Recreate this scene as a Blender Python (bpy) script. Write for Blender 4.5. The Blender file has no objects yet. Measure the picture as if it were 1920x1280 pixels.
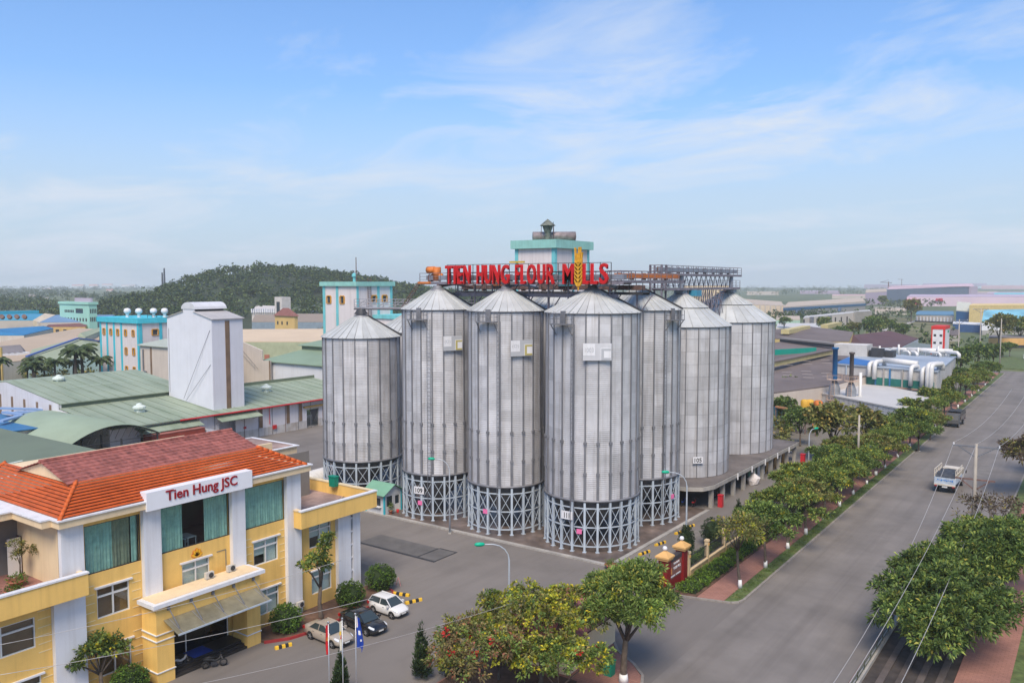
import bpy, math, random
import numpy as np
from mathutils import Vector, Matrix
R = math.radians
random.seed(7)
scene = bpy.context.scene
COL = scene.collection
# ---------------------------------------------------------------- camera
CAMH, FOC, HORIZ = 28.0, 1560.0, 530.0
YAW, PITCH = R(35.6), math.atan((640 - HORIZ) / FOC)
cam_d = bpy.data.cameras.new('camera')
cam_d.sensor_width = 36.0
cam_d.lens = 36.0 * FOC / 1920
cam_d.clip_start, cam_d.clip_end = 0.5, 9000
cam = bpy.data.objects.new('camera', cam_d)
COL.objects.link(cam)
cam.location = (0, 0, CAMH)
cam.rotation_euler = (R(90) - PITCH, 0, YAW)
scene.camera = cam
# ---------------------------------------------------------------- sky, sun, exposure
SUN_EL, SUN_AZ = R(52), R(150)          # azimuth measured clockwise from +Y: the sun stands behind the camera
w = bpy.data.worlds.new('World'); scene.world = w; w.use_nodes = True
nt = w.node_tree; nt.nodes.clear()
def N(tree, t, **kw):
    n = tree.nodes.new(t)
    for k, v in kw.items():
        setattr(n, k, v)
    return n
out = N(nt, 'ShaderNodeOutputWorld'); bg = N(nt, 'ShaderNodeBackground')
sky = N(nt, 'ShaderNodeTexSky'); sky.sky_type = 'NISHITA'; sky.sun_disc = False
sky.sun_elevation = SUN_EL; sky.sun_rotation = SUN_AZ
sky.altitude = 0; sky.air_density = 1.0; sky.dust_density = 0.6; sky.ozone_density = 2.0
tc = N(nt, 'ShaderNodeTexCoord'); sep = N(nt, 'ShaderNodeSeparateXYZ')
nt.links.new(tc.outputs['Generated'], sep.inputs[0])
# pale moist air low over the whole horizon, thinning upwards
rmp = N(nt, 'ShaderNodeValToRGB'); cr = rmp.color_ramp
cr.elements[0].position = 0.0; cr.elements[0].color = (0.96, 0.96, 0.96, 1)
cr.elements[1].position = 0.52; cr.elements[1].color = (0.0, 0.0, 0.0, 1)
e = cr.elements.new(0.10); e.color = (0.80, 0.80, 0.80, 1)
e = cr.elements.new(0.22); e.color = (0.28, 0.28, 0.28, 1)
nt.links.new(sep.outputs['Z'], rmp.inputs[0])
mixh = N(nt, 'ShaderNodeMix', data_type='RGBA'); mixh.inputs['B'].default_value = (4.35, 5.05, 5.85, 1)
nt.links.new(rmp.outputs['Color'], mixh.inputs['Factor'])
tint = N(nt, 'ShaderNodeMix', data_type='RGBA', blend_type='MULTIPLY'); tint.inputs['Factor'].default_value = 1
tint.inputs['B'].default_value = (0.58, 1.04, 1.5, 1)
nt.links.new(sky.outputs[0], tint.inputs['A'])
nt.links.new(tint.outputs['Result'], mixh.inputs['A'])
# thin wind-drawn cirrus over the whole dome (direction projected onto a flat cloud layer)
dv = N(nt, 'ShaderNodeMath', operation='ADD'); dv.inputs[1].default_value = 0.16
nt.links.new(sep.outputs['Z'], dv.inputs[0])
dx = N(nt, 'ShaderNodeMath', operation='DIVIDE'); dy = N(nt, 'ShaderNodeMath', operation='DIVIDE')
nt.links.new(sep.outputs['X'], dx.inputs[0]); nt.links.new(dv.outputs[0], dx.inputs[1])
nt.links.new(sep.outputs['Y'], dy.inputs[0]); nt.links.new(dv.outputs[0], dy.inputs[1])
cmb = N(nt, 'ShaderNodeCombineXYZ'); nt.links.new(dx.outputs[0], cmb.inputs[0]); nt.links.new(dy.outputs[0], cmb.inputs[1])
mp = N(nt, 'ShaderNodeMapping'); mp.inputs['Rotation'].default_value = (0, 0, R(-62)); mp.inputs['Scale'].default_value = (1.0, 1.5, 1)
mp.inputs['Location'].default_value = (2.1, 0.9, 0)
nt.links.new(cmb.outputs[0], mp.inputs[0])
n1 = N(nt, 'ShaderNodeTexNoise'); n1.inputs['Scale'].default_value = 1.15; n1.inputs['Detail'].default_value = 9; n1.inputs['Roughness'].default_value = 0.62; n1.inputs['Distortion'].default_value = 0.7
nt.links.new(mp.outputs[0], n1.inputs[0])
n2 = N(nt, 'ShaderNodeTexNoise'); n2.inputs['Scale'].default_value = 0.42; n2.inputs['Detail'].default_value = 3
nt.links.new(mp.outputs[0], n2.inputs[0])
mlt = N(nt, 'ShaderNodeMath', operation='MULTIPLY'); nt.links.new(n1.outputs[0], mlt.inputs[0]); nt.links.new(n2.outputs[0], mlt.inputs[1])
cmr = N(nt, 'ShaderNodeMapRange'); cmr.inputs['From Min'].default_value = 0.235; cmr.inputs['From Max'].default_value = 0.40
cmr.inputs['To Min'].default_value = 0.0; cmr.inputs['To Max'].default_value = 0.95
nt.links.new(mlt.outputs[0], cmr.inputs[0])
mixc = N(nt, 'ShaderNodeMix', data_type='RGBA'); mixc.inputs['B'].default_value = (5.4, 5.9, 6.7, 1)
nt.links.new(cmr.outputs[0], mixc.inputs['Factor']); nt.links.new(mixh.outputs['Result'], mixc.inputs['A'])
nt.links.new(mixc.outputs['Result'], bg.inputs['Color'])
bg.inputs['Strength'].default_value = 0.10
nt.links.new(bg.outputs[0], out.inputs[0])
sun_d = bpy.data.lights.new('sun', 'SUN'); sun_d.energy = 3.2; sun_d.angle = R(28); sun_d.color = (1.0, 0.86, 0.69)
sun = bpy.data.objects.new('sun', sun_d); COL.objects.link(sun)
sd = Vector((math.sin(SUN_AZ) * math.cos(SUN_EL), math.cos(SUN_AZ) * math.cos(SUN_EL), math.sin(SUN_EL)))
sun.rotation_euler = sd.to_track_quat('Z', 'Y').to_euler()
sun.location = sd * 300
vs = scene.view_settings
vs.view_transform = 'Standard'; vs.look = 'None'; vs.exposure = 0.45; vs.gamma = 1.0; vs.use_curve_mapping = False
scene.cycles.use_denoising = True
scene.cycles.max_bounces = 6; scene.cycles.diffuse_bounces = 3; scene.cycles.transparent_max_bounces = 12
scene.cycles.volume_bounces = 1
# ---------------------------------------------------------------- surveying helpers (sight lines from the camera to real places)
_fw = np.array([-math.sin(YAW) * math.cos(PITCH), math.cos(YAW) * math.cos(PITCH), -math.sin(PITCH)])
_rt = np.array([math.cos(YAW), math.sin(YAW), 0.0]); _up = np.cross(_rt, _fw)
def _ray(x, y): return _fw * FOC + _rt * (x - 960) - _up * (y - 640)
def gp(x, y, z=0.0):
    d = _ray(x, y); t = (z - CAMH) / d[2]; return Vector((d[0] * t, d[1] * t, z))
def vx(x, y, X):
    d = _ray(x, y); t = X / d[0]; return Vector((X, d[1] * t, CAMH + d[2] * t))
def vy(x, y, Y):
    d = _ray(x, y); t = Y / d[1]; return Vector((d[0] * t, Y, CAMH + d[2] * t))
def dp(x, y, dist):
    d = _ray(x, y); t = dist / FOC; return Vector((d[0] * t, d[1] * t, CAMH + d[2] * t))
def plot(cx, lx, rx, dist):
    """south-east corner on sight line cx, south face reaching lx, east face reaching rx -> x0,x1,y0,y1"""
    c = dp(cx, HORIZ, dist)
    def solve(px, ax):
        k = (px - 960) / FOC
        lat, dep = c.x * _rt[0] + c.y * _rt[1], dist
        dl, dd = ax[0] * _rt[0] + ax[1] * _rt[1], ax[0] * -math.sin(YAW) + ax[1] * math.cos(YAW)
        return (k * dep - lat) / (dl - k * dd)
    W = solve(lx, (-1, 0)) if lx is not None else 10
    L = solve(rx, (0, 1)) if rx is not None else 10
    return c.x - W, c.x, c.y, c.y + L
def hz(y, dist): return dp(960, y, dist).z
# ---------------------------------------------------------------- materials
_M = {}
def mat(name, col, rough=0.7, metal=0.0, var=0.12, scale=0.6, rnd=0.0, streak=0.0, bump=0.0, bscale=12.0, wave=None, spec=0.4, stain=None, brick=None, flow=None):
    if name in _M: return _M[name]
    m = bpy.data.materials.new(name); m.use_nodes = True; t = m.node_tree
    b = t.nodes['Principled BSDF']; b.inputs['Roughness'].default_value = rough; b.inputs['Metallic'].default_value = metal
    b.inputs['Specular IOR Level'].default_value = spec
    g = N(t, 'ShaderNodeNewGeometry')
    def noise(sc, det=5, vec=None, rg=0.6):
        n = N(t, 'ShaderNodeTexNoise'); n.inputs['Scale'].default_value = sc; n.inputs['Detail'].default_value = det; n.inputs['Roughness'].default_value = rg
        t.links.new(vec or g.outputs['Position'], n.inputs['Vector']); return n.outputs['Fac']
    lo = tuple(c * (1 - var) for c in col) + (1,); hi = tuple(min(1, c * (1 + var)) for c in col) + (1,)
    mx = N(t, 'ShaderNodeMix', data_type='RGBA'); mx.inputs['A'].default_value = lo; mx.inputs['B'].default_value = hi
    mr = N(t, 'ShaderNodeMapRange'); mr.inputs['From Min'].default_value = 0.3; mr.inputs['From Max'].default_value = 0.7
    t.links.new(noise(scale), mr.inputs[0]); t.links.new(mr.outputs[0], mx.inputs['Factor'])
    c = mx.outputs['Result']
    def mul(c, fac, colr, f0=0.0, f1=1.0, t0=0.0, t1=1.0):
        r = N(t, 'ShaderNodeMapRange'); r.inputs['From Min'].default_value = f0; r.inputs['From Max'].default_value = f1
        r.inputs['To Min'].default_value = t0; r.inputs['To Max'].default_value = t1
        t.links.new(fac, r.inputs[0])
        q = N(t, 'ShaderNodeMix', data_type='RGBA', blend_type='MULTIPLY'); q.inputs['B'].default_value = tuple(colr) + (1,)
        t.links.new(r.outputs[0], q.inputs['Factor']); t.links.new(c, q.inputs['A']); return q.outputs['Result']
    if streak:
        mpp = N(t, 'ShaderNodeMapping'); mpp.inputs['Scale'].default_value = (2.2, 2.2, 0.09)
        t.links.new(g.outputs['Position'], mpp.inputs[0])
        c = mul(c, noise(1.0, 6, mpp.outputs[0]), (0.55, 0.50, 0.45), 0.48, 0.78, 0, streak)
    if flow:
        mpp = N(t, 'ShaderNodeMapping'); mpp.inputs['Scale'].default_value = flow[0]
        t.links.new(g.outputs['Position'], mpp.inputs[0])
        c = mul(c, noise(1.0, 6, mpp.outputs[0], .65), flow[1], 0.46, 0.74, 0, flow[2])
    if stain:
        c = mul(c, noise(stain[0], 6, None, 0.7), stain[1], 0.5, 0.72, 0, stain[2])
    if rnd:
        oi = N(t, 'ShaderNodeObjectInfo'); c = mul(c, oi.outputs['Random'], (1 - rnd,) * 3)
    hgt = None
    if brick:
        bt = N(t, 'ShaderNodeTexBrick'); bt.inputs['Scale'].default_value = brick[0]
        bt.inputs['Color1'].default_value = (1, 1, 1, 1); bt.inputs['Color2'].default_value = (brick[2],) * 3 + (1,); bt.inputs['Mortar'].default_value = (brick[1],) * 3 + (1,)
        bt.inputs['Mortar Size'].default_value = brick[3] if len(brick) > 3 else 0.02
        if len(brick) > 4:
            sx = N(t, 'ShaderNodeSeparateXYZ'); t.links.new(g.outputs['Position'], sx.inputs[0])
            ad = N(t, 'ShaderNodeMath', operation='ADD'); t.links.new(sx.outputs[0], ad.inputs[0]); t.links.new(sx.outputs[1], ad.inputs[1])
            cb = N(t, 'ShaderNodeCombineXYZ'); t.links.new(ad.outputs[0], cb.inputs[0]); t.links.new(sx.outputs[2], cb.inputs[1])
            t.links.new(cb.outputs[0], bt.inputs['Vector'])
        else:
            t.links.new(g.outputs['Position'], bt.inputs['Vector'])
        q = N(t, 'ShaderNodeMix', data_type='RGBA', blend_type='MULTIPLY'); q.inputs['Factor'].default_value = 1
        t.links.new(c, q.inputs['A']); t.links.new(bt.outputs['Color'], q.inputs['B']); c = q.outputs['Result']
    t.links.new(c, b.inputs['Base Color'])
    if wave:                                   # ribbed sheet metal: (axis, ribs per metre, depth)
        ax, fr, dep = wave
        sx = N(t, 'ShaderNodeSeparateXYZ'); t.links.new(g.outputs['Position'], sx.inputs[0])
        mm = N(t, 'ShaderNodeMath', operation='MULTIPLY'); mm.inputs[1].default_value = fr * 2 * math.pi
        t.links.new(sx.outputs['XYZ'.index(ax)], mm.inputs[0])
        sn = N(t, 'ShaderNodeMath', operation='SINE'); t.links.new(mm.outputs[0], sn.inputs[0]); hgt = (sn.outputs[0], dep)
    elif bump:
        hgt = (noise(bscale, 4), bump)
    if hgt:
        bp = N(t, 'ShaderNodeBump'); bp.inputs['Strength'].default_value = min(1, hgt[1] * 4); bp.inputs['Distance'].default_value = hgt[1]
        t.links.new(hgt[0], bp.inputs['Height']); t.links.new(bp.outputs[0], b.inputs['Normal'])
    _M[name] = m; return m
def leafmat(name, a, b2, c2=None, trans=0.22, rough=0.55):
    """leaves: each leaf its own tone between a and b2, a few of them c2"""
    if name in _M: return _M[name]
    m = bpy.data.materials.new(name); m.use_nodes = True; t = m.node_tree
    b = t.nodes['Principled BSDF']; b.inputs['Roughness'].default_value = rough; b.inputs['Specular IOR Level'].default_value = 0.25
    g = N(t, 'ShaderNodeNewGeometry')
    r = N(t, 'ShaderNodeValToRGB'); cr = r.color_ramp
    cr.elements[0].position = 0; cr.elements[0].color = a + (1,)
    cr.elements[1].position = 0.82; cr.elements[1].color = b2 + (1,)
    if c2:
        q = cr.elements.new(0.9); q.color = c2 + (1,); q = cr.elements.new(1.0); q.color = c2 + (1,)
    t.links.new(g.outputs['Random Per Island'], r.inputs[0])
    n = N(t, 'ShaderNodeTexNoise'); n.inputs['Scale'].default_value = 0.55; n.inputs['Detail'].default_value = 3
    t.links.new(g.outputs['Position'], n.inputs['Vector'])
    mr = N(t, 'ShaderNodeMapRange'); mr.inputs['From Min'].default_value = 0.3; mr.inputs['From Max'].default_value = 0.7; mr.inputs['To Min'].default_value = 0.5; mr.inputs['To Max'].default_value = 1.35  # clump tone varies at random, ranged wide to paint dark shady gaps between tufts
    t.links.new(n.outputs[0], mr.inputs[0])
    q = N(t, 'ShaderNodeMix', data_type='RGBA', blend_type='MULTIPLY'); q.inputs['Factor'].default_value = 1
    t.links.new(r.outputs[0], q.inputs['A']); t.links.new(mr.outputs[0], q.inputs['B'])
    t.links.new(q.outputs['Result'], b.inputs['Base Color'])
    tr = N(t, 'ShaderNodeBsdfTranslucent'); t.links.new(q.outputs['Result'], tr.inputs['Color'])
    ms = N(t, 'ShaderNodeMixShader'); ms.inputs[0].default_value = trans
    t.links.new(b.outputs[0], ms.inputs[1]); t.links.new(tr.outputs[0], ms.inputs[2])
    t.links.new(ms.outputs[0], t.nodes['Material Output'].inputs[0])
    _M[name] = m; return m
def glassmat(name, tint=(0.92, 0.96, 0.95), refl=0.12):
    if name in _M: return _M[name]
    m = bpy.data.materials.new(name); m.use_nodes = True; t = m.node_tree
    t.nodes.remove(t.nodes['Principled BSDF'])
    tr = N(t, 'ShaderNodeBsdfTransparent'); tr.inputs[0].default_value = tint + (1,)
    gl = N(t, 'ShaderNodeBsdfGlossy'); gl.inputs['Roughness'].default_value = 0.04
    fr = N(t, 'ShaderNodeLayerWeight'); pw = N(t, 'ShaderNodeMath', operation='POWER'); pw.inputs[1].default_value = 4.0; t.links.new(fr.outputs['Facing'], pw.inputs[0])
    ad = N(t, 'ShaderNodeMath', operation='MULTIPLY_ADD'); ad.inputs[1].default_value = 0.5; ad.inputs[2].default_value = refl * .5; t.links.new(pw.outputs[0], ad.inputs[0])
    ms = N(t, 'ShaderNodeMixShader'); t.links.new(ad.outputs[0], ms.inputs[0]); t.links.new(tr.outputs[0], ms.inputs[1]); t.links.new(gl.outputs[0], ms.inputs[2])
    t.links.new(ms.outputs[0], t.nodes['Material Output'].inputs[0])
    _M[name] = m; return m
# ---------------------------------------------------------------- mesh and object helpers
class MB:
    def __init__(s): s.v = []; s.f = []; s.mi = []
    def add(s, vs_, fs, mi=0):
        o = len(s.v); s.v += [tuple(p) for p in vs_]
        for f in fs: s.f.append(tuple(i + o for i in f)); s.mi.append(mi)
        return s
    def box(s, x0, x1, y0, y1, z0, z1, mi=0):
        v = [(x0, y0, z0), (x1, y0, z0), (x1, y1, z0), (x0, y1, z0), (x0, y0, z1), (x1, y0, z1), (x1, y1, z1), (x0, y1, z1)]
        return s.add(v, [(3, 2, 1, 0), (4, 5, 6, 7), (0, 1, 5, 4), (1, 2, 6, 5), (2, 3, 7, 6), (3, 0, 4, 7)], mi)
    def bar(s, a, b, wd, hd=None, mi=0, up=(0, 0, 1)):
        """rectangular bar from a to b, wd wide and hd deep"""
        a, b = Vector(a), Vector(b); hd = hd or wd; d = (b - a).normalized(); u = Vector(up)
        if abs(d.dot(u)) > 0.98: u = Vector((1, 0, 0))
        sx = d.cross(u).normalized() * (wd / 2); sy = sx.cross(d).normalized() * (hd / 2)
        v = [p + i * sx + j * sy for p in (a, b) for i, j in ((-1, -1), (1, -1), (1, 1), (-1, 1))]
        return s.add(v, [(0, 1, 2, 3), (7, 6, 5, 4), (0, 4, 5, 1), (1, 5, 6, 2), (2, 6, 7, 3), (3, 7, 4, 0)], mi)
    def tube(s, pts, rad, n=8, mi=0, cap=True):
        pts = [Vector(p) for p in pts]; rad = rad if isinstance(rad, (list, tuple)) else [rad] * len(pts)
        o = len(s.v); prev = None
        for i, p in enumerate(pts):
            d = (pts[min(i + 1, len(pts) - 1)] - pts[max(i - 1, 0)]).normalized()
            u = prev if prev is not None else (Vector((1, 0, 0)) if abs(d.z) > 0.9 else Vector((0, 0, 1)))
            a = (u - d * u.dot(d)).normalized(); b = d.cross(a); prev = a
            for k in range(n):
                t = 2 * math.pi * k / n
                s.v.append(tuple(p + (a * math.cos(t) + b * math.sin(t)) * rad[i]))
        for i in range(len(pts) - 1):
            for k in range(n):
                k2 = (k + 1) % n
                s.f.append((o + i * n + k, o + i * n + k2, o + (i + 1) * n + k2, o + (i + 1) * n + k)); s.mi.append(mi)
        if cap:
            s.f.append(tuple(o + k for k in reversed(range(n)))); s.mi.append(mi)
            s.f.append(tuple(o + (len(pts) - 1) * n + k for k in range(n))); s.mi.append(mi)
        return s
    def lathe(s, prof, n=24, cx=0, cy=0, a0=0, a1=360, mi=0):
        full = abs(a1 - a0) >= 359.9; cols = n if full else n + 1; o = len(s.v)
        for r, z in prof:
            for k in range(cols):
                t = R(a0 + (a1 - a0) * k / n); s.v.append((cx + r * math.cos(t), cy + r * math.sin(t), z))
        for i in range(len(prof) - 1):
            for k in range(n):
                k2 = (k + 1) % cols
                s.f.append((o + i * cols + k, o + i * cols + k2, o + (i + 1) * cols + k2, o + (i + 1) * cols + k)); s.mi.append(mi)
        return s
    def prism(s, poly, axis, a, b, mi=0):
        """polygon in the two other axes, pushed along axis from a to b"""
        n = len(poly); o = len(s.v)
        for q in (a, b):
            for u, v_ in poly:
                s.v.append({'X': (q, u, v_), 'Y': (u, q, v_), 'Z': (u, v_, q)}[axis])
        s.f.append(tuple(range(o + n - 1, o - 1, -1))); s.f.append(tuple(range(o + n, o + 2 * n))); s.mi += [mi, mi]
        for i in range(n):
            j = (i + 1) % n; s.f.append((o + i, o + j, o + n + j, o + n + i)); s.mi.append(mi)
        return s
    def quad(s, a, b, c, d, mi=0): return s.add([a, b, c, d], [(0, 1, 2, 3)], mi)
    def slab(s, a, b, c, d, t=0.12, mi=0):
        """a sheet of thickness t hanging below the quad a b c d"""
        q = [Vector(p) for p in (a, b, c, d)]; lo = [p - Vector((0, 0, t)) for p in q]
        return s.add(q + lo, [(0, 1, 2, 3), (7, 6, 5, 4), (0, 4, 5, 1), (1, 5, 6, 2), (2, 6, 7, 3), (3, 7, 4, 0)], mi)
    def wallx(s, X0, X1, y0, y1, z0, z1, ops=(), mi=0):
        return s._wall('X', X0, X1, y0, y1, z0, z1, ops, mi)
    def wally(s, Y0, Y1, x0, x1, z0, z1, ops=(), mi=0):
        return s._wall('Y', Y0, Y1, x0, x1, z0, z1, ops, mi)
    def _wall(s, ax, A0, A1, u0, u1, z0, z1, ops, mi):
        us = sorted({u0, u1} | {min(max(q, u0), u1) for o in ops for q in o[:2]}); zs = sorted({z0, z1} | {min(max(q, z0), z1) for o in ops for q in o[2:]})
        for i in range(len(us) - 1):
            run = None
            for j in range(len(zs) - 1):
                cu, cz = (us[i] + us[i + 1]) / 2, (zs[j] + zs[j + 1]) / 2
                hole = any(o[0] < cu < o[1] and o[2] < cz < o[3] for o in ops)
                if not hole: run = (run[0], zs[j + 1]) if run else (zs[j], zs[j + 1])
                if (hole or j == len(zs) - 2) and run:
                    if ax == 'X': s.box(A0, A1, us[i], us[i + 1], run[0], run[1], mi)
                    else: s.box(us[i], us[i + 1], A0, A1, run[0], run[1], mi)
                    run = None
        return s
    def mesh(s, name, mats, smooth=False, off=None):
        me = bpy.data.meshes.new(name)
        v = s.v if off is None else [(p[0] - off[0], p[1] - off[1], p[2] - off[2]) for p in s.v]
        me.from_pydata(v, [], s.f)
        for m in (mats if isinstance(mats, (list, tuple)) else [mats]): me.materials.append(m)
        if any(s.mi): me.polygons.foreach_set('material_index', s.mi)
        if smooth: me.polygons.foreach_set('use_smooth', [True] * len(me.polygons))
        return me
    def build(s, name, mats, parent=None, smooth=False):
        off = parent_loc(parent)
        return put(name, s.mesh(name, mats, smooth, off), parent)
def parent_loc(p):
    q = Vector((0, 0, 0))
    while p is not None: q += p.location; p = p.parent
    return q
def put(name, me, parent=None, loc=(0, 0, 0), rotz=0.0, rot=None):
    o = bpy.data.objects.new(name, me); COL.objects.link(o); o.parent = parent; o.location = loc
    if rot: o.rotation_euler = rot
    elif rotz: o.rotation_euler = (0, 0, rotz)
    return o
def tag(o, label=None, cat=None, group=None, kind=None):
    if label: o['label'] = label
    if cat: o['category'] = cat
    if group: o['group'] = group
    if kind: o['kind'] = kind
    return o
def thing(name, label, cat, loc=(0, 0, 0), rotz=0.0, group=None):
    o = bpy.data.objects.new(name, None); COL.objects.link(o); o.location = loc; o.rotation_euler = (0, 0, rotz); o.empty_display_size = 0.3
    return tag(o, label, cat, group)
def struct(name, mb, m, smooth=False):
    return tag(mb.build(name, m, None, smooth), kind='structure')
def sgroup(name):
    o = bpy.data.objects.new(name, None); COL.objects.link(o); return tag(o, kind='structure')
def copy_tree(root, loc, rotz, label=None, group=None, scale=None):
    def rec(o, par):
        c = o.copy(); COL.objects.link(c); c.parent = par
        for ch in o.children: rec(ch, c)
        return c
    r = rec(root, None); r.location = loc; r.rotation_euler = (0, 0, rotz)
    if scale: r.scale = scale if isinstance(scale, (tuple, list)) else (scale,) * 3
    tag(r, label, None, group); return r
def smoothsel(o): o.data.polygons.foreach_set('use_smooth', [True] * len(o.data.polygons)); return o
def textmesh(txt, wd, ht, depth, m, embolden=0.0, flip=False):
    """lettering of exact width wd and height ht, lying in local X/Z, front towards -Y, depth going to +Y"""
    cu = bpy.data.curves.new('lettering', 'FONT'); cu.body = txt; cu.extrude = 0.5; cu.offset = embolden; cu.resolution_u = 3
    ob = bpy.data.objects.new('lettering', cu); COL.objects.link(ob)
    dg = bpy.context.evaluated_depsgraph_get()
    me = bpy.data.meshes.new_from_object(ob.evaluated_get(dg)); bpy.data.objects.remove(ob); bpy.data.curves.remove(cu)
    a = np.empty(len(me.vertices) * 3); me.vertices.foreach_get('co', a); a = a.reshape(-1, 3)
    lo, hi = a.min(0), a.max(0); sc = hi - lo; sc[sc == 0] = 1
    u = (a - lo) / sc
    b = np.stack([u[:, 0] * wd, (1 - u[:, 2]) * depth, u[:, 1] * ht], 1)
    me.vertices.foreach_set('co', b.ravel()); me.materials.clear(); me.materials.append(m); me.update(); return me
ORD = ['first', 'second', 'third', 'fourth', 'fifth', 'sixth', 'seventh', 'eighth', 'ninth', 'tenth', 'eleventh', 'twelfth', 'thirteenth', 'fourteenth', 'fifteenth', 'sixteenth', 'seventeenth', 'eighteenth', 'nineteenth', 'twentieth']
# ---------------------------------------------------------------- common colours
GALV = mat('galvanised_sheet', (0.58, 0.575, 0.59), 0.55, 0.15, 0.16, 0.35, rnd=0.2, streak=0.75, stain=(0.4, (0.74, 0.71, 0.70), 0.6))
GALV_ROOF = mat('galvanised_roof', (0.53, 0.54, 0.525), 0.5, 0.1, 0.12, 0.5, rnd=0.16)
STEEL = mat('dark_galvanised_steel', (0.22, 0.22, 0.235), 0.55, 0.4, 0.15, 0.8)
LEGBLUE = mat('blue_grey_paint', (0.44, 0.50, 0.56), 0.5, 0.0, 0.12, 1.2, streak=0.5)
DARK = mat('dark_steel', (0.05, 0.05, 0.055), 0.6, 0.3, 0.2, 1.0)
RUST = mat('rusty_steel', (0.20, 0.12, 0.10), 0.8, 0.2, 0.4, 1.6)
RAIL = mat('weathered_purple_grey_steel', (0.21, 0.19, 0.22), 0.7, 0.3, 0.3, 1.2)
ORANGE = mat('orange_machine_paint', (0.55, 0.16, 0.03), 0.6, 0.0, 0.3, 1.5)
WHITE = mat('white_paint', (0.70, 0.70, 0.72), 0.6, 0, 0.06, 0.5, streak=0.38)
YELLOW = mat('yellow_render', (0.82, 0.52, 0.15), 0.8, 0, 0.07, 0.4, streak=0.38, stain=(0.35, (0.86, 0.82, 0.76), 0.5))
CREAM = mat('cream_render', (0.74, 0.57, 0.36), 0.8, 0, 0.06, 0.4, streak=0.25)
ASPH = mat('asphalt', (0.185, 0.165, 0.148), 0.85, 0, 0.20, 0.11, bump=0.006, bscale=9, stain=(0.055, (0.70, 0.70, 0.70), 0.8), flow=((.5, .06, 1), (.72, .71, .70), .55))
ROADM = mat('road_asphalt', (0.195, 0.174, 0.156), 0.85, 0, 0.16, 0.2, bump=0.006, bscale=9, stain=(0.04, (0.74, 0.74, 0.74), 0.7), flow=((.55, .012, 1), (.70, .69, .68), .8))
CONC = mat('concrete', (0.36, 0.34, 0.31), 0.85, 0, 0.22, 0.5, streak=0.5)
GLASS = glassmat('window_glass')
GLASSD = mat('dark_window_glass', (0.03, 0.04, 0.05), 0.12, 0, 0.2, 1.0, spec=0.6)
TYRE = mat('tyre_rubber', (0.02, 0.02, 0.02), 0.8, 0, 0.1)
REDP = mat('red_paint', (0.50, 0.02, 0.02), 0.5, 0, 0.1, 1.0)
CYAN = mat('turquoise_paint', (0.16, 0.50, 0.53), 0.7, 0, 0.12, 0.8, streak=0.35)
BARK = mat('bark', (0.11, 0.085, 0.065), 0.9, 0, 0.35, 3.0, bump=0.02, bscale=14)
LIME = mat('whitewash', (0.75, 0.74, 0.71), 0.85, 0, 0.1, 3.0)
TERRAC = mat('terracotta_pot', (0.36, 0.13, 0.08), 0.8, 0, 0.15, 2.0)
SOIL = mat('soil', (0.13, 0.075, 0.05), 0.95, 0, 0.4, 1.5, bump=0.02, bscale=8)
GRASSM = mat('mown_grass', (0.095, 0.13, 0.04), 0.9, 0, 0.45, 1.3, bump=0.05, bscale=18, stain=(0.45, (1.25, 0.85, 0.75), 0.9))
# ================================================================= SETTING
g = MB()
n = 24; S = 4200.0
gx = np.linspace(-S, S, n + 1)
for i in range(n + 1):
    for j in range(n + 1): g.v.append((gx[i] - 300, gx[j] + 600, -0.06))
for i in range(n):
    for j in range(n):
        a = i * (n + 1) + j; g.f.append((a, a + n + 1, a + n + 2, a + 1)); g.mi.append(0)
FIELD = mat('field_and_scrub', (0.10, 0.125, 0.055), 0.95, 0, 0.45, 0.012, stain=(0.03, (1.35, 1.1, 0.9), 0.7))
struct('ground', g, FIELD)
g = MB(); g.quad((-126, -40, 0), (-9, -40, 0), (-9, 306, 0), (-126, 306, 0))
struct('asphalt_ground', g, ASPH)
g = MB(); g.quad((-25, -40, .004), (-9, -40, .004), (-9, 306, .004), (-25, 306, .004)); struct('road', g, ROADM)
PATCH = mat('dark_asphalt_patch', (.185, .168, .152), .9, 0, .2, .8)
for x_, y_, a_, b_ in ((-33.5, 63.5, 1.4, 3.0), (-60, 58.4, 3.2, .9), (-17, 88, .8, 4.5), (-14, 140, 1.0, 6), (-36.5, 84, .6, 7)):
    g = MB(); g.prism([(x_ - a_, y_ - b_ * .9), (x_ + a_ * .9, y_ - b_), (x_ + a_, y_ + b_ * .8), (x_ - a_ * .8, y_ + b_)], 'Z', .001, .008); struct('asphalt_patch', g, PATCH)
# bare factory ground beyond the mill's plot
g = MB(); g.quad((-175, 139, .006), (-31.5, 139, .006), (-31.5, 300, .006), (-175, 300, .006))
struct('factory_ground', g, mat('packed_earth', (0.17, 0.15, 0.12), 0.95, 0, 0.3, 0.15))
# junction and grass island at the far end of the road
g = MB(); g.quad((-9.0, 285, .004), (60, 285, .004), (60, 312, .004), (-9.0, 312, .004)); struct('side_road', g, ASPH)
g = MB(); g.prism([(-28, 314), (-20, 312), (6, 316), (14, 330), (2, 362), (-40, 366), (-52, 340)], 'Z', -.05, .14); struct('grass_island', g, GRASSM)
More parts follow.
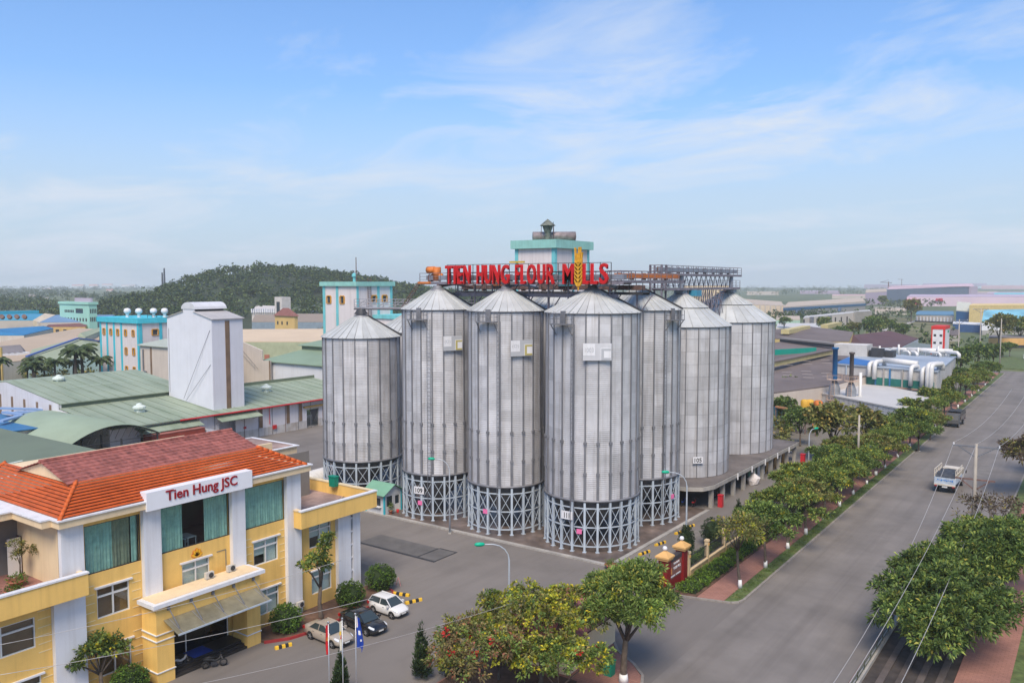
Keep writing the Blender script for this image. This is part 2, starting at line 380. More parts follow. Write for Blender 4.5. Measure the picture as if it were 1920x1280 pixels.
# --- verge strip between road and mill: kerb, grass, brick path, hedge bed
KERB = mat('kerb_concrete', (0.27, 0.24, 0.21), 0.9, 0, 0.25, 1.2)
BRICKP = mat('red_brick_paving', (0.34, 0.165, 0.125), 0.9, 0, 0.14, 0.5, brick=(1.0, 0.72, 0.86, 0.02), stain=(0.4, (0.7, 0.7, 0.7), 0.5))
kl = sgroup('kerb')
def kerbpart(pts, wd=0.22, h=0.13):
    for (a, b) in zip(pts[:-1], pts[1:]):
        L = (Vector(b) - Vector(a)).length; k = max(1, round(L / 2.0))
        for i in range(k):
            p, q = Vector(a).lerp(Vector(b), i / k), Vector(a).lerp(Vector(b), (i + 1) / k); d = (q - p).normalized() * 0.012
            if p.y > 150: continue
            m = MB(); m.bar((p.x + d.x, p.y + d.y, h / 2), (q.x - d.x, q.y - d.y, h / 2), wd, h); m.build('kerb_stone', KERB, kl)
    if pts[-1][1] > 150:
        m = MB(); m.bar((pts[-1][0], max(150, pts[-2][1]), h / 2), (pts[-1][0], pts[-1][1], h / 2), wd, h); m.build('kerb_run', KERB, kl)
arc = [(-25.11 - 1.4 + 1.4 * math.cos(R(a)), 70.2 + 1.4 * math.sin(R(a))) for a in range(0, -91, -30)]
kerbpart([(-31.0, 67.75, 0), (-28.7, 68.2, 0), (-26.5, 68.8, 0)] + [(x, y, 0) for x, y in reversed(arc)][1:] + [(-25.11, 150, 0), (-25.11, 297, 0)])
g = MB(); g.prism([(-26.5, 68.95)] + list(reversed(arc))[1:] + [(-25.2, 70.4), (-25.2, 297), (-26.4, 297), (-26.4, 69.0)], 'Z', -.02, .115); struct('grass_verge', g, GRASSM)
g = MB(); g.prism([(-28.75, 68.35), (-26.45, 68.85), (-26.45, 297), (-28.75, 297)], 'Z', -.02, .10); struct('brick_path', g, BRICKP)
g = MB(); g.prism([(-31.0, 67.9), (-28.8, 68.4), (-28.8, 133), (-31.0, 133)], 'Z', -.02, .108); struct('hedge_bed', g, SOIL)
g = MB(); g.prism([(-31.5, 139.5), (-28.8, 139.5), (-28.8, 297), (-31.5, 297)], 'Z', -.02, .108); struct('grass_strip', g, GRASSM)
# south side of the gate: pavement with the gatehouse and the planted bed
kerbpart([(-31.0, 56.9, 0), (-29.3, 54.75, 0), (-27.3, 53.5, 0), (-25.9, 52.2, 0), (-25.11, 50.4, 0), (-25.11, 20, 0)])
g = MB(); g.prism([(-36.5, 20), (-25.22, 20), (-25.22, 50.4), (-26.0, 52.1), (-27.35, 53.4), (-29.4, 54.65), (-31.0, 56.8), (-36.4, 56.8), (-36.4, 48), (-37.2, 45)], 'Z', -.02, .10); struct('pavement', g, BRICKP)
g = MB(); g.prism([(-36.3, 24), (-29.2, 24), (-29.2, 48.6), (-36.3, 48.6), (-37.0, 45)], 'Z', .0, .17); struct('planted_bed', g, SOIL)
# right-hand side: ditch with railing, kerb, path, grass
g = MB(); g.prism([(-9.0, 84), (-9.0, 285), (60, 285), (60, -40), (-4.6, -40), (-4.6, 84)], 'Z', -.05, .105); struct('roadside_lawn', g, GRASSM)
g = MB(); g.box(-7.7, -4.5, -40, 285, -.02, .125); struct('footpath', g, BRICKP)
kerbpart([(-8.9, 84, 0), (-8.9, 150, 0), (-8.9, 285, 0)])
DITCH = mat('ditch_mud', (0.055, 0.045, 0.04), 0.9, 0, 0.4, 0.8)
g = MB(); g.quad((-13.0, -10, .012), (-7.7, -10, .012), (-7.7, 84, .012), (-13.0, 84, .012)); struct('ditch', g, DITCH)
g = MB()
for k in range(4): g.box(-12.2 + k * 1.15, -11.75 + k * 1.15, -10, 82, .012, .10 + .05 * (k % 2))
struct('ditch_pipes', g, mat('muddy_pipe', (0.10, 0.08, 0.07), 0.8, 0, 0.3, 0.7))
# silo pavement and wet yard patches
g = MB(); g.prism([(-39.0, 71.2), (-39.0, 96), (-78, 96), (-78, 71.0)], 'Z', -.02, .14)
struct('silo_pavement', g, mat('wet_pavement', (0.13, 0.10, 0.085), 0.45, 0, 0.5, 0.35, stain=(0.25, (1.9, 1.8, 1.7), 0.9)))
sp_ = sgroup('pavement_edge')
for k in range(20):
    m = MB(); m.box(-78 + k * 1.95 + .01, -78 + (k + 1) * 1.95 - .01, 71.0, 71.5, .0, .155); m.build('kerb_stone', CONC, sp_)
for k in range(12):
    m = MB(); m.box(-39.3, -38.8, 71.5 + k * 2.04 + .01, 71.5 + (k + 1) * 2.04 - .01, .0, .155); m.build('kerb_stone', CONC, sp_)
# weighbridge: drainage slot and steel deck let into the yard
STEELPLATE = mat('worn_steel_plate', (0.13, 0.125, 0.12), 0.6, 0.3, 0.3, 1.0)
wb = thing('weighbridge', 'grey steel weighbridge deck let flush into the yard beside the silos', 'weighbridge', (-58, 64, 0))
m = MB(); m.box(-65, -54.2, 62.3, 65.6, .001, .012); m.build('deck', mat('weighbridge_deck', (0.125, 0.118, 0.112), 0.75, 0.1, 0.2, 0.6), wb)
m = MB(); m.box(-66, -54.0, 61.95, 62.3, .001, .02); m.build('drain_slot', DARK, wb)
m = MB(); m.box(-56.6, -56.4, 62.3, 65.6, .012, .022); m.build('joint', DARK, wb)
m = MB(); m.box(-56.4, -54.2, 65.6, 65.75, .001, .03); m.build('edge_angle', DARK, wb)
m = MB(); m.box(-54.2, -54.05, 62.3, 65.75, .001, .03); m.build('edge_angle', DARK, wb)

# ================================================================= SILOS
def corr_panel(r, dth, h, pitch=0.2, amp=0.015, seg=2, key=None):
    """one corrugated wall sheet: an arc dth wide, h high, starting at angle 0"""
    m = MB(); rows = int(round(h / pitch)) * 4
    for i in range(rows + 1):
        z = h * i / rows; rr = r + amp * math.sin(2 * math.pi * z / pitch)
        for k in range(seg + 1):
            t = dth * k / seg; m.v.append((rr * math.cos(t), rr * math.sin(t), z))
    for i in range(rows):
        for k in range(seg):
            a = i * (seg + 1) + k; m.f.append((a, a + 1, a + seg + 2, a + seg + 1)); m.mi.append(0)
    return m.mesh('wall_panel', GALV, True)
_pc = {}
def flat_panel(r, dth, h, seg=2):
    m = MB(); e2 = 0.012
    for z in (e2, h - e2):
        for k in range(seg + 1):
            t = e2 / r + (dth - 2 * e2 / r) * k / seg; m.v.append((r * math.cos(t), r * math.sin(t), z))
    for k in range(seg): m.f.append((k, k + 1, seg + 2 + k, seg + 1 + k)); m.mi.append(0)
    return m.mesh('wall_panel', GALV, True)
BOARDGREY = mat('banner_grey', (0.42, 0.43, 0.45), 0.6, 0, 0.05)
GOLD = mat('banner_gold', (0.42, 0.36, 0.13), 0.6, 0, 0.08)
PINK = mat('faded_red_sign', (0.75, 0.16, 0.36), 0.6, 0, 0.1)
BLACK = mat('black_paint', (0.02, 0.02, 0.02), 0.6, 0, 0.1)
def silo(label, cx, cy, r, n, zb, ze, zt, rings, legs=True, num=None, num_ang=0, board=None, balcony=None, pink=None, flat=False, detail=True, two_tier=False):
    t = thing('grain_silo', label, 'silo', (cx, cy, 0), 0, 'grain silos of the mill')
    to_cam = math.atan2(-cy, -cx); dth = 2 * math.pi / n; hr = (ze - zb) / rings; a0 = to_cam + dth * 0.47
    key = (r, n, round(hr, 3), flat)
    if key not in _pc: _pc[key] = flat_panel(r, dth, hr) if flat else corr_panel(r, dth, hr, hr / 6)
    me = _pc[key]; half = n // 4 + 1
    cols_vis = range(-half, half) if detail else range(0)
    for c in cols_vis:
        for k in range(rings):
            put('wall_panel', me, t, (0, 0, zb + k * hr), a0 + c * dth)
    b0, b1 = (half, n - half) if detail else (0, n)
    m = MB(); m.lathe([(r, zb), (r, ze)], b1 - b0, 0, 0, math.degrees(a0 + b0 * dth), math.degrees(a0 + b1 * dth))
    o = put('wall_sheeting', m.mesh('wall_sheeting', GALV, True), t); o['kind'] = 'stuff'
    # stiffeners with splice plates
    m = MB(); sw = 0.10 if flat else 0.15
    m.box(r - .02, r + .10, -sw / 2, sw / 2, zb, ze)
    if not flat:
        zs = [zb + (ze - zb) * q for q in (.145, .31)]
        m.box(r - .02, r + .15, -.13, .13, zb, zs[0]); m.box(r + .1, r + .17, -.09, .09, zs[0], zs[1])
        for z in zs: m.box(r, r + .20, -.17, .17, z - .14, z + .14)
    me2 = m.mesh('stiffener', STEEL)
    for c in range(n): put('stiffener', me2, t, (0, 0, 0), a0 + c * dth)
    if flat:
        m = MB(); m.lathe([(r + .012, -.02), (r + .02, .0), (r + .012, .02)], n)
        me2 = m.mesh('ring_joint', STEEL)
        for k in range(1, rings): put('ring_joint', me2, t, (0, 0, zb + k * hr), a0)
    # conical roof: one sheet per bay with a standing seam
    nr = int(n * 1.5) if not flat else n; dr = 2 * math.pi / nr; rc = 0.85; re = r + .22; zc = zt - .25
    def rp(ra, rb, za, zb2):
        q = MB(); h2 = .5 * dr - .006
        for (rr, z) in ((ra, za), (rb, zb2)):
            q.v += [(rr * math.cos(-h2), rr * math.sin(-h2), z), (rr, 0, z), (rr * math.cos(h2), rr * math.sin(h2), z)]
        q.f += [(1, 0, 3, 4), (2, 1, 4, 5)]; q.mi += [0, 0]
        q.bar((ra * math.cos(h2), ra * math.sin(h2), za + .03), (rb * math.cos(h2), rb * math.sin(h2), zb2 + .03), .045, .09)
        return q.mesh('roof_panel', GALV_ROOF)
    eave = ze - .12
    if two_tier:
        rm = rc + (re - rc) * .45; zm = eave + (zc - eave) * .57
        tiers = [(re, rm - .05, eave, zm), (rm + .14, rc, zm + .05, zc)]
    else: tiers = [(re, rc, eave, zc)]
    for ti in tiers:
        me3 = rp(*ti)
        for k in range(nr): put('roof_panel', me3, t, (0, 0, 0), a0 + k * dr)
    m = MB(); m.lathe([(re, eave), (re + .03, eave - .02), (r - .05, eave - .16)], n * 2); put('eave_ring', m.mesh('eave_ring', STEEL, True), t)
    m = MB(); m.lathe([(rc + .12, zc - .06), (rc + .05, zc + .16), (rc - .12, zc + .2), (.55, zc + .28), (.5, zc + .55), (0.01, zc + .6)], 20)
    put('roof_cap', m.mesh('roof_cap', STEEL, True), t)
    # roof ladder down the right-hand slope
    if not flat:
        la = to_cam + R(82); ca, sa = math.cos(la), math.sin(la); m = MB()
        for s in (-.25, .25):
            p = [(q[0] * ca - s * sa, q[0] * sa + s * ca, q[1]) for q in ((re + .1, eave + .08), (rc, zc + .12))]
            m.bar(p[0], p[1], .07, .16)
        for k in range(1, 16):
            f = k / 16; rr = re + (rc - re) * f; zz = eave + (zc - eave) * f + .1
            m.bar((rr * ca + .25 * sa, rr * sa - .25 * ca, zz), (rr * ca - .25 * sa, rr * sa + .25 * ca, zz), .05)
        put('roof_ladder', m.mesh('roof_ladder', DARK), t)
    if legs:
        z0 = .14; rl = r + .06
        m = MB(); m.box(rl - .11, rl + .11, -.11, .11, z0, zb - .02); m.box(rl - .2, rl + .2, -.2, .2, z0, z0 + .05)
        me4 = m.mesh('leg', LEGBLUE)
        for c in range(n): put('leg', me4, t, (0, 0, 0), a0 + c * dth)
        zr = [.75, 2.75, 4.75]
        m = MB(); m.lathe([(rl - .03, -.06), (rl + .06, -.06), (rl + .06, .06), (rl - .03, .06)], n)
        me5 = m.mesh('ring_beam', LEGBLUE)
        for z in zr: put('ring_beam', me5, t, (0, 0, z), a0)
        m = MB(); m.lathe([(r - .2, zb - .1), (r + .22, zb - .1), (r + .22, zb + .12), (r, zb + .12)], n * 2); put('base_ring', m.mesh('base_ring', STEEL, True), t)
        p0 = Vector((rl, 0, 0)); p1 = Vector((rl * math.cos(dth), rl * math.sin(dth), 0)); m = MB(); hh = zr[1] - zr[0] - .14
        d = (p1 - p0); p0 = p0 + d * .1; p1 = p1 - d * .1
        m.bar(p0, (p1.x, p1.y, hh), .055); m.bar((p0.x + .03, p0.y, hh), (p1.x + .03, p1.y, 0), .055)
        me6 = m.mesh('cross_brace', LEGBLUE)
        for c in range(n):
            for z in zr[:2]: put('cross_brace', me6, t, (0, 0, z + .07), a0 + c * dth)
        m = MB(); m.lathe([(r - .25, zb), (r - .3, zb - .5), (.55, 1.5), (.5, 1.0)], n); put('hopper', m.mesh('hopper', mat('hopper_steel', (0.11, 0.11, 0.115), 0.6, 0.3, 0.2), True), t)
        m = MB(); m.lathe([(.9, .14), (.9, .9), (.6, 1.0), (.01, 1.0)], 12); put('discharge_box', m.mesh('discharge_box', DARK), t)
    def plate(name, ang, z, wd, ht, m_, rr=None, th=.05, parent=None):
        q = MB(); rr = rr or r + .24; q.box(rr, rr + th, -wd / 2, wd / 2, z - ht / 2, z + ht / 2)
        return put(name, q.mesh(name, m_), parent or t, (0, 0, 0), 0 if parent else to_cam + ang)
    if num:
        pl = plate('number_plate', num_ang, num[1], 1.35, .85, WHITE)
        nw = .62 if num[0] == '111' else .95; me7 = textmesh(num[0], nw, .55, .02, BLACK, .015)
        o = put('numerals', me7, pl, (r + .24 + .055, -nw / 2, num[1] - .275), R(90)); o.location.x += .02
    if pink is not None:
        plate('warning_sign', pink[0], pink[1], .55, .5, PINK, r + .2)
    if board:
        ang, z, wd, ht, gold = board
        pl = plate('banner_board', ang, z, wd, ht, BOARDGREY if gold else mat('banner_pale', (0.55, 0.55, 0.57), 0.6), r + .3, .06)
        q = MB(); q.box(r + .362, r + .375, -wd * .49, -wd * .08, z - ht * .22, z + ht * .47); put('white_sheet', q.mesh('white_sheet', WHITE), pl)
        me7 = textmesh('(O)' if gold else '1003', wd * .3, ht * .26, .01, mat('faded_grey_print', (0.42, 0.43, 0.45), 0.7), 0.0)
        o = put('faded_print', me7, pl, (r + .388, -wd * .43, z - ht * .02), R(90))
        y0, y1, zz0, zz1 = wd * .14, wd * .48, z - ht * .46, z + ht * .2; s2 = wd * .095
        q = MB(); q.box(r + .362, r + .372, y0 - .05, y1, zz0 - .0, zz1 + .06); put('white_square', q.mesh('white_square', WHITE), pl)
        q = MB(); q.box(r + .374, r + .386, y0, y0 + s2, zz0, zz1); q.box(r + .374, r + .386, y0 + s2 + .001, y1, zz0, zz0 + s2 * .8); q.box(r + .374, r + .386, y0 + s2 + .001, y1, zz1 - s2 * .8, zz1)
        put('square_emblem', q.mesh('square_emblem', GOLD if gold else BOARDGREY), pl)
    if balcony is not None:
        ang, z = balcony; q = MB(); wd = 2.3; x0, x1 = r + .1, r + 1.0
        q.box(x0, x1, -wd / 2, wd / 2, z - .1, z)
        o = put('inspection_balcony', q.mesh('inspection_balcony', STEEL), t, (0, 0, 0), to_cam + ang)
        q = MB()
        for k in range(6):
            y = -wd / 2 + .04 + (wd - .08) * k / 5; q.bar((x1 - .04, y, z), (x1 - .04, y, z + 1.05), .05)
        for y in (-wd / 2 + .04, wd / 2 - .04):
            q.bar((x0 + .1, y, z), (x0 + .1, y, z + 1.05), .05)
            for zz in (.5, 1.05): q.bar((x0, y, z + zz), (x1, y, z + zz), .045)
        for zz in (.5, 1.05): q.bar((x1 - .04, -wd / 2, z + zz), (x1 - .04, wd / 2, z + zz), .05)
        put('railing', q.mesh('railing', STEEL), o)
        q = MB()
        for y in (-wd / 2 + .1, wd / 2 - .1): q.bar((r, y, z - 1.2), (x1 - .1, y, z - .1), .07)
        q.box(r + .1, r + .25, -.3, .3, z, z + 1.3)
        put('bracket', q.mesh('bracket', STEEL), o)
        q = MB()
        for y in (-.22, .22): q.bar((r + .3, y, zb - 4 if legs else zb), (r + .3, y, z), .05)
        for k in range(int((z - zb) / .45)): q.bar((r + .3, -.22, zb + k * .45), (r + .3, .22, zb + k * .45), .04)
        put('access_ladder', q.mesh('access_ladder', STEEL), o, (0, 1.35 if ang < 0 else -1.35, 0))
    return t
G_ = 'grain silos of the mill'
silo('tall corrugated steel silo numbered 111 on blue-grey legs, nearest of the group', -45.0, 77.8, 5.0, 24, 5.5, 25.0, 27.4, 16, num=('111', 3.9), num_ang=R(-29), board=(R(5), 21.0, 2.9, 1.75, False), balcony=(R(-36), 23.8), pink=(R(-14), 2.35))
silo('tall corrugated steel silo with gold emblem board, middle of the front row', -55.7, 76.6, 4.25, 20, 5.5, 25.0, 27.35, 16, board=(R(22), 20.9, 2.6, 1.75, True), balcony=(R(-26), 23.8), pink=(R(-31), 2.7))
silo('tall corrugated steel silo numbered 109 behind the guard hut', -65.7, 76.4, 4.25, 20, 5.5, 25.0, 27.35, 16, num=('109', 3.7), num_ang=R(-31), board=(R(22), 21.0, 2.4, 1.7, True), balcony=(R(-30), 23.8), pink=(R(-30), 2.2))
silo('tall corrugated steel silo on legs behind silo 111, beside the concrete deck', -45.5, 89.3, 5.0, 24, 5.5, 25.0, 27.4, 16, balcony=(R(50), 23.8), pink=(R(54), 3.2))
silo('rear steel silo of which only the conical roof shows between two front silos', -57.0, 89.5, 5.0, 24, 5.5, 25.0, 27.4, 16, detail=False)
silo('shorter corrugated steel silo standing apart beside the green-roofed warehouse', -79.0, 76.6, 4.95, 20, 5.5, 21.2, 23.9, 13)
silo('rear steel silo almost hidden behind the shorter silo', -82.0, 89.5, 4.9, 20, 5.5, 21.2, 23.9, 13, detail=False)
silo('wide flat-panelled silo numbered 105 on the concrete deck', -46.6, 104.0, 6.5, 26, 3.05, 22.5, 26.7, 12, legs=False, flat=True, num=('105', 5.4), num_ang=R(21), two_tier=True)
silo('widest flat-panelled silo at the far end of the concrete deck', -47.3, 122.2, 7.1, 28, 3.05, 22.4, 26.8, 12, legs=False, flat=True, two_tier=True)
# --- concrete deck under the two wide silos, garages below
dk = thing('concrete_deck', 'dark concrete deck on pillars with garages below two wide silos', 'platform', (-46, 112, 0))
m = MB(); m.prism([(-43.5, 94.2), (-41.3, 94.4), (-39.6, 95.5), (-38.9, 97.4), (-38.9, 132), (-58, 132), (-58, 94.2)], 'Z', 2.55, 3.02); m.build('slab', mat('wet_deck_concrete', (0.15, 0.13, 0.12), 0.7, 0, 0.35, 0.3, streak=.4), dk)
m = MB()
for (a, b) in (((-43.5, 94.1), (-41.2, 94.3)), ((-41.2, 94.3), (-39.5, 95.4)), ((-39.5, 95.4), (-38.8, 97.4)), ((-38.8, 97.4), (-38.8, 132))): m.bar((a[0], a[1], 2.72), (b[0], b[1], 2.72), .12, .5)
m.build('edge_beam', CONC, dk)
for k in range(10):
    y = 97.6 + k * 3.75; m = MB(); m.box(-39.55, -39.05, y - .22, y + .22, 0, 2.55); m.build('pillar', CONC, dk)
for k in range(4):
    m = MB(); m.box(-58, -57.4, 95 + k * 11, 95.5 + k * 11, 0, 2.55); m.build('pillar', CONC, dk)
m = MB(); m.box(-47, -46.7, 95, 131.5, 0, 2.55); m.build('rear_wall', mat('garage_block', (0.16, 0.15, 0.14), 0.9), dk)
TAN = mat('tan_garage_door', (0.46, 0.28, 0.11), 0.7, 0, 0.1, 1.0, wave=('Z', 6, .02))
GREENDOOR = mat('green_garage_door', (0.07, 0.22, 0.15), 0.7, 0, 0.15, 1.0)
for k in range(9):
    y0 = 97.9 + k * 3.75; 
    if k < 4: continue
    m = MB(); m.box(-40.15, -40.05, y0, y0 + 3.15, 0.02, 2.5); m.build('garage_door', TAN if k in (6, 7, 8) else (GREENDOOR if k == 4 else WHITE), dk)
for k in range(5):
    m = MB(); m.tube([(-38.66, 105 + k * 5.4, 3.0), (-38.66, 105 + k * 5.4, 2.2)], .09, 8); m.build('drain_spout', WHITE, dk)
# ================================================================= CONVEYOR GALLERIES OVER THE SILOS
def gallery(name, label, a, b, z, wd=1.7, rail=1.1, step=1.6, belt=None, m_=RAIL, truss=0.0):
    """walkway with two railings from a to b (plan points), deck at z"""
    a, b = Vector((a[0], a[1], 0)), Vector((b[0], b[1], 0)); d = (b - a).normalized(); s = Vector((-d.y, d.x, 0)); L = (b - a).length
    t = thing(name, label, 'conveyor gallery', (a.x, a.y, 0))
    P = lambda u, v, h: a + d * u + s * v + Vector((0, 0, h))
    m = MB(); m.bar(P(0, 0, z), P(L, 0, z), wd, .12)
    for v in (-wd / 2, wd / 2): m.bar(P(0, v, z - .1), P(L, v, z - .1), .12, .3)
    m.build('deck', m_, t)
    for v in (-wd / 2, wd / 2):
        m = MB(); k = int(L / step)
        for i in range(k + 1): m.bar(P(L * i / k, v, z), P(L * i / k, v, z + rail), .06)
        for h in (.35, .7, rail): m.bar(P(0, v, z + h), P(L, v, z + h), .05)
        m.build('railing', m_, t)
    for u in (0, L):
        m = MB()
        for h in (.35, .7, rail): m.bar(P(u, -wd / 2, z + h), P(u, wd / 2, z + h), .05)
        m.build('end_rail', RUST, t)
    if truss:
        m = MB(); k = int(L / 1.5)
        for v in (-wd / 2, wd / 2):
            for i in range(k): m.bar(P(L * i / k, v, z), P(L * (i + 1) / k, v, z + rail * .9), .07)
        m.build('truss_bracing', m_, t)
    if belt:
        m = MB(); m.bar(P(.6, 0, z + .55), P(L - .3, 0, z + .55), .75, .55); m.build('conveyor_casing', belt, t)
        m = MB(); k = int(L / 3)
        for i in range(k): m.bar(P(1 + i * 3, 0, z + .1), P(1 + i * 3, 0, z + .9), .9, .12)
        m.build('casing_flange', RUST, t)
    return t, P, L
BLUEGREY = mat('conveyor_blue_grey', (0.28, 0.32, 0.38), 0.6, 0.2, 0.2, 0.8)
gt, P, L = gallery('conveyor_gallery', 'rusty conveyor gallery carrying the red letters over the front silos', (-68.6, 77.3), (-40.6, 77.3), 28.05, belt=BLUEGREY)
m = MB(); m.tube([(-67.7, 76.9, 29.55), (-66.6, 76.9, 29.55)], .42, 10); m.tube([(-67.3, 77.3, 28.75), (-65.8, 77.3, 28.75)], .38, 10); m.box(-66.6, -66.0, 76.6, 77.4, 28.2, 29.9); m.build('drive_motor', ORANGE, gt, True)
m = MB(); m.bar((-68.6, 76.3, 28.0), (-66.8, 76.3, 28.0), .5, .25); m.build('orange_landing', ORANGE, gt)
for k in range(9):
    x = -63.8 + k * 2.6; m = MB(); m.bar((x, 77.9, 24.4), (x, 77.9, 28.0), .13); m.bar((x, 77.9, 26.4), (x + 1.3, 77.9, 28.0), .08); m.build('support_post', RAIL, gt)
m = MB(); m.bar((-67, 77.9, 26.6), (-42, 77.9, 26.6), .16, .4); m.build('support_beam', RAIL, gt)
m = MB()
for s in (0, .5): m.bar((-68.4 - s, 76.4, 28.0), (-71.2 - s, 76.4, 24.9), .06)
for k in range(11): m.bar((-68.4 - k * .26, 76.4, 28 - k * .29), (-68.9 - k * .26, 76.4, 28 - k * .29), .25, .05)
m.build('stair', RUST, gt)
gt2, P, L = gallery('conveyor_gallery', 'orange conveyor gallery behind the last red letter, over silo roofs', (-43.6, 80.0), (-43.6, 96.2), 28.2, belt=ORANGE)
gt3, P, L = gallery('conveyor_gallery', 'upper purple-grey conveyor gallery running out over the wide silos', (-47.0, 97.0), (-47.0, 125.2), 29.15, belt=BLUEGREY)
m = MB()
for y in (97.2, 98.4): 
    for x in (-47.8, -46.2): m.bar((x, y, 25.5), (x, y, 30.3), .2)
m.build('end_tower', RAIL, gt3)
gt4, P, L = gallery('conveyor_gallery', 'lower purple-grey conveyor gallery just above the wide silo roofs', (-46.6, 97.0), (-46.6, 123.6), 27.25, belt=None)
m = MB()
for y in (104, 122.2):
    m.box(-47.3, -46.0, y - .7, y + .7, 26.55, 27.2); m.tube([(-46.6, y, 27.2), (-46.6, y, 29.1)], .3, 10)
m.build('feed_spout', BLUEGREY, gt4)
m = MB()
for i in range(7):
    y = 106.5 + i * 1.55
    for x in (-47.4, -45.8):
        m.bar((x, y, 22.8), (x, y, 27.2), .10); m.bar((x, y, 24), (x, y + 1.55, 27.0), .07); m.bar((x, y + 1.55, 23), (x, y, 26.0), .07)
    m.bar((-47.4, y, 24.5), (-45.8, y, 24.5), .07)
m.build('trestle', RAIL, gt4)
m = MB()
for k in range(12): m.bar((-47.6 + .1 * k, 111.6 + k * .5, 22.9 + k * .36), (-46.6 + .1 * k, 111.6 + k * .5, 22.9 + k * .36), .5, .08)
m.build('stair', RUST, gt4)
m = MB()
for i in range(14): m.bar((-47.0, 99 + i * 1.7, 27.4), (-47.0, 99.8 + i * 1.7, 29.1), .08); m.bar((-47.0, 99.8 + i * 1.7, 29.1), (-47.0, 100.7 + i * 1.7, 27.4), .08)
m.build('hanger', RAIL, gt4)
m = MB(); m.box(-46.2, -45.0, 105.5, 107.2, 26.2, 27.0); m.build('blue_gearbox', mat('blue_machine', (0.05, 0.25, 0.38), .5), gt4)
gt5, P, L = gallery('conveyor_gallery', 'grey lattice conveyor bridge leaving the shorter silo towards the mill', (-80.6, 77.4), (-63.5, 84.8), 24.75, truss=1, m_=mat('bridge_grey', (0.34, 0.33, 0.35), .6, .3, .2))
m = MB(); m.lathe([(.95, 23.95), (.7, 24.25), (.5, 24.65)], 12, -79, 76.6); m.build('silo_inlet', DARK, gt5)
m = MB(); m.bar((-80.6, 77.4, 24.55), (-63.5, 84.8, 24.55), 2.1, .14); m.build('drip_tray', DARK, gt5)
m = MB()
for (x, y) in ((-74.5, 80.1), (-71.6, 81.3)): m.bar((x, y, 19.5), (x, y, 24.5), .16)
m.bar((-74.5, 80.1, 24.4), (-71.6, 81.3, 20.5), .1); m.bar((-74.5, 80.1, 20.5), (-71.6, 81.3, 24.4), .1); m.build('bridge_trestle', DARK, gt5)
gt6, P, L = gallery('conveyor_gallery', 'dark rear conveyor gallery seen between and below the red letters', (-68.0, 83.4), (-41.5, 83.4), 26.9, belt=RUST, m_=DARK)
for k in range(7):
    x = -66 + k * 3.9; m = MB(); m.bar((x, 83.4, 20), (x, 83.4, 26.8), .16); m.bar((x, 83.4, 24.2), (x + 1.9, 83.4, 26.7), .1); m.build('support_post', RAIL, gt6)
for k, (x, y) in enumerate(((-57, 89.5), (-55.7, 76.6), (-65.7, 76.4), (-45, 77.8))):
    m = MB(); m.tube([(x, 83.4, 27.4), (x, (y + 83.4) / 2, 27.9), (x, y, 27.6)], .22, 8); m.build('feed_pipe', BLUEGREY if k % 2 else RUST, gt6)
m = MB(); m.box(-52.6, -50.8, 82.7, 84.1, 27.6, 29.4); m.tube([(-50.8, 83.4, 28.5), (-48.6, 83.4, 28.5)], .35, 10); m.build('elevator_head', mat('teal_machine', (.06, .22, .25), .6, 0, .2, 1), gt6)
m = MB(); m.box(-62.3, -61.0, 82.8, 84.0, 27.6, 28.9); m.build('drive_motor', ORANGE, gt6)
m = MB(); m.bar((-57.2, 79.5, 30.4), (-55.2, 79.5, 30.4), .35, .2); m.bar((-56.2, 79.5, 28.2), (-56.2, 79.5, 30.4), .12); m.build('yellow_hoist', mat('hoist_yellow', (.6, .4, .04), .6), gt6)
# --- the big roof sign
SIGNRED = mat('sign_red', (0.50, 0.006, 0.006), 0.55, 0, 0.08, 1.0)
sg = thing('rooftop_letter_sign', 'big red letters with a golden wheat ear on a frame above the silos', 'sign', (-54, 75.9, 27.9))
YS = 75.9
def sx(px): return vy(px, 515, YS).x
def zl(px): # baseline and top rise slightly with the photographed row
    return 27.86, 30.02
lets = [('T', 833, 848.5), ('I', 849.5, 854.5), ('E', 856, 866), ('N', 867, 881), ('H', 892, 906), ('U', 907, 920.5), ('N', 921.5, 936.5), ('G', 937.5, 954),
        ('F', 964.5, 974), ('L', 974.5, 984.5), ('O', 986, 1004), ('U', 1005.5, 1021), ('R', 1022.5, 1039.5), ('M', 1052.5, 1076), ('L', 1091, 1104), ('L', 1105.5, 1120.5), ('S', 1121.5, 1140)]
for ch, p0, p1 in lets:
    x0, x1 = sx(p0), sx(p1); 
    sh_ = (x1 - x0) * .075; me = textmesh(ch, x1 - x0 - 2 * sh_, 2.16, .35, SIGNRED, .014); x0 += sh_
    put('letter', me, sg, (x0 - sg.location.x, 0, -.04))
m = MB(); x0, x1 = sx(1077.5), sx(1091.5); cxw = (x0 + x1) / 2; hw = (x1 - x0) / 2
def grain(cx, cz, w_, h_, lean):
    pts = []
    for k in range(10):
        a = 2 * math.pi * k / 10; u, v = w_ * math.sin(a), h_ * math.cos(a); pts.append((cx + u + v * lean, cz + v))
    m.prism(list(reversed(pts)), 'Y', YS - .1, YS + .15)
for k in range(6):
    z = 28.0 + k * .42
    for s in (-1, 1): grain(cxw + s * hw * .48, z, hw * .42, .42, s * .35)
grain(cxw, 30.5, hw * .38, .5, 0)
for s, lean, top in ((-1, -.05, 31.7), (-.5, .02, 31.1), (0, .06, 31.75), (.55, .06, 31.75), (1, .1, 31.2)):
    b = Vector((cxw + s * hw * .7, YS, 30.1)); m.bar(b, (b.x + lean * 1.5, YS, top), .24, .12)
m.bar((cxw, YS, 27.2), (cxw, YS, 28.2), .12, .12)
m.build('wheat_ear', mat('wheat_gold', (0.66, 0.33, 0.02), .6, 0, .25, 3.0), sg)
m = MB()
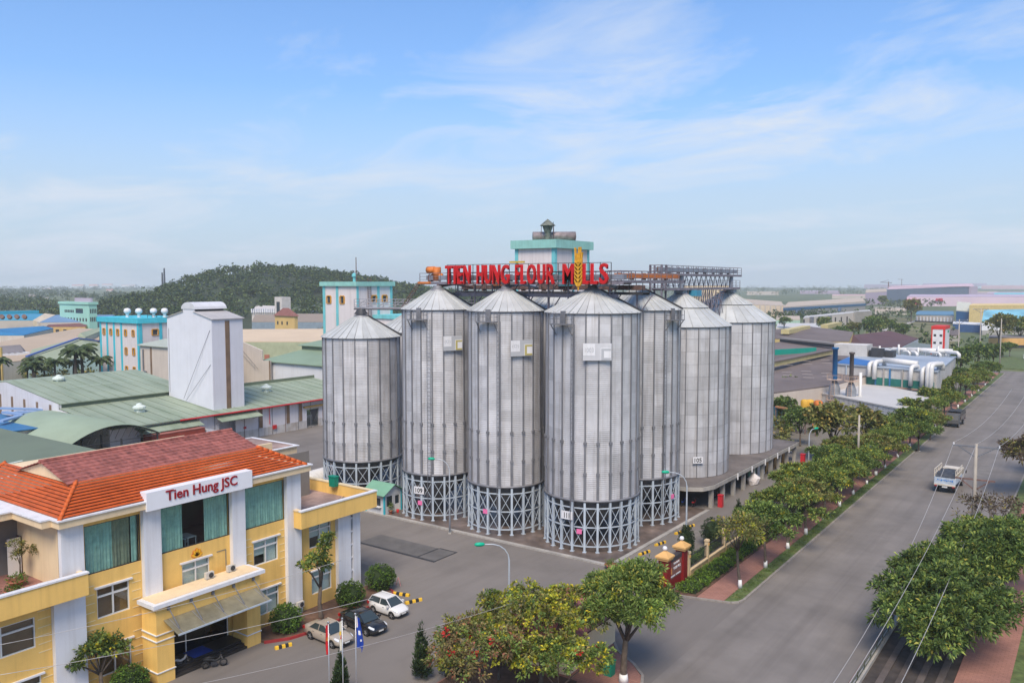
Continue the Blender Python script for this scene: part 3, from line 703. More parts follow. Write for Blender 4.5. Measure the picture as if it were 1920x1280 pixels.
for k in range(18):
    x = sx(834) + (sx(1142) - sx(834)) * k / 17; m.bar((x, 76.35, 27.7), (x, 76.35, 30.1), .06)
for z in (28.3, 29.2, 30.1): m.bar((sx(834), 76.35, z), (sx(1142), 76.35, z), .06)
m.build('frame', DARK, sg)
# ================================================================= MILL BUILDINGS BEHIND THE SILOS
PINKWALL = mat('pale_pink_render', (0.66, 0.60, 0.59), 0.85, 0, 0.05, 0.3, streak=.4)
MINT = mat('mint_band', (0.27, 0.53, 0.47), 0.75, 0, 0.12, 0.6, streak=.4)
TURQ = mat('bright_turquoise_band', (0.06, 0.48, 0.58), 0.7, 0, 0.08, 0.8, streak=.2)
OCHRE = mat('ochre_window_frame', (0.55, 0.26, 0.02), 0.7, 0, 0.15, 2.0)
def trimmed(name, label, ext, ztop, band, bandm, pil_s, pil_e, wins, roofthings=None, over=.5, pm=CYAN):
    x0, x1, y0, y1 = ext; t = thing(name, label, 'building', ((x0 + x1) / 2, (y0 + y1) / 2, 0))
    so = [w_[1:] for w_ in wins if w_[0] == 's']; eo = [w_[1:] for w_ in wins if w_[0] == 'e']
    m = MB(); m.wally(y0, y0 + .3, x0, x1, 0, ztop - band, so); m.wallx(x1 - .3, x1, y0 + .3, y1, 0, ztop - band, eo); m.box(x0, x0 + .3, y0 + .3, y1, 0, ztop - band); m.box(x0 + .3, x1 - .3, y1 - .3, y1, 0, ztop - band)
    m.build('wall', PINKWALL, t)
    m = MB(); m.box(x0 - over, x1 + over, y0 - over, y1 + over, ztop - band, ztop); m.build('parapet', bandm, t)
    for f in pil_s:
        x = x0 + (x1 - x0) * f; m = MB(); m.box(max(x - .35, x0), min(x + .35, x1 + .12), y0 - .12, y0, 0, ztop - band); m.build('pilaster', pm, t)
    for f in pil_e:
        y = y0 + (y1 - y0) * f; m = MB(); m.box(x1, x1 + .12, max(y - .35, y0), min(y + .35, y1), 0, ztop - band); m.build('pilaster', pm, t)
    for w_ in wins:
        a, b, c, d = w_[1:]; m = MB()
        if w_[0] == 's':
            m.box(a - .12, b + .12, y0 - .16, y0, d, d + .2); m.box(a - .12, b + .12, y0 - .16, y0, c - .15, c); m.box(a - .3, a, y0 - .16, y0, c, d); m.box(b, b + .3, y0 - .16, y0, c, d)
            fr = m.build('window', OCHRE, t); m = MB(); m.box(a, b, y0 + .1, y0 + .15, c, d); m.build('pane', GLASSD, fr)
        else:
            m.box(x1, x1 + .16, a - .12, b + .12, d, d + .2); m.box(x1, x1 + .16, a - .12, b + .12, c - .15, c); m.box(x1, x1 + .16, a - .3, a, c, d); m.box(x1, x1 + .16, b, b + .3, c, d)
            fr = m.build('window', OCHRE, t); m = MB(); m.box(x1 - .15, x1 - .1, a, b, c, d); m.build('pane', GLASSD, fr)
    return t
ext = plot(1040, 966, 1104, 152)
mt = trimmed('mill_tower', 'pale mill tower with mint green parapet rising behind the red letters', ext, hz(449, 152), 1.55, MINT, (0.04, .97), (.02, .52, .97), [], over=.65)
x0, x1, y0, y1 = ext; zt = hz(449, 152)
m = MB(); m.tube([(x1 - 5.5, y0 + 1, zt + .75), (x1 + .4, y0 + 6.5, zt + .85)], .85, 14); m.build('duct_drum', mat('rusty_silver', (0.34, 0.27, 0.25), .5, .4, .35, 1.2), mt, True)
m = MB(); m.lathe([(.5, zt), (.5, zt + 1.2), (.95, zt + 2.4), (.9, zt + 2.5), (1.5, zt + 2.65), (.02, zt + 3.9)], 12, x1 - 2.6, y0 + 1.6); m.build('cyclone_cowl', mat('mossy_tin', (0.16, 0.17, 0.14), .7, .3, .5, 2.0), mt)
m = MB()
for a in (0, 120, 240): m.bar((x1 - 2.6 + 1.4 * math.cos(R(a)), y0 + 1.6 + 1.4 * math.sin(R(a)), zt), (x1 - 2.6 + 1.3 * math.cos(R(a)), y0 + 1.6 + 1.3 * math.sin(R(a)), zt + 2.6), .08)
m.build('cowl_stay', RUST, mt)
m = MB(); m.bar((x1 - .6, y0 + .4, zt), (x1 - .6, y0 + .4, zt + 3.2), .08); m.build('lightning_rod', DARK, mt)
ext = plot(668, 605, 735, 178); x0, x1, y0, y1 = ext; zt = hz(528, 178); 
wins = [('s', x0 + (x1 - x0) * f, x0 + (x1 - x0) * f + 1.0, zt - 4.7, zt - 3.2) for f in (.14, .54)] + [('e', y0 + (y1 - y0) * f, y0 + (y1 - y0) * f + 1.2, zt - 4.4, zt - 3.1) for f in (.42, .72)]
mh = trimmed('mill_house', 'pale mill house with turquoise trim behind the shorter silo', ext, zt, .95, MINT, (.04, .44), (.02, .6, .97), wins)
m = MB(); m.bar((x1 - .2, y0 + .2, zt), (x1 - .2, y0 + .2, zt + 5.2), .13); m.build('mast', RUST, mh)
m = MB(); m.lathe([(.3, zt), (.3, zt + 1.0), (.55, zt + 1.1), (.5, zt + 1.6), (.02, zt + 1.9)], 10, x1 - .8, y0 + .2); m.build('green_cowl', CYAN, mh)
m = MB()
for s in (0, .9):
    m.bar((x1 + .25, y0 + 3.2 + s, zt - 8), (x1 + .25, y0 + 3.2 + s, zt + .8), .09)
for k in range(20): m.bar((x1 + .25, y0 + 3.2, zt - 7.8 + k * .43), (x1 + .25, y0 + 4.1, zt - 7.8 + k * .43), .06)
m.build('cage_ladder', RUST, mh)
m = MB(); m.box(x1, x1 + 14, y0 + 5, y1 + 4, 0, zt - 8.0); m.build('lower_wing', PINKWALL, mh)
m = MB(); m.box(x1 - .2, x1 + 14.3, y0 + 4.7, y1 + 4.3, zt - 8.0, zt - 7.2); m.build('wing_parapet', CYAN, mh)
ext = plot(257, 184, 345, 200); x0, x1, y0, y1 = ext; zt = hz(597, 200); W = x1 - x0
wins = [('s', x0 + W * f, x0 + W * f + .7, zt - 4.4, zt - 3.0) for f in (.1, .28, .46, .66, .85)] + [('s', x0 + W * f, x0 + W * f + .7, zt - 9.0, zt - 7.4) for f in (.66, .85)] + [('s', x0 + W * f, x0 + W * f + .7, zt - 13.6, zt - 12.0) for f in (.66, .85)] + [('e', y0 + 3.6, y0 + 4.9, zt - 4.2, zt - 2.9)]
fm = trimmed('feed_mill', 'pale feed mill striped with turquoise bands and ochre window boxes', ext, zt, 1.25, TURQ, (.03, .2, .38, .57, .985), (.04, .46, .98), wins, pm=TURQ)
for k, (fx, fy) in enumerate(((.55, .15), (.72, .25), (.85, .45), (.95, .6))):
    m = MB(); x, y = x0 + W * fx, y0 + (y1 - y0) * fy; m.lathe([(.42, zt), (.38, zt + .9), (.7, zt + 1.1), (.85, zt + 1.5), (.75, zt + 2.0), (.4, zt + 2.25), (.02, zt + 2.3)], 12, x, y); m.build('turbine_ventilator', WHITE, fm, True)
m = MB()
for k in range(9): m.bar((x1 - 1, y0 + 3 + k * 1.2, zt), (x1 - 1, y0 + 3 + k * 1.2, zt + 1.1), .08)
for h in (.5, 1.1): m.bar((x1 - 1, y0 + 3, zt + h), (x1 - 1, y0 + 13, zt + h), .07)
m.build('roof_railing', DARK, fm)
# ================================================================= OFFICE BUILDING
ROOFO = mat('orange_roof_tile', (0.50, 0.092, 0.016), 0.6, 0, 0.14, 1.6, wave=('Y', 3.2, .03), stain=(.7, (0.68, 0.62, 0.58), .8))
ROOFOX = mat('orange_roof_tile_side', (0.50, 0.10, 0.022), 0.65, 0, 0.18, 1.4, wave=('X', 3.2, .03), stain=(1.2, (0.7, 0.65, 0.6), .7))
ROOFM = mat('old_maroon_roof_tile', (0.30, 0.10, 0.08), 0.8, 0, 0.35, 1.3, wave=('Y', 2.0, .06), stain=(1.7, (0.45, 0.38, 0.38), .95))
CURT = mat('sea_green_curtain', (0.27, 0.47, 0.40), 0.85, 0, 0.18, 2.5)
CURT2 = mat('olive_curtain', (0.22, 0.26, 0.18), 0.85, 0, 0.2, 2.5)
BLIND = mat('pale_blind', (0.66, 0.70, 0.67), 0.8, 0, 0.06, 1.0, wave=('Z', 9, .01))
BLINDB = mat('brown_blind', (0.20, 0.105, 0.05), 0.8, 0, 0.15, 1.0, wave=('Z', 9, .01))
FRAMEW = mat('white_window_frame', (0.72, 0.70, 0.67), 0.5, 0, 0.05)
INTER = mat('office_interior', (0.20, 0.18, 0.16), 0.9, 0, 0.1)
PATIO = mat('terrace_tile', (0.33, 0.16, 0.13), 0.8, 0, 0.3, 0.6, brick=(2.2, .6, .75, .03), stain=(.5, (.55, .55, .55), .8))
TERRF = mat('weathered_terrace', (0.30, 0.21, 0.18), 0.85, 0, 0.45, 0.45, stain=(.35, (.6, .6, .62), .9))
of = thing('office_building', 'yellow and white office building with orange tiled roof and name board', 'building', (-60, 36, 0))
XF, XC = -54.9, -54.5
w2 = [(28.36, 30.67, 5.2, 7.3), (34.75, 37.07, 5.24, 7.22), (41.1, 43.5, 5.26, 7.22)]
w1 = [(28.36, 30.67, 1.1, 3.1), (41.2, 43.5, 1.05, 3.1)]
w3 = [(27.65, 31.6, 8.42, 11.78), (33.0, 38.95, 8.42, 11.78), (40.15, 44.3, 8.42, 11.78)]
ww = [(46.8, 49.25, 5.2, 7.24), (47.0, 49.25, 1.1, 3.1)]
wl = [(20.3, 24.35, 4.75, 6.75), (20.3, 24.6, .8, 2.85)]
door = (32.62, 38.7, 0.0, 3.45)
T = .28
m = MB(); m.wallx(XF - T, XF, 27.4, 45.6, 0, 12.3, w1 + w2 + w3 + [door]); m.build('front_wall', YELLOW, of)
m = MB(); m.wallx(XF - T, XF, 45.6, 49.75, 0, 7.7, ww); m.build('wing_wall', YELLOW, of)
m = MB(); m.wallx(XF - T, XF, 15.5, 25.35, 0, 7.7, wl); m.build('wing_wall', YELLOW, of)
m = MB(); m.box(-67, XF - T, 26.05, 26.35, 8.0, 12.3); m.build('gable_wall', CREAM, of)
m = MB(); m.box(-67, -66.7, 15.5, 52.4, 0, 12.2); m.build('rear_wall', CREAM, of)
m = MB(); m.box(-66.7, XF - T, 45.3, 45.58, 8.0, 12.3); m.build('gable_wall', WHITE, of)
m = MB(); m.box(-66.7, XC, 15.3, 15.5, 0, 7.7); m.build('end_wall', YELLOW, of)
for z in (4.2, 7.98):
    m = MB(); m.box(-66.7, XF - T, 15.5, 52.1, z - .25, z); m.build('floor_slab', INTER, of)
m = MB(); m.box(-61, -60.8, 15.5, 52, 0, 12.2); m.build('partition', INTER, of)
# white columns
for (a, b, zt) in ((25.95, 27.42, 12.3), (31.62, 32.95, 12.3), (38.9, 40.1, 12.3), (44.2, 45.65, 12.3)):
    m = MB(); m.box(XF, XC, a, b, 8.0 if a < 26 else (5.55 if a < 40 else 0), zt); m.build('column', WHITE, of)
m = MB(); m.box(XF - T, XC, 25.35, 27.4, 0, 7.7); m.build('white_panel', WHITE, of)
# white end block of the right wing with its slit window
m = MB(); m.wallx(XF - T, XC, 49.75, 52.4, 0, 7.7, [(51.25, 51.5, .9, 7.6)]); m.box(-63, XF - T, 52.1, 52.4, 0, 7.7); m.build('white_panel', WHITE, of)
sl = MB(); sl.box(XF - .1, XF - .05, 51.25, 51.5, .9, 7.6); so = sl.build('slit_window', GLASSD, of)
for z in (2.1, 3.3, 4.5, 5.7, 6.9):
    m = MB(); m.box(XF - .04, XC - .05, 51.25, 51.5, z - .07, z + .07); m.build('glazing_bar', WHITE, so)
# decorative groove bands beside the windows, raised and paler than the wall
gm = mat('groove_pale', (0.80, 0.64, 0.36), .8)
for (a, b, z0, z1) in ((27.55, 28.2, 4.6, 7.6), (30.85, 31.5, 4.6, 7.6), (27.55, 28.2, .6, 3.5), (30.85, 31.5, .6, 3.5), (40.2, 40.9, 4.6, 7.6), (43.65, 44.15, 4.6, 7.6), (43.65, 44.15, .6, 3.5), (24.5, 25.3, 4.3, 7.0), (24.7, 25.3, .4, 3.1)):
    m = MB()
    for k in range(6): z = z0 + (z1 - z0) * k / 5; m.box(XF, XF + .025, a, b, z, z + .05)
    m.build('groove_band', gm, of)
def window(y0, y1, z0, z1, blind, open_left=0.0, hood=True):
    """white frame with two top lights and two leaves"""
    f = .07; X = XF - .12; m = MB()
    m.box(X - .06, X + .06, y0, y1, z0, z0 + f); m.box(X - .06, X + .06, y0, y1, z1 - f, z1); m.box(X - .06, X + .06, y0, y0 + f, z0 + f, z1 - f); m.box(X - .06, X + .06, y1 - f, y1, z0 + f, z1 - f)
    wo = m.build('window', FRAMEW, of); ym, zm = (y0 + y1) / 2, z0 + (z1 - z0) * .72
    m = MB(); m.box(X - .055, X + .055, ym - .05, ym + .05, z0 + f, z1 - f); m.build('mullion', FRAMEW, wo)
    m = MB(); m.box(X - .05, X + .07, y0 + f, y1 - f, zm - .06, zm + .06); m.build('transom', FRAMEW, wo)
    for (a, b) in ((y0 + f, ym - .05), (ym + .05, y1 - f)):
        for (c, d) in ((z0 + f, zm - .06), (zm + .06, z1 - f)):
            q = MB(); q.box(X - .012, X + .012, a, b, c, d); q.build('pane', GLASS, wo)
    if blind:
        zb = z0 + (z1 - z0) * open_left
        for i, (a, b) in enumerate(((y0 + .05, ym), (ym, y1 - .05))):
            q = MB(); q.box(X - .20, X - .17, a, b, zb if i == 0 else z0 + .05, z1 - .05); q.build('blind', blind, wo)
    if hood:
        q = MB(); q.box(XF, XF + .16, y0 - .18, y1 + .18, z1 + .05, z1 + .16); q.build('hood_mould', WHITE, wo)
    return wo
window(*w2[0], BLINDB); window(*w2[1], BLIND); window(*w2[2], BLIND, .38); window(*w1[0], BLINDB); window(*w1[1], BLIND)
window(*ww[0], BLIND, .42, False); window(*ww[1], BLIND)
for wv in wl: window(*wv, BLINDB, .45, wv[2] < 2)
# third-floor window walls with drawn curtains
def curtain(y0, y1, z0, z1, m_, par, X):
    m = MB(); k = int((y1 - y0) / .07)
    for i in range(k + 1):
        y = y0 + (y1 - y0) * i / k; dx = .06 * math.sin(i * 1.9 + .7 * math.sin(i * .37)) + .03 * math.sin(i * .6)
        m.v += [(X + dx * 1.25, y, z0), (X + dx * .8, y, z1)]
    for i in range(k): m.f.append((2 * i, 2 * i + 2, 2 * i + 3, 2 * i + 1)); m.mi.append(0)
    return m.build('curtain', m_, par, True)
for i, (y0, y1, z0, z1) in enumerate(w3):
    X = XF - .1; m = MB(); f = .05
    m.box(X - .05, X + .05, y0, y1, z0, z0 + f); m.box(X - .05, X + .05, y0, y1, z1 - f, z1); m.box(X - .05, X + .05, y0, y0 + f, z0 + f, z1 - f); m.box(X - .05, X + .05, y1 - f, y1, z0 + f, z1 - f)
    wo = m.build('window_wall', DARK, of); m = MB(); m.box(X - .01, X + .01, y0 + f, y1 - f, z0 + f, z1 - f); m.build('pane', glassmat('curtain_wall_glass', (.96, .98, .97), .03), wo)
    if i == 0: curtain(y0 + .1, y0 + 2.0, z0, z1, CURT, wo, X - .16); curtain(y0 + 2.02, y1 - .6, z0, z1, CURT2, wo, X - .19); curtain(y1 - .58, y1 - .1, z0, z1, CURT, wo, X - .16)
    elif i == 1: curtain(y0 + .1, y0 + 2.0, z0, z1, CURT, wo, X - .16); curtain(y1 - 2.1, y1 - .1, z0, z1, CURT, wo, X - .16)
    else: curtain(y0 + .1, y1 - .1, z0, z1, CURT, wo, X - .16)
TBL = mat('pale_table', (0.42, 0.48, 0.46), .6)
for y in (35.4, 36.3):
    tb = thing('table', 'small pale table behind the open curtain ' + ('nearer the left curtain' if y < 36 else 'nearer the right curtain'), 'table', (-56.6, y, 8.02), 0, 'tables on the top floor')
    m = MB(); m.box(-57.2, -55.9, y - .38, y + .38, 8.72, 8.76); m.build('table_top', TBL, tb)
    for dx in (-.6, .6):
        for dy in (-.33, .33): m = MB(); m.bar((-56.55 + dx, y + dy, 8.02), (-56.55 + dx, y + dy, 8.72), .045); m.build('leg', TBL, tb)
# eaves gutter and fascia
m = MB(); m.box(-54.95, -53.95, 25.6, 46.3, 12.25, 12.72); m.build('fascia', CREAM, of)
m = MB(); m.box(-54.9, -53.85, 25.5, 46.45, 12.72, 12.82); m.build('gutter_edge', WHITE, of)
m = MB(); m.box(-67, -54.95, 25.0, 26.0, 12.25, 12.72); m.box(-68, -59.0, 20.0, 25.0, 12.25, 12.72); m.build('fascia', CREAM, of)
m = MB(); m.box(-67, -54.9, 24.9, 26.05, 12.72, 12.82); m.box(-68.1, -58.9, 19.9, 24.9, 12.72, 12.82); m.build('gutter_edge', WHITE, of)
m = MB(); m.box(-67, -54.95, 45.3, 46.3, 12.25, 12.72); m.build('fascia', CREAM, of)
# orange hipped roof in overlapping tile courses
NC = 11
def course(p0, p1, q0, q1, k, nme, m_):
    """course k of NC on the slope whose lower edge is p0-p1 and upper edge q0-q1"""
    a, b = k / NC, (k + 1.12) / NC; p0, p1, q0, q1 = map(Vector, (p0, p1, q0, q1)); up = Vector((0, 0, .125))
    lo0, lo1, hi0, hi1 = p0.lerp(q0, a) + up, p1.lerp(q1, a) + up, p0.lerp(q0, min(1, b)), p1.lerp(q1, min(1, b))
    m = MB(); m.slab(lo0, lo1, hi1, hi0, .045); return m.build(nme, m_, of)
ez, tz = 12.80, 14.6
for k in range(NC):
    course((-54.1, 25.75, ez), (-54.1, 45.9, ez), (-56.15, 27.9, tz), (-56.15, 42.6, tz), k, 'tile_course', ROOFO)
    course((-66.5, 25.75, ez), (-54.1, 25.75, ez), (-66.5, 27.9, tz), (-56.15, 27.9, tz), k, 'tile_course', ROOFOX)
    course((-54.1, 45.9, ez), (-64, 45.9, ez), (-56.15, 42.6, tz), (-62, 42.6, tz), k, 'tile_course', ROOFOX)
HIP = mat('orange_hip_tile', (0.56, 0.11, 0.018), .65, 0, .15, 3)
for (a, b) in (((-54.05, 25.7, ez + .02), (-56.15, 27.9, tz + .04)), ((-54.05, 45.95, ez + .02), (-56.15, 42.6, tz + .04)), ((-66.5, 27.9, tz + .04), (-68.6, 25.75, ez))):
    a, b = Vector(a), Vector(b)
    for k in range(9):
        m = MB(); m.tube([a.lerp(b, k / 9), a.lerp(b, (k + 1.15) / 9)], [.15, .11], 8); m.build('hip_tile', HIP, of, True)
m = MB(); m.box(-66.5, -56.2, 27.9, 42.6, 13.9, 14.45); m.build('roof_core', CREAM, of)
# old maroon gable roof on top
m = MB(); m.prism([(-56.5, 14.5), (-60.0, 15.5), (-63.5, 14.5)], 'Y', 27.6, 28.0); m.build('gable', CREAM, of)
for k in range(8):
    a, b = k / 8, (k + 1.1) / 8
    for s in (1, -1):
        xa, xb = -60.0 + s * 3.75 * (1 - a), -60.0 + s * 3.75 * max(0, 1 - b); za, zb = 14.5 + 1.08 * a, 14.5 + 1.08 * min(1, b)
        m = MB(); v = [(xa, 27.35, za + .05), (xa, 42.9, za + .05), (xb, 42.9, zb), (xb, 27.35, zb)]
        m.slab(*(v if s > 0 else v[::-1]), .05); m.build('old_tile_course', ROOFM, of)
m = MB(); m.tube([(-60, 27.3, 15.6), (-60, 42.95, 15.6)], .14, 8); m.build('ridge_tiles', ROOFM, of)
# name board
m = MB(); m.box(-54.6, -53.8, 31.5, 40.3, 12.1, 13.42); nb = m.build('name_board', mat('board_white', (0.78, 0.78, 0.81), .5, 0, .03), of)
nb['label'] = 'white name board with dark red lettering'
me = textmesh('Tien Hung JSC', 5.95, .98, .05, mat('lettering_red', (0.30, 0.006, 0.012), .5), .016)
o = put('lettering', me, nb, Vector((-53.80, 32.95, 12.33)) - parent_loc(nb), R(90)); o.location.x += .055
# terraces and parapets
def parapet(y0, y1, xb, name):
    XP = -53.55
    m = MB(); m.box(XP - .3, XP, y0, y1, 7.62, 9.05); m.build(name, YELLOW, of)
    m = MB(); m.box(XP - .36, XP + .06, y0 - .05, y1 + .05, 9.05, 9.16); m.build('coping', WHITE, of)
    m = MB(); m.box(xb, XP - .3, y0 + .3, y1 - .3, 7.64, 8.02); m.build('terrace_floor', TERRF if y0 > 40 else PATIO, of)
parapet(44.85, 53.6, -66, 'parapet'); parapet(12, 27.15, -66, 'parapet')
m = MB(); m.box(-66, -53.85, 53.3, 53.6, 7.62, 9.05); m.build('parapet', YELLOW, of)
m = MB(); m.box(-66, -53.92, 53.26, 53.66, 9.05, 9.15); m.build('coping', mat('cream_coping', (0.72, 0.58, 0.36), .8), of)
m = MB(); m.box(-55.2, -53.85, 44.85, 45.15, 7.62, 9.05); m.build('parapet', YELLOW, of); m = MB(); m.box(-55.2, -53.85, 44.8, 45.2, 9.05, 9.15); m.build('coping', CREAM, of)
m = MB(); m.box(-55.0, -53.85, 26.85, 27.15, 8.0, 9.05); m.build('parapet', CREAM, of)
m = MB(); m.box(-66, -65, 46, 53.3, 8.02, 9.6); m.build('plant_room', mat('grey_block', (.16, .16, .16), .9), of)
# terrace door on the left
m = MB(); m.box(-61.3, -60.2, 25.98, 26.04, 8.02, 10.6); m.build('door', mat('dark_door', (.08, .03, .03), .5), of)
m = MB(); m.bar((-60.2, 25.9, 8.05), (-59.6, 25.2, 8.05), .06); m.box(-60.22, -60.14, 25.1, 25.95, 8.05, 10.6); m.build('open_door_leaf', FRAMEW, of)
# entrance porch
m = MB(); m.box(XC + .0, -52.7, 31.28, 32.6, 0, 5.55); m.build('porch_pier', YELLOW, of)
m = MB(); m.box(XC + .0, -52.7, 38.72, 39.95, 0, 5.55); m.build('porch_pier', YELLOW, of)
m = MB(); m.box(XF + .001, -52.72, 32.6, 38.72, 3.55, 5.55); m.build('porch_beam', YELLOW, of)
m = MB(); m.box(XC, -52.4, 30.95, 40.25, 5.55, 5.83); m.build('porch_slab', WHITE, of)
m = MB(); m.box(XC, -52.75, 31.3, 39.9, 5.83, 5.87); m.build('porch_roof', CREAM, of)
for (a, b) in ((31.2, 32.66), (38.66, 40.0)):
    for z in ((3.1, 3.55, .85) if a < 35 else (.95,)):
        m = MB(); m.box(XC, -52.64, a, b, z, z + .07); m.build('string_course', WHITE, of)
STEP = mat('black_granite', (0.03, 0.027, 0.025), .4, 0, .2, 1.5)
for k in range(3):
    m = MB(); m.box(-55.5, -52.75 - k * .35, 32.62, 38.7, k * .16, (k + 1) * .16); m.build('step', STEP, of)
m = MB(); m.box(-55.12, -55.08, 32.65, 38.68, .48, 3.4); gd = m.build('glass_door', glassmat('door_glass', (.5, .52, .5), .08), of)
for y in (32.68, 35.0, 38.62):
    m = MB(); m.box(-55.14, -55.05, y - .04, y + .04, .48, 3.4); m.build('door_frame', FRAMEW, gd)
m = MB(); m.box(-55.0, -53.6, 34.7, 36.3, .485, .5); m.build('blue_mat', mat('blue_mat', (.01, .05, .32), .9), of)
m = MB(); m.slab((-52.65, 31.8, 4.55), (-50.9, 31.8, 3.95), (-50.9, 39.6, 3.95), (-52.65, 39.6, 4.55), .04); cn = m.build('glass_canopy', mat('tinted_canopy_glass', (.20, .18, .12), .25, 0, .3, .8, spec=.6), of)
m = MB(); m.bar((-50.88, 31.8, 3.93), (-50.88, 39.6, 3.93), .06, .12); m.build('canopy_edge', LEGBLUE, cn)
for k in range(5):
    y = 32.2 + k * 1.78; m = MB(); m.bar((-52.62, y, 5.3), (-51.4, y, 4.2), .05); m.box(-52.7, -52.58, y - .1, y + .1, 5.15, 5.4); m.build('tie_rod', STEEL, cn)
    m = MB(); m.bar((-52.65, y, 4.5), (-50.9, y, 3.9), .06, .1); m.build('rafter', STEEL, cn)
# company emblem over the middle window: five golden leaves
em = MB()
for a, L_ in ((0, .62), (-32, .56), (32, .56), (-72, .5), (72, .5)):
    for wd, th, mi in ((.17, .03, 1), (.12, .05, 0)):
        pts = [];
        for k in range(10):
            t_ = 2 * math.pi * k / 10; u, v = wd * math.sin(t_), L_ * (.5 + .5 * math.cos(t_)); ca, sa = math.cos(R(a)), math.sin(R(a))
            pts.append((36.0 + u * ca + v * sa, 7.55 - u * sa + v * ca))
        em.prism(list(reversed(pts)), 'X', XF, XF + th, mi)
em.build('leaf_emblem', [mat('emblem_gold', (.85, .42, .02), .5), mat('emblem_red', (.6, .05, .01), .5)], of)
# conduit and air conditioners
m = MB(); m.bar((XF + .02, 38.5, 6.0), (XF + .02, 38.5, 7.4), .04); m.bar((XF + .02, 37.7, 7.4), (XF + .02, 38.5, 7.4), .04); m.build('conduit', STEEL, of)
def aircon(lbl, x, y, z, rot=0):
    t = thing('air_conditioner', lbl, 'air conditioner', (x, y, z), rot, 'outdoor air conditioner units')
    t.scale = (.8, .8, .8); m = MB(); m.box(-.17, .17, -.42, .42, .06, .66); put('casing', m.mesh('casing', mat('aircon_beige', (.52, .49, .44), .6, 0, .1, 1)), t)
    m = MB(); m.lathe([(.25, 0), (.25, .03), (.2, .05), (.02, .05)], 14); put('fan_grille', m.mesh('fan_grille', DARK), t, (.175, .1, .36), 0, (0, R(90), 0))
    for dy in (-.3, .3): m = MB(); m.box(-.2, .2, dy - .03, dy + .03, 0, .06); put('foot', m.mesh('foot', DARK), t)
aircon('outdoor unit on the porch roof against the white column', -54.0, 38.3, 5.87); aircon('outdoor unit lying low on the porch roof below the middle window', -54.0, 36.4, 5.87)
aircon('outdoor unit low on the white column beside the tall pruned tree', -54.25, 45.15, .75); aircon('outdoor unit on the left terrace against the cream wall', -55.6, 25.3, 8.02); aircon('outdoor unit at the wall foot behind the bush left of the porch', -54.5, 30.7, .3)
m = MB(); m.box(-54.85, -54.35, 40.15, 40.6, .1, 1.7); tag(m.build('electric_cabinet', FRAMEW), 'grey electric cabinet against the wall right of the porch', 'cabinet')
# planting bed along the front
g = MB(); g.prism([(-54.6, 40.0), (-52.4, 40.0), (-51.4, 41.6), (-51.0, 43.5), (-50.9, 50.5), (-51.5, 53.4), (-54.6, 54.5)], 'Z', -.02, .16); struct('flower_bed', g, SOIL)
g = MB(); g.prism([(-54.6, 20), (-52.6, 20), (-52.6, 31.2), (-54.6, 31.2)], 'Z', -.02, .16); struct('flower_bed', g, SOIL)
bedk = sgroup('bed_kerb')
bp_ = [(-52.35, 39.97), (-51.3, 41.6), (-50.9, 43.5), (-50.8, 50.5), (-51.4, 53.5), (-54.4, 54.6)]
for a, b in zip(bp_[:-1], bp_[1:]):
    m = MB(); m.bar((a[0], a[1], .1), (b[0], b[1], .1), .16, .2); m.build('kerb_stone', mat('red_kerb', (.30, .03, .03), .8, 0, .2, 1), bedk)
# rear annex with flat roof
ax = thing('annex', 'low cream annex with flat tiled roof behind the orange roof', 'building', (-76, 55, 0))
m = MB(); m.wallx(-73.3, -73.0, 49, 60.7, 0, 9.6, [(56.5, 59.8, 7.2, 9.1)]); m.box(-81, -73.3, 60.4, 60.7, 0, 9.6); m.box(-81, -80.7, 49, 60.4, 0, 9.6); m.box(-80.7, -73.3, 49, 49.3, 0, 9.6); m.build('wall', CREAM, ax)
m = MB(); m.box(-81.1, -72.8, 48.9, 60.9, 9.85, 9.95); m.build('coping', WHITE, ax)
m = MB(); m.box(-81, -73.0, 49.0, 60.7, 9.6, 9.85); m.build('parapet', CREAM, ax)
m = MB(); m.box(-80.6, -73.2, 49.3, 60.3, 9.95, 9.99); m.build('roof', TERRF, ax)
m = MB(); m.box(-73.2, -73.1, 56.5, 59.8, 7.2, 9.1); wo = m.build('window', GLASS, ax); curtain(56.6, 59.7, 7.2, 9.1, CURT, wo, -73.5)

# ================================================================= WAREHOUSES ON THE LEFT
GRN = mat('green_roof_sheet', (0.285, 0.335, 0.245), 0.65, 0, 0.12, 0.12, wave=('Y', 1.6, .03), flow=((.05, .5, .3), (.62, .68, .60), .9), stain=(.08, (.8, .82, .78), .7))
GRNX = mat('green_roof_sheet_x', (0.225, 0.305, 0.205), 0.65, 0, 0.10, 0.12, wave=('X', 1.6, .03), stain=(.08, (.78, .8, .76), .8))
GRND = mat('dull_green_roof', (0.145, 0.18, 0.125), 0.75, 0, 0.12, 0.1, wave=('X', 1.4, .03), stain=(.1, (.8, .85, .8), .8))
WSHEET = mat('white_wall_sheet', (0.64, 0.62, 0.64), 0.7, 0, 0.05, 0.3, wave=('Y', 2.2, .02), streak=.3)
WSHEETX = mat('white_wall_sheet_x', (0.63, 0.61, 0.63), 0.7, 0, 0.05, 0.3, wave=('X', 2.2, .02), streak=.3)
CSHEET = mat('cream_wall_sheet', (0.58, 0.50, 0.43), 0.7, 0, 0.06, 0.3, streak=.3)
BROWNS = mat('brown_translucent_strip', (0.20, 0.13, 0.08), 0.6, 0, 0.3, 0.5)
wh = thing('green_roof_warehouse', 'long white warehouse with green stepped roof and red eaves pipe', 'building', (-140, 92, 0))
XW = -125.0; Y0, Y1 = 67.5, 122.0
doors = [(87.0, 90.4, 0, 3.9), (72.5, 79.0, 0, 3.9), (106.5, 109.5, 0, 3.6)]
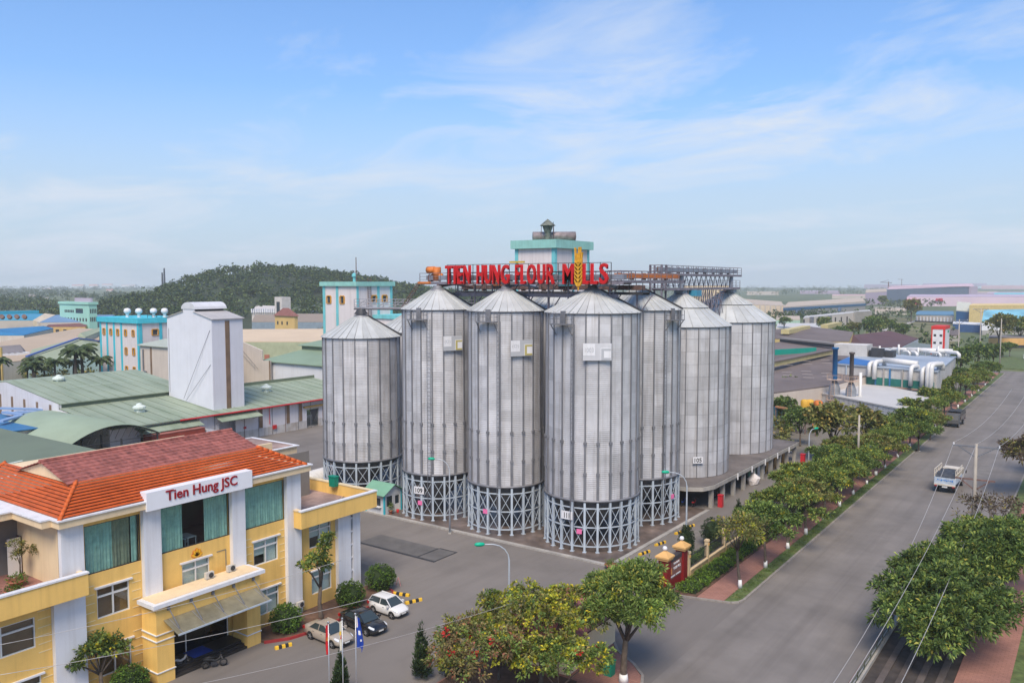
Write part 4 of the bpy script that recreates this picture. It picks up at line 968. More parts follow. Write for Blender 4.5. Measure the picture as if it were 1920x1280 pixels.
m = MB(); m.wallx(XW - .3, XW, Y0, Y1, 0, 1.5, doors); m.build('plinth_wall', mat('dirty_plinth', (.50, .48, .46), .85, 0, .15, .4, streak=.9, stain=(.3, (.6, .45, .3), .6)), wh)
m = MB(); m.wallx(XW - .28, XW - .02, Y0, Y1, 1.5, 5.35, doors); m.build('wall_sheeting', WSHEET, wh)
for y in (81.3, 95.4, 101.6, 104.6, 110.8): m = MB(); m.box(XW - .01, XW + .05, y, y + .75, 1.55, 5.1); m.build('brown_strip', BROWNS, wh)
for k in range(12): y = 80 + k * 3.05; m = MB(); m.box(XW, XW + .06, y - .04, y + .04, 0, 5.2); m.build('downpipe', RUST if k % 3 == 1 else STEEL, wh)
m = MB(); m.slab((-140.5, Y0, 7.3), (-124.2, Y0, 5.45), (-124.2, Y1, 5.45), (-140.5, Y1, 7.3), .15); m.build('lower_roof', GRN, wh)
m = MB(); m.box(-140.7, -140.5, Y0, Y1, 7.0, 7.9); m.build('step_wall', GRND, wh)
RX = gp(0, 715, 10.5).x; RYn = gp(244, 691, 10.5).y
m = MB(); m.slab((RX, Y0, 10.5), (-140.1, Y0, 8.05), (-140.1, RYn, 8.05), (RX, RYn, 10.5), .15); m.build('upper_roof', GRN, wh)
m = MB(); m.slab((RX - 16, Y0, 8.9), (RX, Y0, 10.5), (RX, RYn, 10.5), (RX - 16, RYn, 8.9), .15); m.build('rear_roof', GRN, wh)
m = MB(); m.prism([(XW - .35, 0), (XW - .35, 5.2), (-140.4, 7.0), (-140.4, 7.85), (RX, 10.3), (RX - 15, 8.8), (RX - 15, 0)], 'Y', Y0, Y0 + .3); m.build('gable_wall', WSHEETX, wh)
for k in range(7): x = -143.2 - k * 4.6; m = MB(); m.box(x - .75, x, Y0 - .05, Y0, 1.0, 7.6 + .1 * k); m.build('brown_strip', BROWNS, wh)
for dy, x in ((0, -152), (20, -146)):
    pass
m = MB(); m.bar((-150.5, Y0 + 6, 9.35), (-150.5, RYn - 3, 9.35), .22, .08); m.build('roof_cable', mat('pale_green', (.42, .5, .4), .7), wh)
for k in range(24):
    y = Y0 + 1.2 + k * 2.25
    m = MB(); m.bar((-140.3, y, 7.36), (-124.3, y, 5.54), .07, .05); m.build('roof_seam', GRN, wh)
    if y < RYn - 1: m = MB(); m.bar((RX, y, 10.56), (-140.2, y, 8.12), .07, .05); m.build('roof_seam', GRN, wh)
m = MB(); m.tube([(XW + 1.0, 79.0, 5.3), (XW + 1.0, 111.5, 5.3)], .14, 8); m.tube([(XW + 1.0, 97.6, 5.3), (XW + .2, 97.6, 5.0), (XW + .2, 97.6, 2.0)], .07, 6); m.build('fire_pipe', mat('fire_red', (.52, .02, .03), .5), wh)
m = MB(); m.box(XW + .02, XW + .3, 98.3, 99.1, 1.0, 1.7); m.build('hose_box', REDP, wh)
m = MB(); m.box(XW + .02, XW + .15, 92.0, 92.5, 1.9, 2.3); m.build('alarm_box', REDP, wh)
for (a, b) in ((86.0, 94.6), (71.5, 82.6)):
    m = MB(); m.slab((XW - .1, a, 5.0), (XW + 2.3, a, 4.25), (XW + 2.3, b, 4.25), (XW - .1, b, 5.0), .1); aw = m.build('door_awning', GRN, wh)
    for k in range(4): m = MB(); y = a + .4 + (b - a - .8) * k / 3; m.bar((XW, y, 3.6), (XW + 2.1, y, 4.2), .07); m.build('awning_bracket', STEEL, aw)
m = MB(); m.box(XW - .6, XW + .6, 105.6, 112, 4.0, 4.3); m.build('yellow_lintel', mat('ochre_lintel', (.30, .20, .06), .8), wh)
m = MB(); m.add([(XW + .06, 107.2, 3.5), (XW + .06, 109.4, 3.5), (XW + .06, 108.3, 1.2), (XW - .05, 107.2, 3.5), (XW - .05, 109.4, 3.5), (XW - .05, 108.3, 1.2)], [(0, 1, 2), (5, 4, 3), (0, 3, 4, 1), (1, 4, 5, 2), (2, 5, 3, 0)]); m.build('dark_curtain_gap', DARK, wh)
m = MB(); m.box(XW - 12, XW - .35, Y0 + .5, Y1, 0.01, .05); m.build('floor', CONC, wh)
def vent(x, y, z, par):
    m = MB(); m.box(x - .6, x + .6, y - .6, y + .6, z - .5, z + .35); m.lathe([(.75, z + .35), (1.05, z + .55), (1.05, z + .85), (.5, z + 1.1), (.45, z + 1.3), (.02, z + 1.45)], 12, x, y); m.build('roof_ventilator', mat('vent_white', (.60, .66, .60), .6), par)
vent(-132, 76.5, 6.4, wh); vent(-134, 93.8, 6.7, wh); vent(-134.5, 104.5, 6.7, wh); vent(-156, 75, 9.8, wh)
# white head-house tower rising through the roof
tw = thing('head_house', 'tall white sheet-metal tower rising out of the green warehouse roof', 'tower', (-130, 89, 0))
xe = -126.6; ya = vx(399, 700, xe).y; yb = vx(457, 700, xe).y; zt = vx(397, 598, xe).z; xl = vy(316, 700, ya).x; zl_ = vy(314, 604, ya).z
xm = (xe + xl) / 2; zp = vy(352, 577, ya).z
m = MB(); m.prism([(xe, 0), (xl, 0), (xl, zt), (xm - 1.7, zt + 1.2), (xm - 1.7, zp), (xm + 1.7, zp), (xm + 1.7, zt + 1.2), (xe, zt)], 'Y', ya, ya + .2); m.build('gable_wall', mat('white_tower_sheet', (.66, .66, .70), .7, 0, .04, .3, wave=('X', 2.0, .012), streak=.15), tw)
m = MB(); m.box(xe - .2, xe, ya + .2, yb, 0, zt); m.box(xl, xl + .2, ya + .2, yb, 0, zt); m.box(xl + .2, xe - .2, yb - .2, yb, 0, zt); m.build('wall', mat('white_tower_side', (.64, .64, .68), .7, 0, .04, .3, wave=('Y', 2.0, .012), streak=.2), tw)
m = MB(); ym = ya + (yb - ya) * .42; m.box(xe, xe + .06, ym, ym + .9, 4, zt - .4); m.build('brown_strip', BROWNS, tw)
for s in (1, -1):
    m = MB(); v = [(xm + s * 1.6, ya - .2, zt + 1.25), (xm + s * ((xe - xl) / 2 + .3), ya - .2, zt), (xm + s * ((xe - xl) / 2 + .3), yb + .2, zt), (xm + s * 1.6, yb + .2, zt + 1.25)]
    m.slab(*(v if s > 0 else v[::-1]), .12); m.build('roof', mat('tower_roof', (.42, .40, .39), .7, 0, .1), tw)
m = MB(); m.box(xm - 1.5, xm + 1.5, ya + .4, yb - .2, zt + .6, zt + 1.6); m.build('monitor_gap', DARK, tw)
m = MB()
pts = [(xm + 2.1 * math.cos(R(a)), zt + 1.6 + 1.25 * math.sin(R(a))) for a in range(0, 181, 20)]
m.prism(pts, 'Y', ya - .1, yb + .1); m.build('monitor_roof', mat('monitor_sheet', (.58, .58, .60), .6, 0, .08), tw)
for a, b in (((xe - .5, ya - .05, zt - 2), (xe - 8, ya - .6, 7.2)), ((xe - .5, ya - .05, zt - 8), (xe - 7.2, ya - .6, 7.0)), ((xl + .5, ya - .05, zt - 2), (xl + .4, ya - .05, 8))):
    m = MB(); m.bar(a, b, .05); m.build('guy_wire', STEEL, tw)
# higher sheds joined behind
sh = thing('warehouse_annex', 'white high shed with stepped green roof behind the short silo', 'building', (-150, 118, 0))
a0 = gp(505, 676, 9.2); a1 = gp(640, 686, 9.2); YA = a0.y; xr = a1.x
m = MB(); m.box(a0.x, xr, YA, YA + .3, 0, 9.0); m.box(xr - .3, xr, YA + .3, YA + 30, 0, 9.0); m.build('wall', mat('white_sheet_shed', (.66, .66, .68), .7, 0, .04, .3, wave=('X', 2.2, .012), streak=.25), sh)
m = MB(); m.slab((a0.x - 3, YA - .6, 9.1), (xr + .6, YA - .6, 9.1), (xr + .6, YA + 13, 11.0), (a0.x - 3, YA + 13, 11.0), .15); m.build('lower_roof', GRNX, sh)
m = MB(); m.box(a0.x - 3, xr + .3, YA + 12.6, YA + 12.9, 10.4, 12.0); m.build('clerestory', GRND, sh)
m = MB(); m.slab((a0.x - 4, YA + 12, 12.1), (xr + .6, YA + 12, 12.1), (xr + .6, YA + 24, 13.4), (a0.x - 4, YA + 24, 13.4), .15); m.build('upper_roof', GRNX, sh)
YB_ = YA - 1.2; q = [vy(420, 626, YB_), vy(491, 657, YB_), vy(491, 676, YB_), vy(506, 676, YB_)]
m = MB(); m.prism([(q[0].x, 0), (q[0].x, q[0].z), (q[1].x, q[1].z), (q[2].x, q[2].z), (q[3].x, q[3].z), (q[3].x, 0)], 'Y', YB_, YB_ + .4); m.build('gable_wall', CSHEET, sh)
m = MB(); m.box(q[3].x - .25, q[3].x + .1, YB_ - .1, YB_, 0, q[3].z); m.build('corner_strip', BROWNS, sh)
for k in range(2): m = MB(); m.bar((q[0].x + 3 + k * 2, YB_ - .1, q[0].z - 2), (q[2].x - 2 + k, YB_ - .4, 7.2), .05); m.build('guy_wire', STEEL, sh)
cb = thing('cream_shed', 'cream sheet-metal shed with vertical brown strips beside the striped feed mill', 'building', (-170, 100, 0))
ext = plot(330, 259, 420, 186); x0, x1, y0, y1 = ext; zt = hz(652, 186)
m = MB(); m.box(x0, x1, y0, y0 + .3, 0, zt); m.box(x1 - .3, x1, y0 + .3, y1, 0, zt); m.build('wall', CSHEET, cb)
m = MB(); m.slab((x0 - .5, y0 - .5, zt), (x1 + .5, y0 - .5, zt), (x1 + .5, y1, zt + 1.8), (x0 - .5, y1, zt + 1.8), .2); m.build('roof', mat('pale_green_roof', (.40, .43, .37), .7, 0, .1), cb)
for f in (.3, .83): x = x0 + (x1 - x0) * f; m = MB(); m.box(x - .45, x + .25, y0 - .06, y0, 2, zt - .4); m.build('brown_strip', BROWNS, cb)
m = MB(); m.lathe([(1.9, zt), (1.9, zt + 2.6), (1.6, zt + 3.2), (.02, zt + 3.4)], 16, x1 - 2.2, y0 + 4); m.build('roof_tank', mat('grey_green_tank', (.42, .43, .40), .6), cb, True)
m = MB(); m.tube([(x0 + 1.5, y0 - .25, zt - 1), (x0 + 1.5, y0 - .25, zt - 6), (x0 + 3.0, y0 - .4, zt - 6.2)], .16, 8); m.build('exhaust_pipe', STEEL, cb)
# barrel-vaulted loading canopy
vc = thing('loading_canopy', 'barrel-vaulted pale green loading canopy on slender lattice arches', 'canopy', (-125, 65, 0))
yv0, yv1, zs, zc2 = 58.2, 72.6, 4.7, 6.9; NV = 14
def arch(y): u = (y - yv0) / (yv1 - yv0) * 2 - 1; return zs + (zc2 - zs) * (1 - u * u)
m = MB()
for x in (-119.4, -143):
    for k in range(NV + 1): y = yv0 + (yv1 - yv0) * k / NV; m.v.append((x, y, arch(y)))
    for k in range(NV + 1): y = yv0 + (yv1 - yv0) * k / NV; m.v.append((x, y, arch(y) - .1))
q = NV + 1
for k in range(NV):
    m.f += [(k, 2 * q + k, 2 * q + k + 1, k + 1), (q + k + 1, 3 * q + k + 1, 3 * q + k, q + k), (k, k + 1, q + k + 1, q + k)]; m.mi += [0, 0, 0]
m.build('vault_sheeting', mat('vault_green', (.27, .34, .25), .65, 0, .08, .15, wave=('X', 1.6, .02), stain=(.1, (.85, .85, .82), .7)), vc, True)
for x in (-119.7, -125.5, -131.5):
    m = MB()
    for k in range(NV):
        ya_, yb_ = yv0 + (yv1 - yv0) * k / NV, yv0 + (yv1 - yv0) * (k + 1) / NV
        m.bar((x, ya_, arch(ya_) - .2), (x, yb_, arch(yb_) - .2), .08); m.bar((x, ya_, zs - .3 + .4 * math.sin(math.pi * k / NV)), (x, yb_, arch(yb_) - .2), .05)
    m.bar((x, yv0, zs - .3), (x, yv1, zs - .3), .08); m.build('lattice_arch', DARK, vc)
    for y in (yv0 + .4, (yv0 + yv1) / 2 + 1, yv1 - .4): m = MB(); m.bar((x, y, 0), (x, y, zs), .2); m.build('post', DARK, vc)
# dull green shed roof right behind the office
ds = thing('dull_green_shed', 'wide dull green shed roof with pale skylight strips behind the office', 'building', (-105, 42, 0))
m = MB(); m.slab((-132, 20, 4.9), (-88, 20, 4.9), (-88, 53.4, 7.2), (-132, 53.4, 7.2), .15); m.build('roof', GRND, ds)
for k in range(4):
    m = MB(); x = -99 - k * 6.2; m.slab((x - .25, 36, 6.06), (x + .25, 36, 6.06), (x + .25, 46, 6.75), (x - .25, 46, 6.75), .03); m.build('skylight_strip', mat('skylight_strip', (.50, .54, .46), .5), ds)
m = MB(); m.box(-131.5, -88.5, 53.0, 53.3, 0, 6.9); m.box(-88.8, -88.5, 20.3, 53, 0, 4.7); m.build('wall', CSHEET, ds)
# blue-roofed huddle at the left edge
BLUER = mat('blue_roof_sheet', (0.035, 0.16, 0.33), 0.5, 0, 0.15, .3, wave=('X', 1.5, .02))
PBLUE = mat('pale_blue_roof', (0.22, 0.33, 0.52), 0.6, 0, 0.1, .3)
bs = thing('blue_shed', 'blue metal sheds with crossing pale blue ridge covers at the left edge', 'building', (-150, 60, 0))
for k, (pa, pb) in enumerate((((0, 765), (105, 768)), ((30, 772), (140, 773)), ((0, 790), (45, 777)), ((8, 772), (40, 777)), ((45, 777), (95, 783)))):
    a, b = gp(*pa, 6.5), gp(*pb, 6.5); m = MB(); m.bar(a, b, 1.0, .3); m.build('ridge_cover', PBLUE, bs)
c = gp(20, 795, 6); m = MB(); m.slab((c.x - 26, c.y - 14, 6.1), (c.x + 6, c.y - 14, 6.1), (c.x + 6, c.y + 4.5, 5.8), (c.x - 26, c.y + 4.5, 5.8), .15); m.build('roof', BLUER, bs)
m = MB(); m.box(c.x - 25, c.x + 5.5, c.y - 13, c.y + 4, 0, 5.6); m.build('wall', CSHEET, bs)
# ================================================================= FOLIAGE GENERATOR
def foliage(seed, n, ells, L, W, m, per=11, rc=.3, shell=.55, lowcut=-.45, droop=.25, smooth=False, name='foliage'):
    """leaf-sized faces in tufts spread through the given ellipsoids [(centre, radii), ...]"""
    rg = np.random.default_rng(seed); nc = max(1, n // per)
    C_ = np.array([e_[0] for e_ in ells], float); Q = np.array([e_[1] for e_ in ells], float)
    wt = (Q[:, 0] * Q[:, 1] + Q[:, 0] * Q[:, 2]) ; wt = wt / wt.sum(); idx = rg.choice(len(ells), nc, p=wt)
    d = rg.normal(size=(nc, 3)); d /= np.linalg.norm(d, axis=1)[:, None]; d[:, 2] = np.where(d[:, 2] < lowcut, -d[:, 2] * rg.uniform(.0, 1, nc), d[:, 2])
    rad = shell + (1 - shell) * rg.uniform(0, 1, nc) ** .6; rad *= rg.uniform(.86, 1.1, nc)
    pos = C_[idx] + d * Q[idx] * rad[:, None]
    pos = np.repeat(pos, per, 0); od = np.repeat(d, per, 0); k = len(pos)
    rv = rg.normal(size=(k, 3)); rv /= np.linalg.norm(rv, axis=1)[:, None]
    ld = .55 * od + 1.0 * rv + np.array([0, 0, .4]); ld /= np.linalg.norm(ld, axis=1)[:, None]
    st = pos + rv * rc * rg.uniform(0, 1, (k, 1)); ln = L * rg.uniform(.6, 1.15, (k, 1)); wd = W * rg.uniform(.7, 1.2, (k, 1))
    nr = rg.normal(size=(k, 3)) * .55 + np.array([0, 0, 1.0]) + od * .4; sd_ = np.cross(ld, nr); sd_ /= np.linalg.norm(sd_, axis=1)[:, None] + 1e-9
    mid = st + ld * ln * .55; tip = st + ld * ln - np.array([0, 0, 1.0]) * ln * droop
    V = np.stack([st, mid + sd_ * wd * .5, tip, mid - sd_ * wd * .5], 1).reshape(-1, 3)
    me = bpy.data.meshes.new(name); me.vertices.add(len(V)); me.vertices.foreach_set('co', V.ravel()); F = k
    me.loops.add(4 * F); me.loops.foreach_set('vertex_index', np.arange(4 * F, dtype=np.int32)); me.polygons.add(F)
    me.polygons.foreach_set('loop_start', np.arange(0, 4 * F, 4, dtype=np.int32)); me.polygons.foreach_set('loop_total', np.full(F, 4, dtype=np.int32))
    me.update(calc_edges=True); me.materials.append(m); return me
def joinleaf(parts):
    """two or more leaf meshes in one crown, one material each"""
    V, mats_, mi = [], [], []
    for i, me in enumerate(parts):
        a = np.empty(len(me.vertices) * 3); me.vertices.foreach_get('co', a); V.append(a.reshape(-1, 3)); mats_.append(me.materials[0]); mi += [i] * len(me.polygons)
    V = np.concatenate(V); F = len(V) // 4; me = bpy.data.meshes.new('crown'); me.vertices.add(len(V)); me.vertices.foreach_set('co', V.ravel())
    me.loops.add(4 * F); me.loops.foreach_set('vertex_index', np.arange(4 * F, dtype=np.int32)); me.polygons.add(F)
    me.polygons.foreach_set('loop_start', np.arange(0, 4 * F, 4, dtype=np.int32)); me.polygons.foreach_set('loop_total', np.full(F, 4, dtype=np.int32))
    me.update(calc_edges=True)
    for q in mats_: me.materials.append(q)
    me.polygons.foreach_set('material_index', mi); 
    for q in parts: bpy.data.meshes.remove(q)
    return me
def trunkmesh(seed, H0, r0, lean, tips, m=None, twigs=2):
    """tapered trunk to the fork at height H0, then a limb to each tip with a few twigs"""
    rg = random.Random(seed); q = MB(); f = Vector((lean[0], lean[1], H0)); b = Vector((0, 0, 0))
    mid = b.lerp(f, .5) + Vector((rg.uniform(-.1, .1), rg.uniform(-.1, .1), 0))
    q.tube([b - Vector((0, 0, .1)), b + Vector((0, 0, .25)), mid, f], [r0 * 1.35, r0, r0 * .85, r0 * .7], 9)
    for t_ in tips:
        t_ = Vector(t_); e_ = f.lerp(t_, .5) + Vector((rg.uniform(-.25, .25), rg.uniform(-.25, .25), rg.uniform(.0, .3)))
        q.tube([f - Vector((0, 0, .2)), e_, t_], [r0 * .5, r0 * .3, r0 * .1], 6)
        for k in range(twigs):
            s = e_.lerp(t_, rg.uniform(.2, .9)); w_ = s + Vector((rg.uniform(-.9, .9), rg.uniform(-.9, .9), rg.uniform(.1, .7))); q.tube([s, w_], [r0 * .16, r0 * .05], 4)
    return q.mesh('trunk', m or BARK, True)
def tree(label, loc, ells, n, L, W, leaf, H0=2.5, r0=.14, lean=(0, 0), seed=1, white=0.0, rotz=0.0, group=None, cat='tree', name='tree', extra=None, per=20, rc=.2, shell=.55, twigs=2, droop=.25):
    t = thing(name, label, cat, loc, rotz, group)
    put('trunk', trunkmesh(seed, H0, r0, lean, [e_[0] for e_ in ells], None, twigs), t)
    me = foliage(seed, n, ells, L, W, leaf, per, rc, shell, droop=droop)
    if extra: me = joinleaf([me] + [foliage(seed + 50 + i, x[0], ells, x[1], x[2], x[3], per, rc, shell) for i, x in enumerate(extra)])
    put('crown', me, t)
    if white:
        q = MB(); q.tube([(0, 0, 0), (0, 0, white)], [r0 * 1.42, r0 * 1.06], 10); put('whitewashed_base', q.mesh('whitewashed_base', LIME, True), t)
    return t
def umbrella(seed, R0, z0, z1, k=8, rr=(1.2, 1.8)):
    rg = random.Random(seed); e_ = []
    for i in range(k):
        a = i * 2.4 + rg.uniform(-.3, .3); d = R0 * math.sqrt((i + .4) / k) * rg.uniform(.75, 1.0); z = z1 - (z1 - z0) * (d / R0) ** 2 * rg.uniform(.6, 1.1); r_ = rg.uniform(*rr)
        e_.append(((d * math.cos(a), d * math.sin(a), z), (r_, r_, r_ * rg.uniform(.38, .55))))
    return e_
LEAF1 = leafmat('leaf_flame_tree', (0.085, 0.134, 0.030), (0.225, 0.296, 0.066), (0.450, 0.396, 0.083))
LEAF2 = leafmat('leaf_dark_green', (0.057, 0.103, 0.027), (0.155, 0.231, 0.061), (0.325, 0.383, 0.076))
LEAF3 = leafmat('leaf_olive', (0.116, 0.132, 0.037), (0.248, 0.256, 0.075), (0.404, 0.296, 0.089))
LEAFY = leafmat('leaf_yellow_green', (0.16, 0.19, 0.025), (0.42, 0.42, 0.04), (0.66, 0.52, 0.035))
LEAFB = leafmat('leaf_brownish', (0.115, 0.086, 0.040), (0.265, 0.207, 0.086), (0.345, 0.115, 0.069))
LEAFG = leafmat('leaf_fresh_green', (0.078, 0.143, 0.026), (0.208, 0.286, 0.072), (0.338, 0.416, 0.091))
LEAFH = leafmat('leaf_clipped', (0.034, 0.081, 0.014), (0.108, 0.189, 0.027), (0.189, 0.297, 0.041))
LEAFC = leafmat('leaf_cypress', (0.023, 0.046, 0.018), (0.058, 0.091, 0.033))
LEAFD = leafmat('leaf_dead_purple', (0.072, 0.054, 0.042), (0.180, 0.132, 0.084), (0.240, 0.216, 0.060))
FLRED = leafmat('red_blossom', (0.45, 0.02, 0.02), (0.60, 0.05, 0.04))
# ================================================================= CARS AND TRUCKS
CHROME = mat('chrome', (.5, .5, .5), .2, .9, .05)
LAMPW = mat('headlamp_glass', (.62, .64, .66), .15, 0, .1)
LAMPR = mat('tail_lamp', (.35, .01, .01), .3, 0, .1)
CARGLASS = mat('car_glass', (.035, .05, .055), .08, 0, .1, spec=.7)
SILVERR = mat('wheel_rim', (.42, .42, .43), .35, .6, .1)
PLATEW = mat('number_plate_white', (.7, .7, .68), .5)
def wheel(par, x, y, r, wd):
    m = MB(); m.lathe([(r * .66, -wd / 2), (r * .95, -wd / 2), (r, -wd * .35), (r, wd * .35), (r * .95, wd / 2), (r * .66, wd / 2)], 20)
    o = put('wheel', m.mesh('wheel', TYRE, True), par, (x, y, r), 0, (R(90), 0, 0))
    m = MB(); m.lathe([(r * .66, -wd * .42), (r * .6, -wd * .46), (.02, -wd * .40)], 20); m.lathe([(.02, wd * .40), (r * .6, wd * .46), (r * .66, wd * .42)], 20)
    for k in range(5):
        for s in (-1, 1): m.bar((0, 0, s * wd * .44), (r * .6 * math.cos(k * 1.2566), r * .6 * math.sin(k * 1.2566), s * wd * .48), .07, .03)
    put('rim', m.mesh('rim', SILVERR), o)
def car(label, loc, rotz, L, W, Hh, paint, hatch=False):
    """front towards local +X"""
    t = thing('parked_car', label, 'car', loc, rotz, 'cars parked by the office')
    h = W / 2; q = L / 2
    # stations: x, half width, sill z, waist z (shoulder), top z of body centre
    if hatch:
        st = [(-q, .74, .42, .80, .86), (-q + .08, .86, .30, .95, 1.0), (-q + .6, .96, .24, .98, 1.02), (-.4, 1.0, .22, .95, .99), (.35, 1.0, .22, .93, .97), (.95, .98, .22, .90, .95), (q - .45, .94, .24, .80, .86), (q - .12, .82, .28, .66, .72), (q, .66, .36, .56, .60)]
    else:
        st = [(-q, .76, .42, .84, .92), (-q + .1, .88, .32, .93, .99), (-q + .7, .96, .24, .96, 1.02), (-.7, 1.0, .22, .93, .97), (.3, 1.0, .22, .91, .95), (1.0, .98, .22, .88, .93), (q - .55, .95, .24, .78, .84), (q - .14, .84, .28, .66, .71), (q, .68, .36, .54, .58)]
    m = MB()
    for x, wf, z0, zw, zt in st:
        w_ = h * wf
        ring = [(w_ * .92, z0), (w_, z0 + .12), (w_ * 1.0, (z0 + zw) / 2 + .05), (w_ * .95, zw), (w_ * .72, zt - .01), (0, zt)]
        m.v += [(x, y, z) for y, z in ring] + [(x, -y, z) for y, z in reversed(ring[:-1])]
    k = 11
    for i in range(len(st) - 1):
        for j in range(k - 1): a = i * k + j; m.f.append((a, a + 1, a + k + 1, a + k)); m.mi.append(0)
        m.f.append((i * k + k - 1, i * k, (i + 1) * k, (i + 1) * k + k - 1)); m.mi.append(0)
    m.f.append(tuple(range(k - 1, -1, -1))); m.mi.append(0); m.f.append(tuple((len(st) - 1) * k + j for j in range(k))); m.mi.append(0)
    m.f = [tuple(reversed(f)) for f in m.f]
    body = put('body', m.mesh('body', paint, True), t)
    # cabin: roof skin and glass band
    if hatch: base = (-q + .12, 1.02); rt0, rt1, ws = -q + .45, .32, 1.02
    else: base = (-q + .72, 1.08); rt0, rt1, ws = -q + 1.35, .28, 1.12
    zb = .94; hw, tw_ = h * .90, h * .70
    def ringz(f):  # f=0 waist, 1 roof edge
        x0 = base[0] + (rt0 - base[0]) * f; x1 = ws + (rt1 - ws) * f; y = hw + (tw_ - hw) * f; z = zb + (Hh - .05 - zb) * f
        return [(x1, y, z), (x0, y, z), (x0, -y, z), (x1, -y, z)]
    a, b = ringz(0), ringz(1); m = MB(); m.add(a + b, [(0, 1, 5, 4), (1, 2, 6, 5), (2, 3, 7, 6), (3, 0, 4, 7)])
    m.f = [tuple(f) for f in m.f]; put('glasshouse', m.mesh('glasshouse', CARGLASS), t)
    m = MB(); x0, x1 = rt0, rt1; NX, NY = 6, 6
    for i in range(NX + 1):
        for j in range(NY + 1):
            u, v = i / NX * 2 - 1, j / NY * 2 - 1
            m.v.append((x0 - .04 + (x1 - x0 + .08) * i / NX, v * (tw_ + .02), Hh - .07 + .07 * (1 - u ** 4) * (1 - v ** 4)))
    for i in range(NX):
        for j in range(NY): c_ = i * (NY + 1) + j; m.f.append((c_, c_ + NY + 1, c_ + NY + 2, c_ + 1)); m.mi.append(0)
    put('roof', m.mesh('roof', paint, True), t)
    m = MB()
    for s in (-1, 1):
        for (p0, p1) in ((a[0], b[0]), (a[1], b[1])): m.bar((p0[0], s * (p0[1] + .008), p0[2]), (p1[0], s * (p1[1] + .008), p1[2]), .07, .04)
        xm = -.35; m.bar((xm, s * (hw + .006), zb), (xm + .05, s * (tw_ + .006), Hh - .05), .09, .02)
        m.bar((rt0, s * (tw_ + .01), Hh - .05), (rt1, s * (tw_ + .01), Hh - .05), .05, .04)
        m.bar((base[0], s * (hw + .012), zb), (ws, s * (hw + .012), zb), .05, .04)
    put('pillars', m.mesh('pillars', paint), body)
    for s in (-1, 1):
        m = MB(); m.box(ws - .35, ws - .15, s * (h + .09) - .09, s * (h + .09) + .09, .95, 1.09); put('mirror', m.mesh('mirror', paint), t)
        m = MB(); m.add([(q - .62, s * h * .93, .74), (q - .62, s * h * .80, .815), (q - .14, s * h * .62, .70), (q - .08, s * h * .74, .60), (q - .3, s * h * .90, .66)], [(0, 1, 2, 3, 4)] if s < 0 else [(4, 3, 2, 1, 0)])
        for i in range(len(m.v)): x, y, z = m.v[i]; m.v[i] = (x + .03, y + s * .02, z + .03)
        put('headlight', m.mesh('headlight', LAMPW), t)
        m = MB(); m.box(-q - .01, -q + .2, s * h * .80 - .12, s * h * .80 + .12, .68, .90); put('tail_light', m.mesh('tail_light', LAMPR), t)
        for (x0_, x1_) in ((-.95, -.75), (.05, .25)): m = MB(); m.box(x0_, x1_, s * h * .985 - .015, s * h * .985 + .015, .78, .81); put('door_handle', m.mesh('door_handle', CHROME), t)
        for x in (-L * .285, L * .31):
            wheel(t, x, s * (h - .10), .31, .2)
            m = MB(); m.lathe([(.02, 0), (.355, 0)], 18); put('wheel_arch', m.mesh('wheel_arch', BLACK), t, (x, s * (h * 1.003), .33), 0, (R(90), 0, 0))
    m = MB(); m.box(q - .1, q + .02, -.42, .42, .34, .46); put('grille', m.mesh('grille', BLACK), t)
    m = MB(); m.box(q - .06, q + .012, -.5, .5, .52, .555); put('chrome_strip', m.mesh('chrome_strip', CHROME), t)
    m = MB(); m.box(q, q + .03, -.24, .24, .40, .50); put('number_plate', m.mesh('number_plate', PLATEW), t)
    return t
def paintmat(n_, c, r_=.25, met=.0):
    k = mat(n_, c, r_, met, .03, 1.0, spec=.6); b = k.node_tree.nodes['Principled BSDF']; b.inputs['Coat Weight'].default_value = .6; b.inputs['Coat Roughness'].default_value = .05; return k
car('beige metallic saloon car parked nearest the porch', (-48.75, 43.35, 0), R(-3), 4.4, 1.72, 1.47, paintmat('beige_paint', (.50, .43, .35), .3, .3))
car('black saloon car parked between the beige and white cars', (-48.2, 46.55, 0), R(-6), 4.5, 1.78, 1.45, paintmat('black_paint_car', (.012, .012, .014), .2))
car('white hatchback parked beside the round bushes', (-48.7, 50.0, 0), R(-2), 3.65, 1.62, 1.5, paintmat('white_paint_car', (.72, .71, .69), .25), hatch=True)
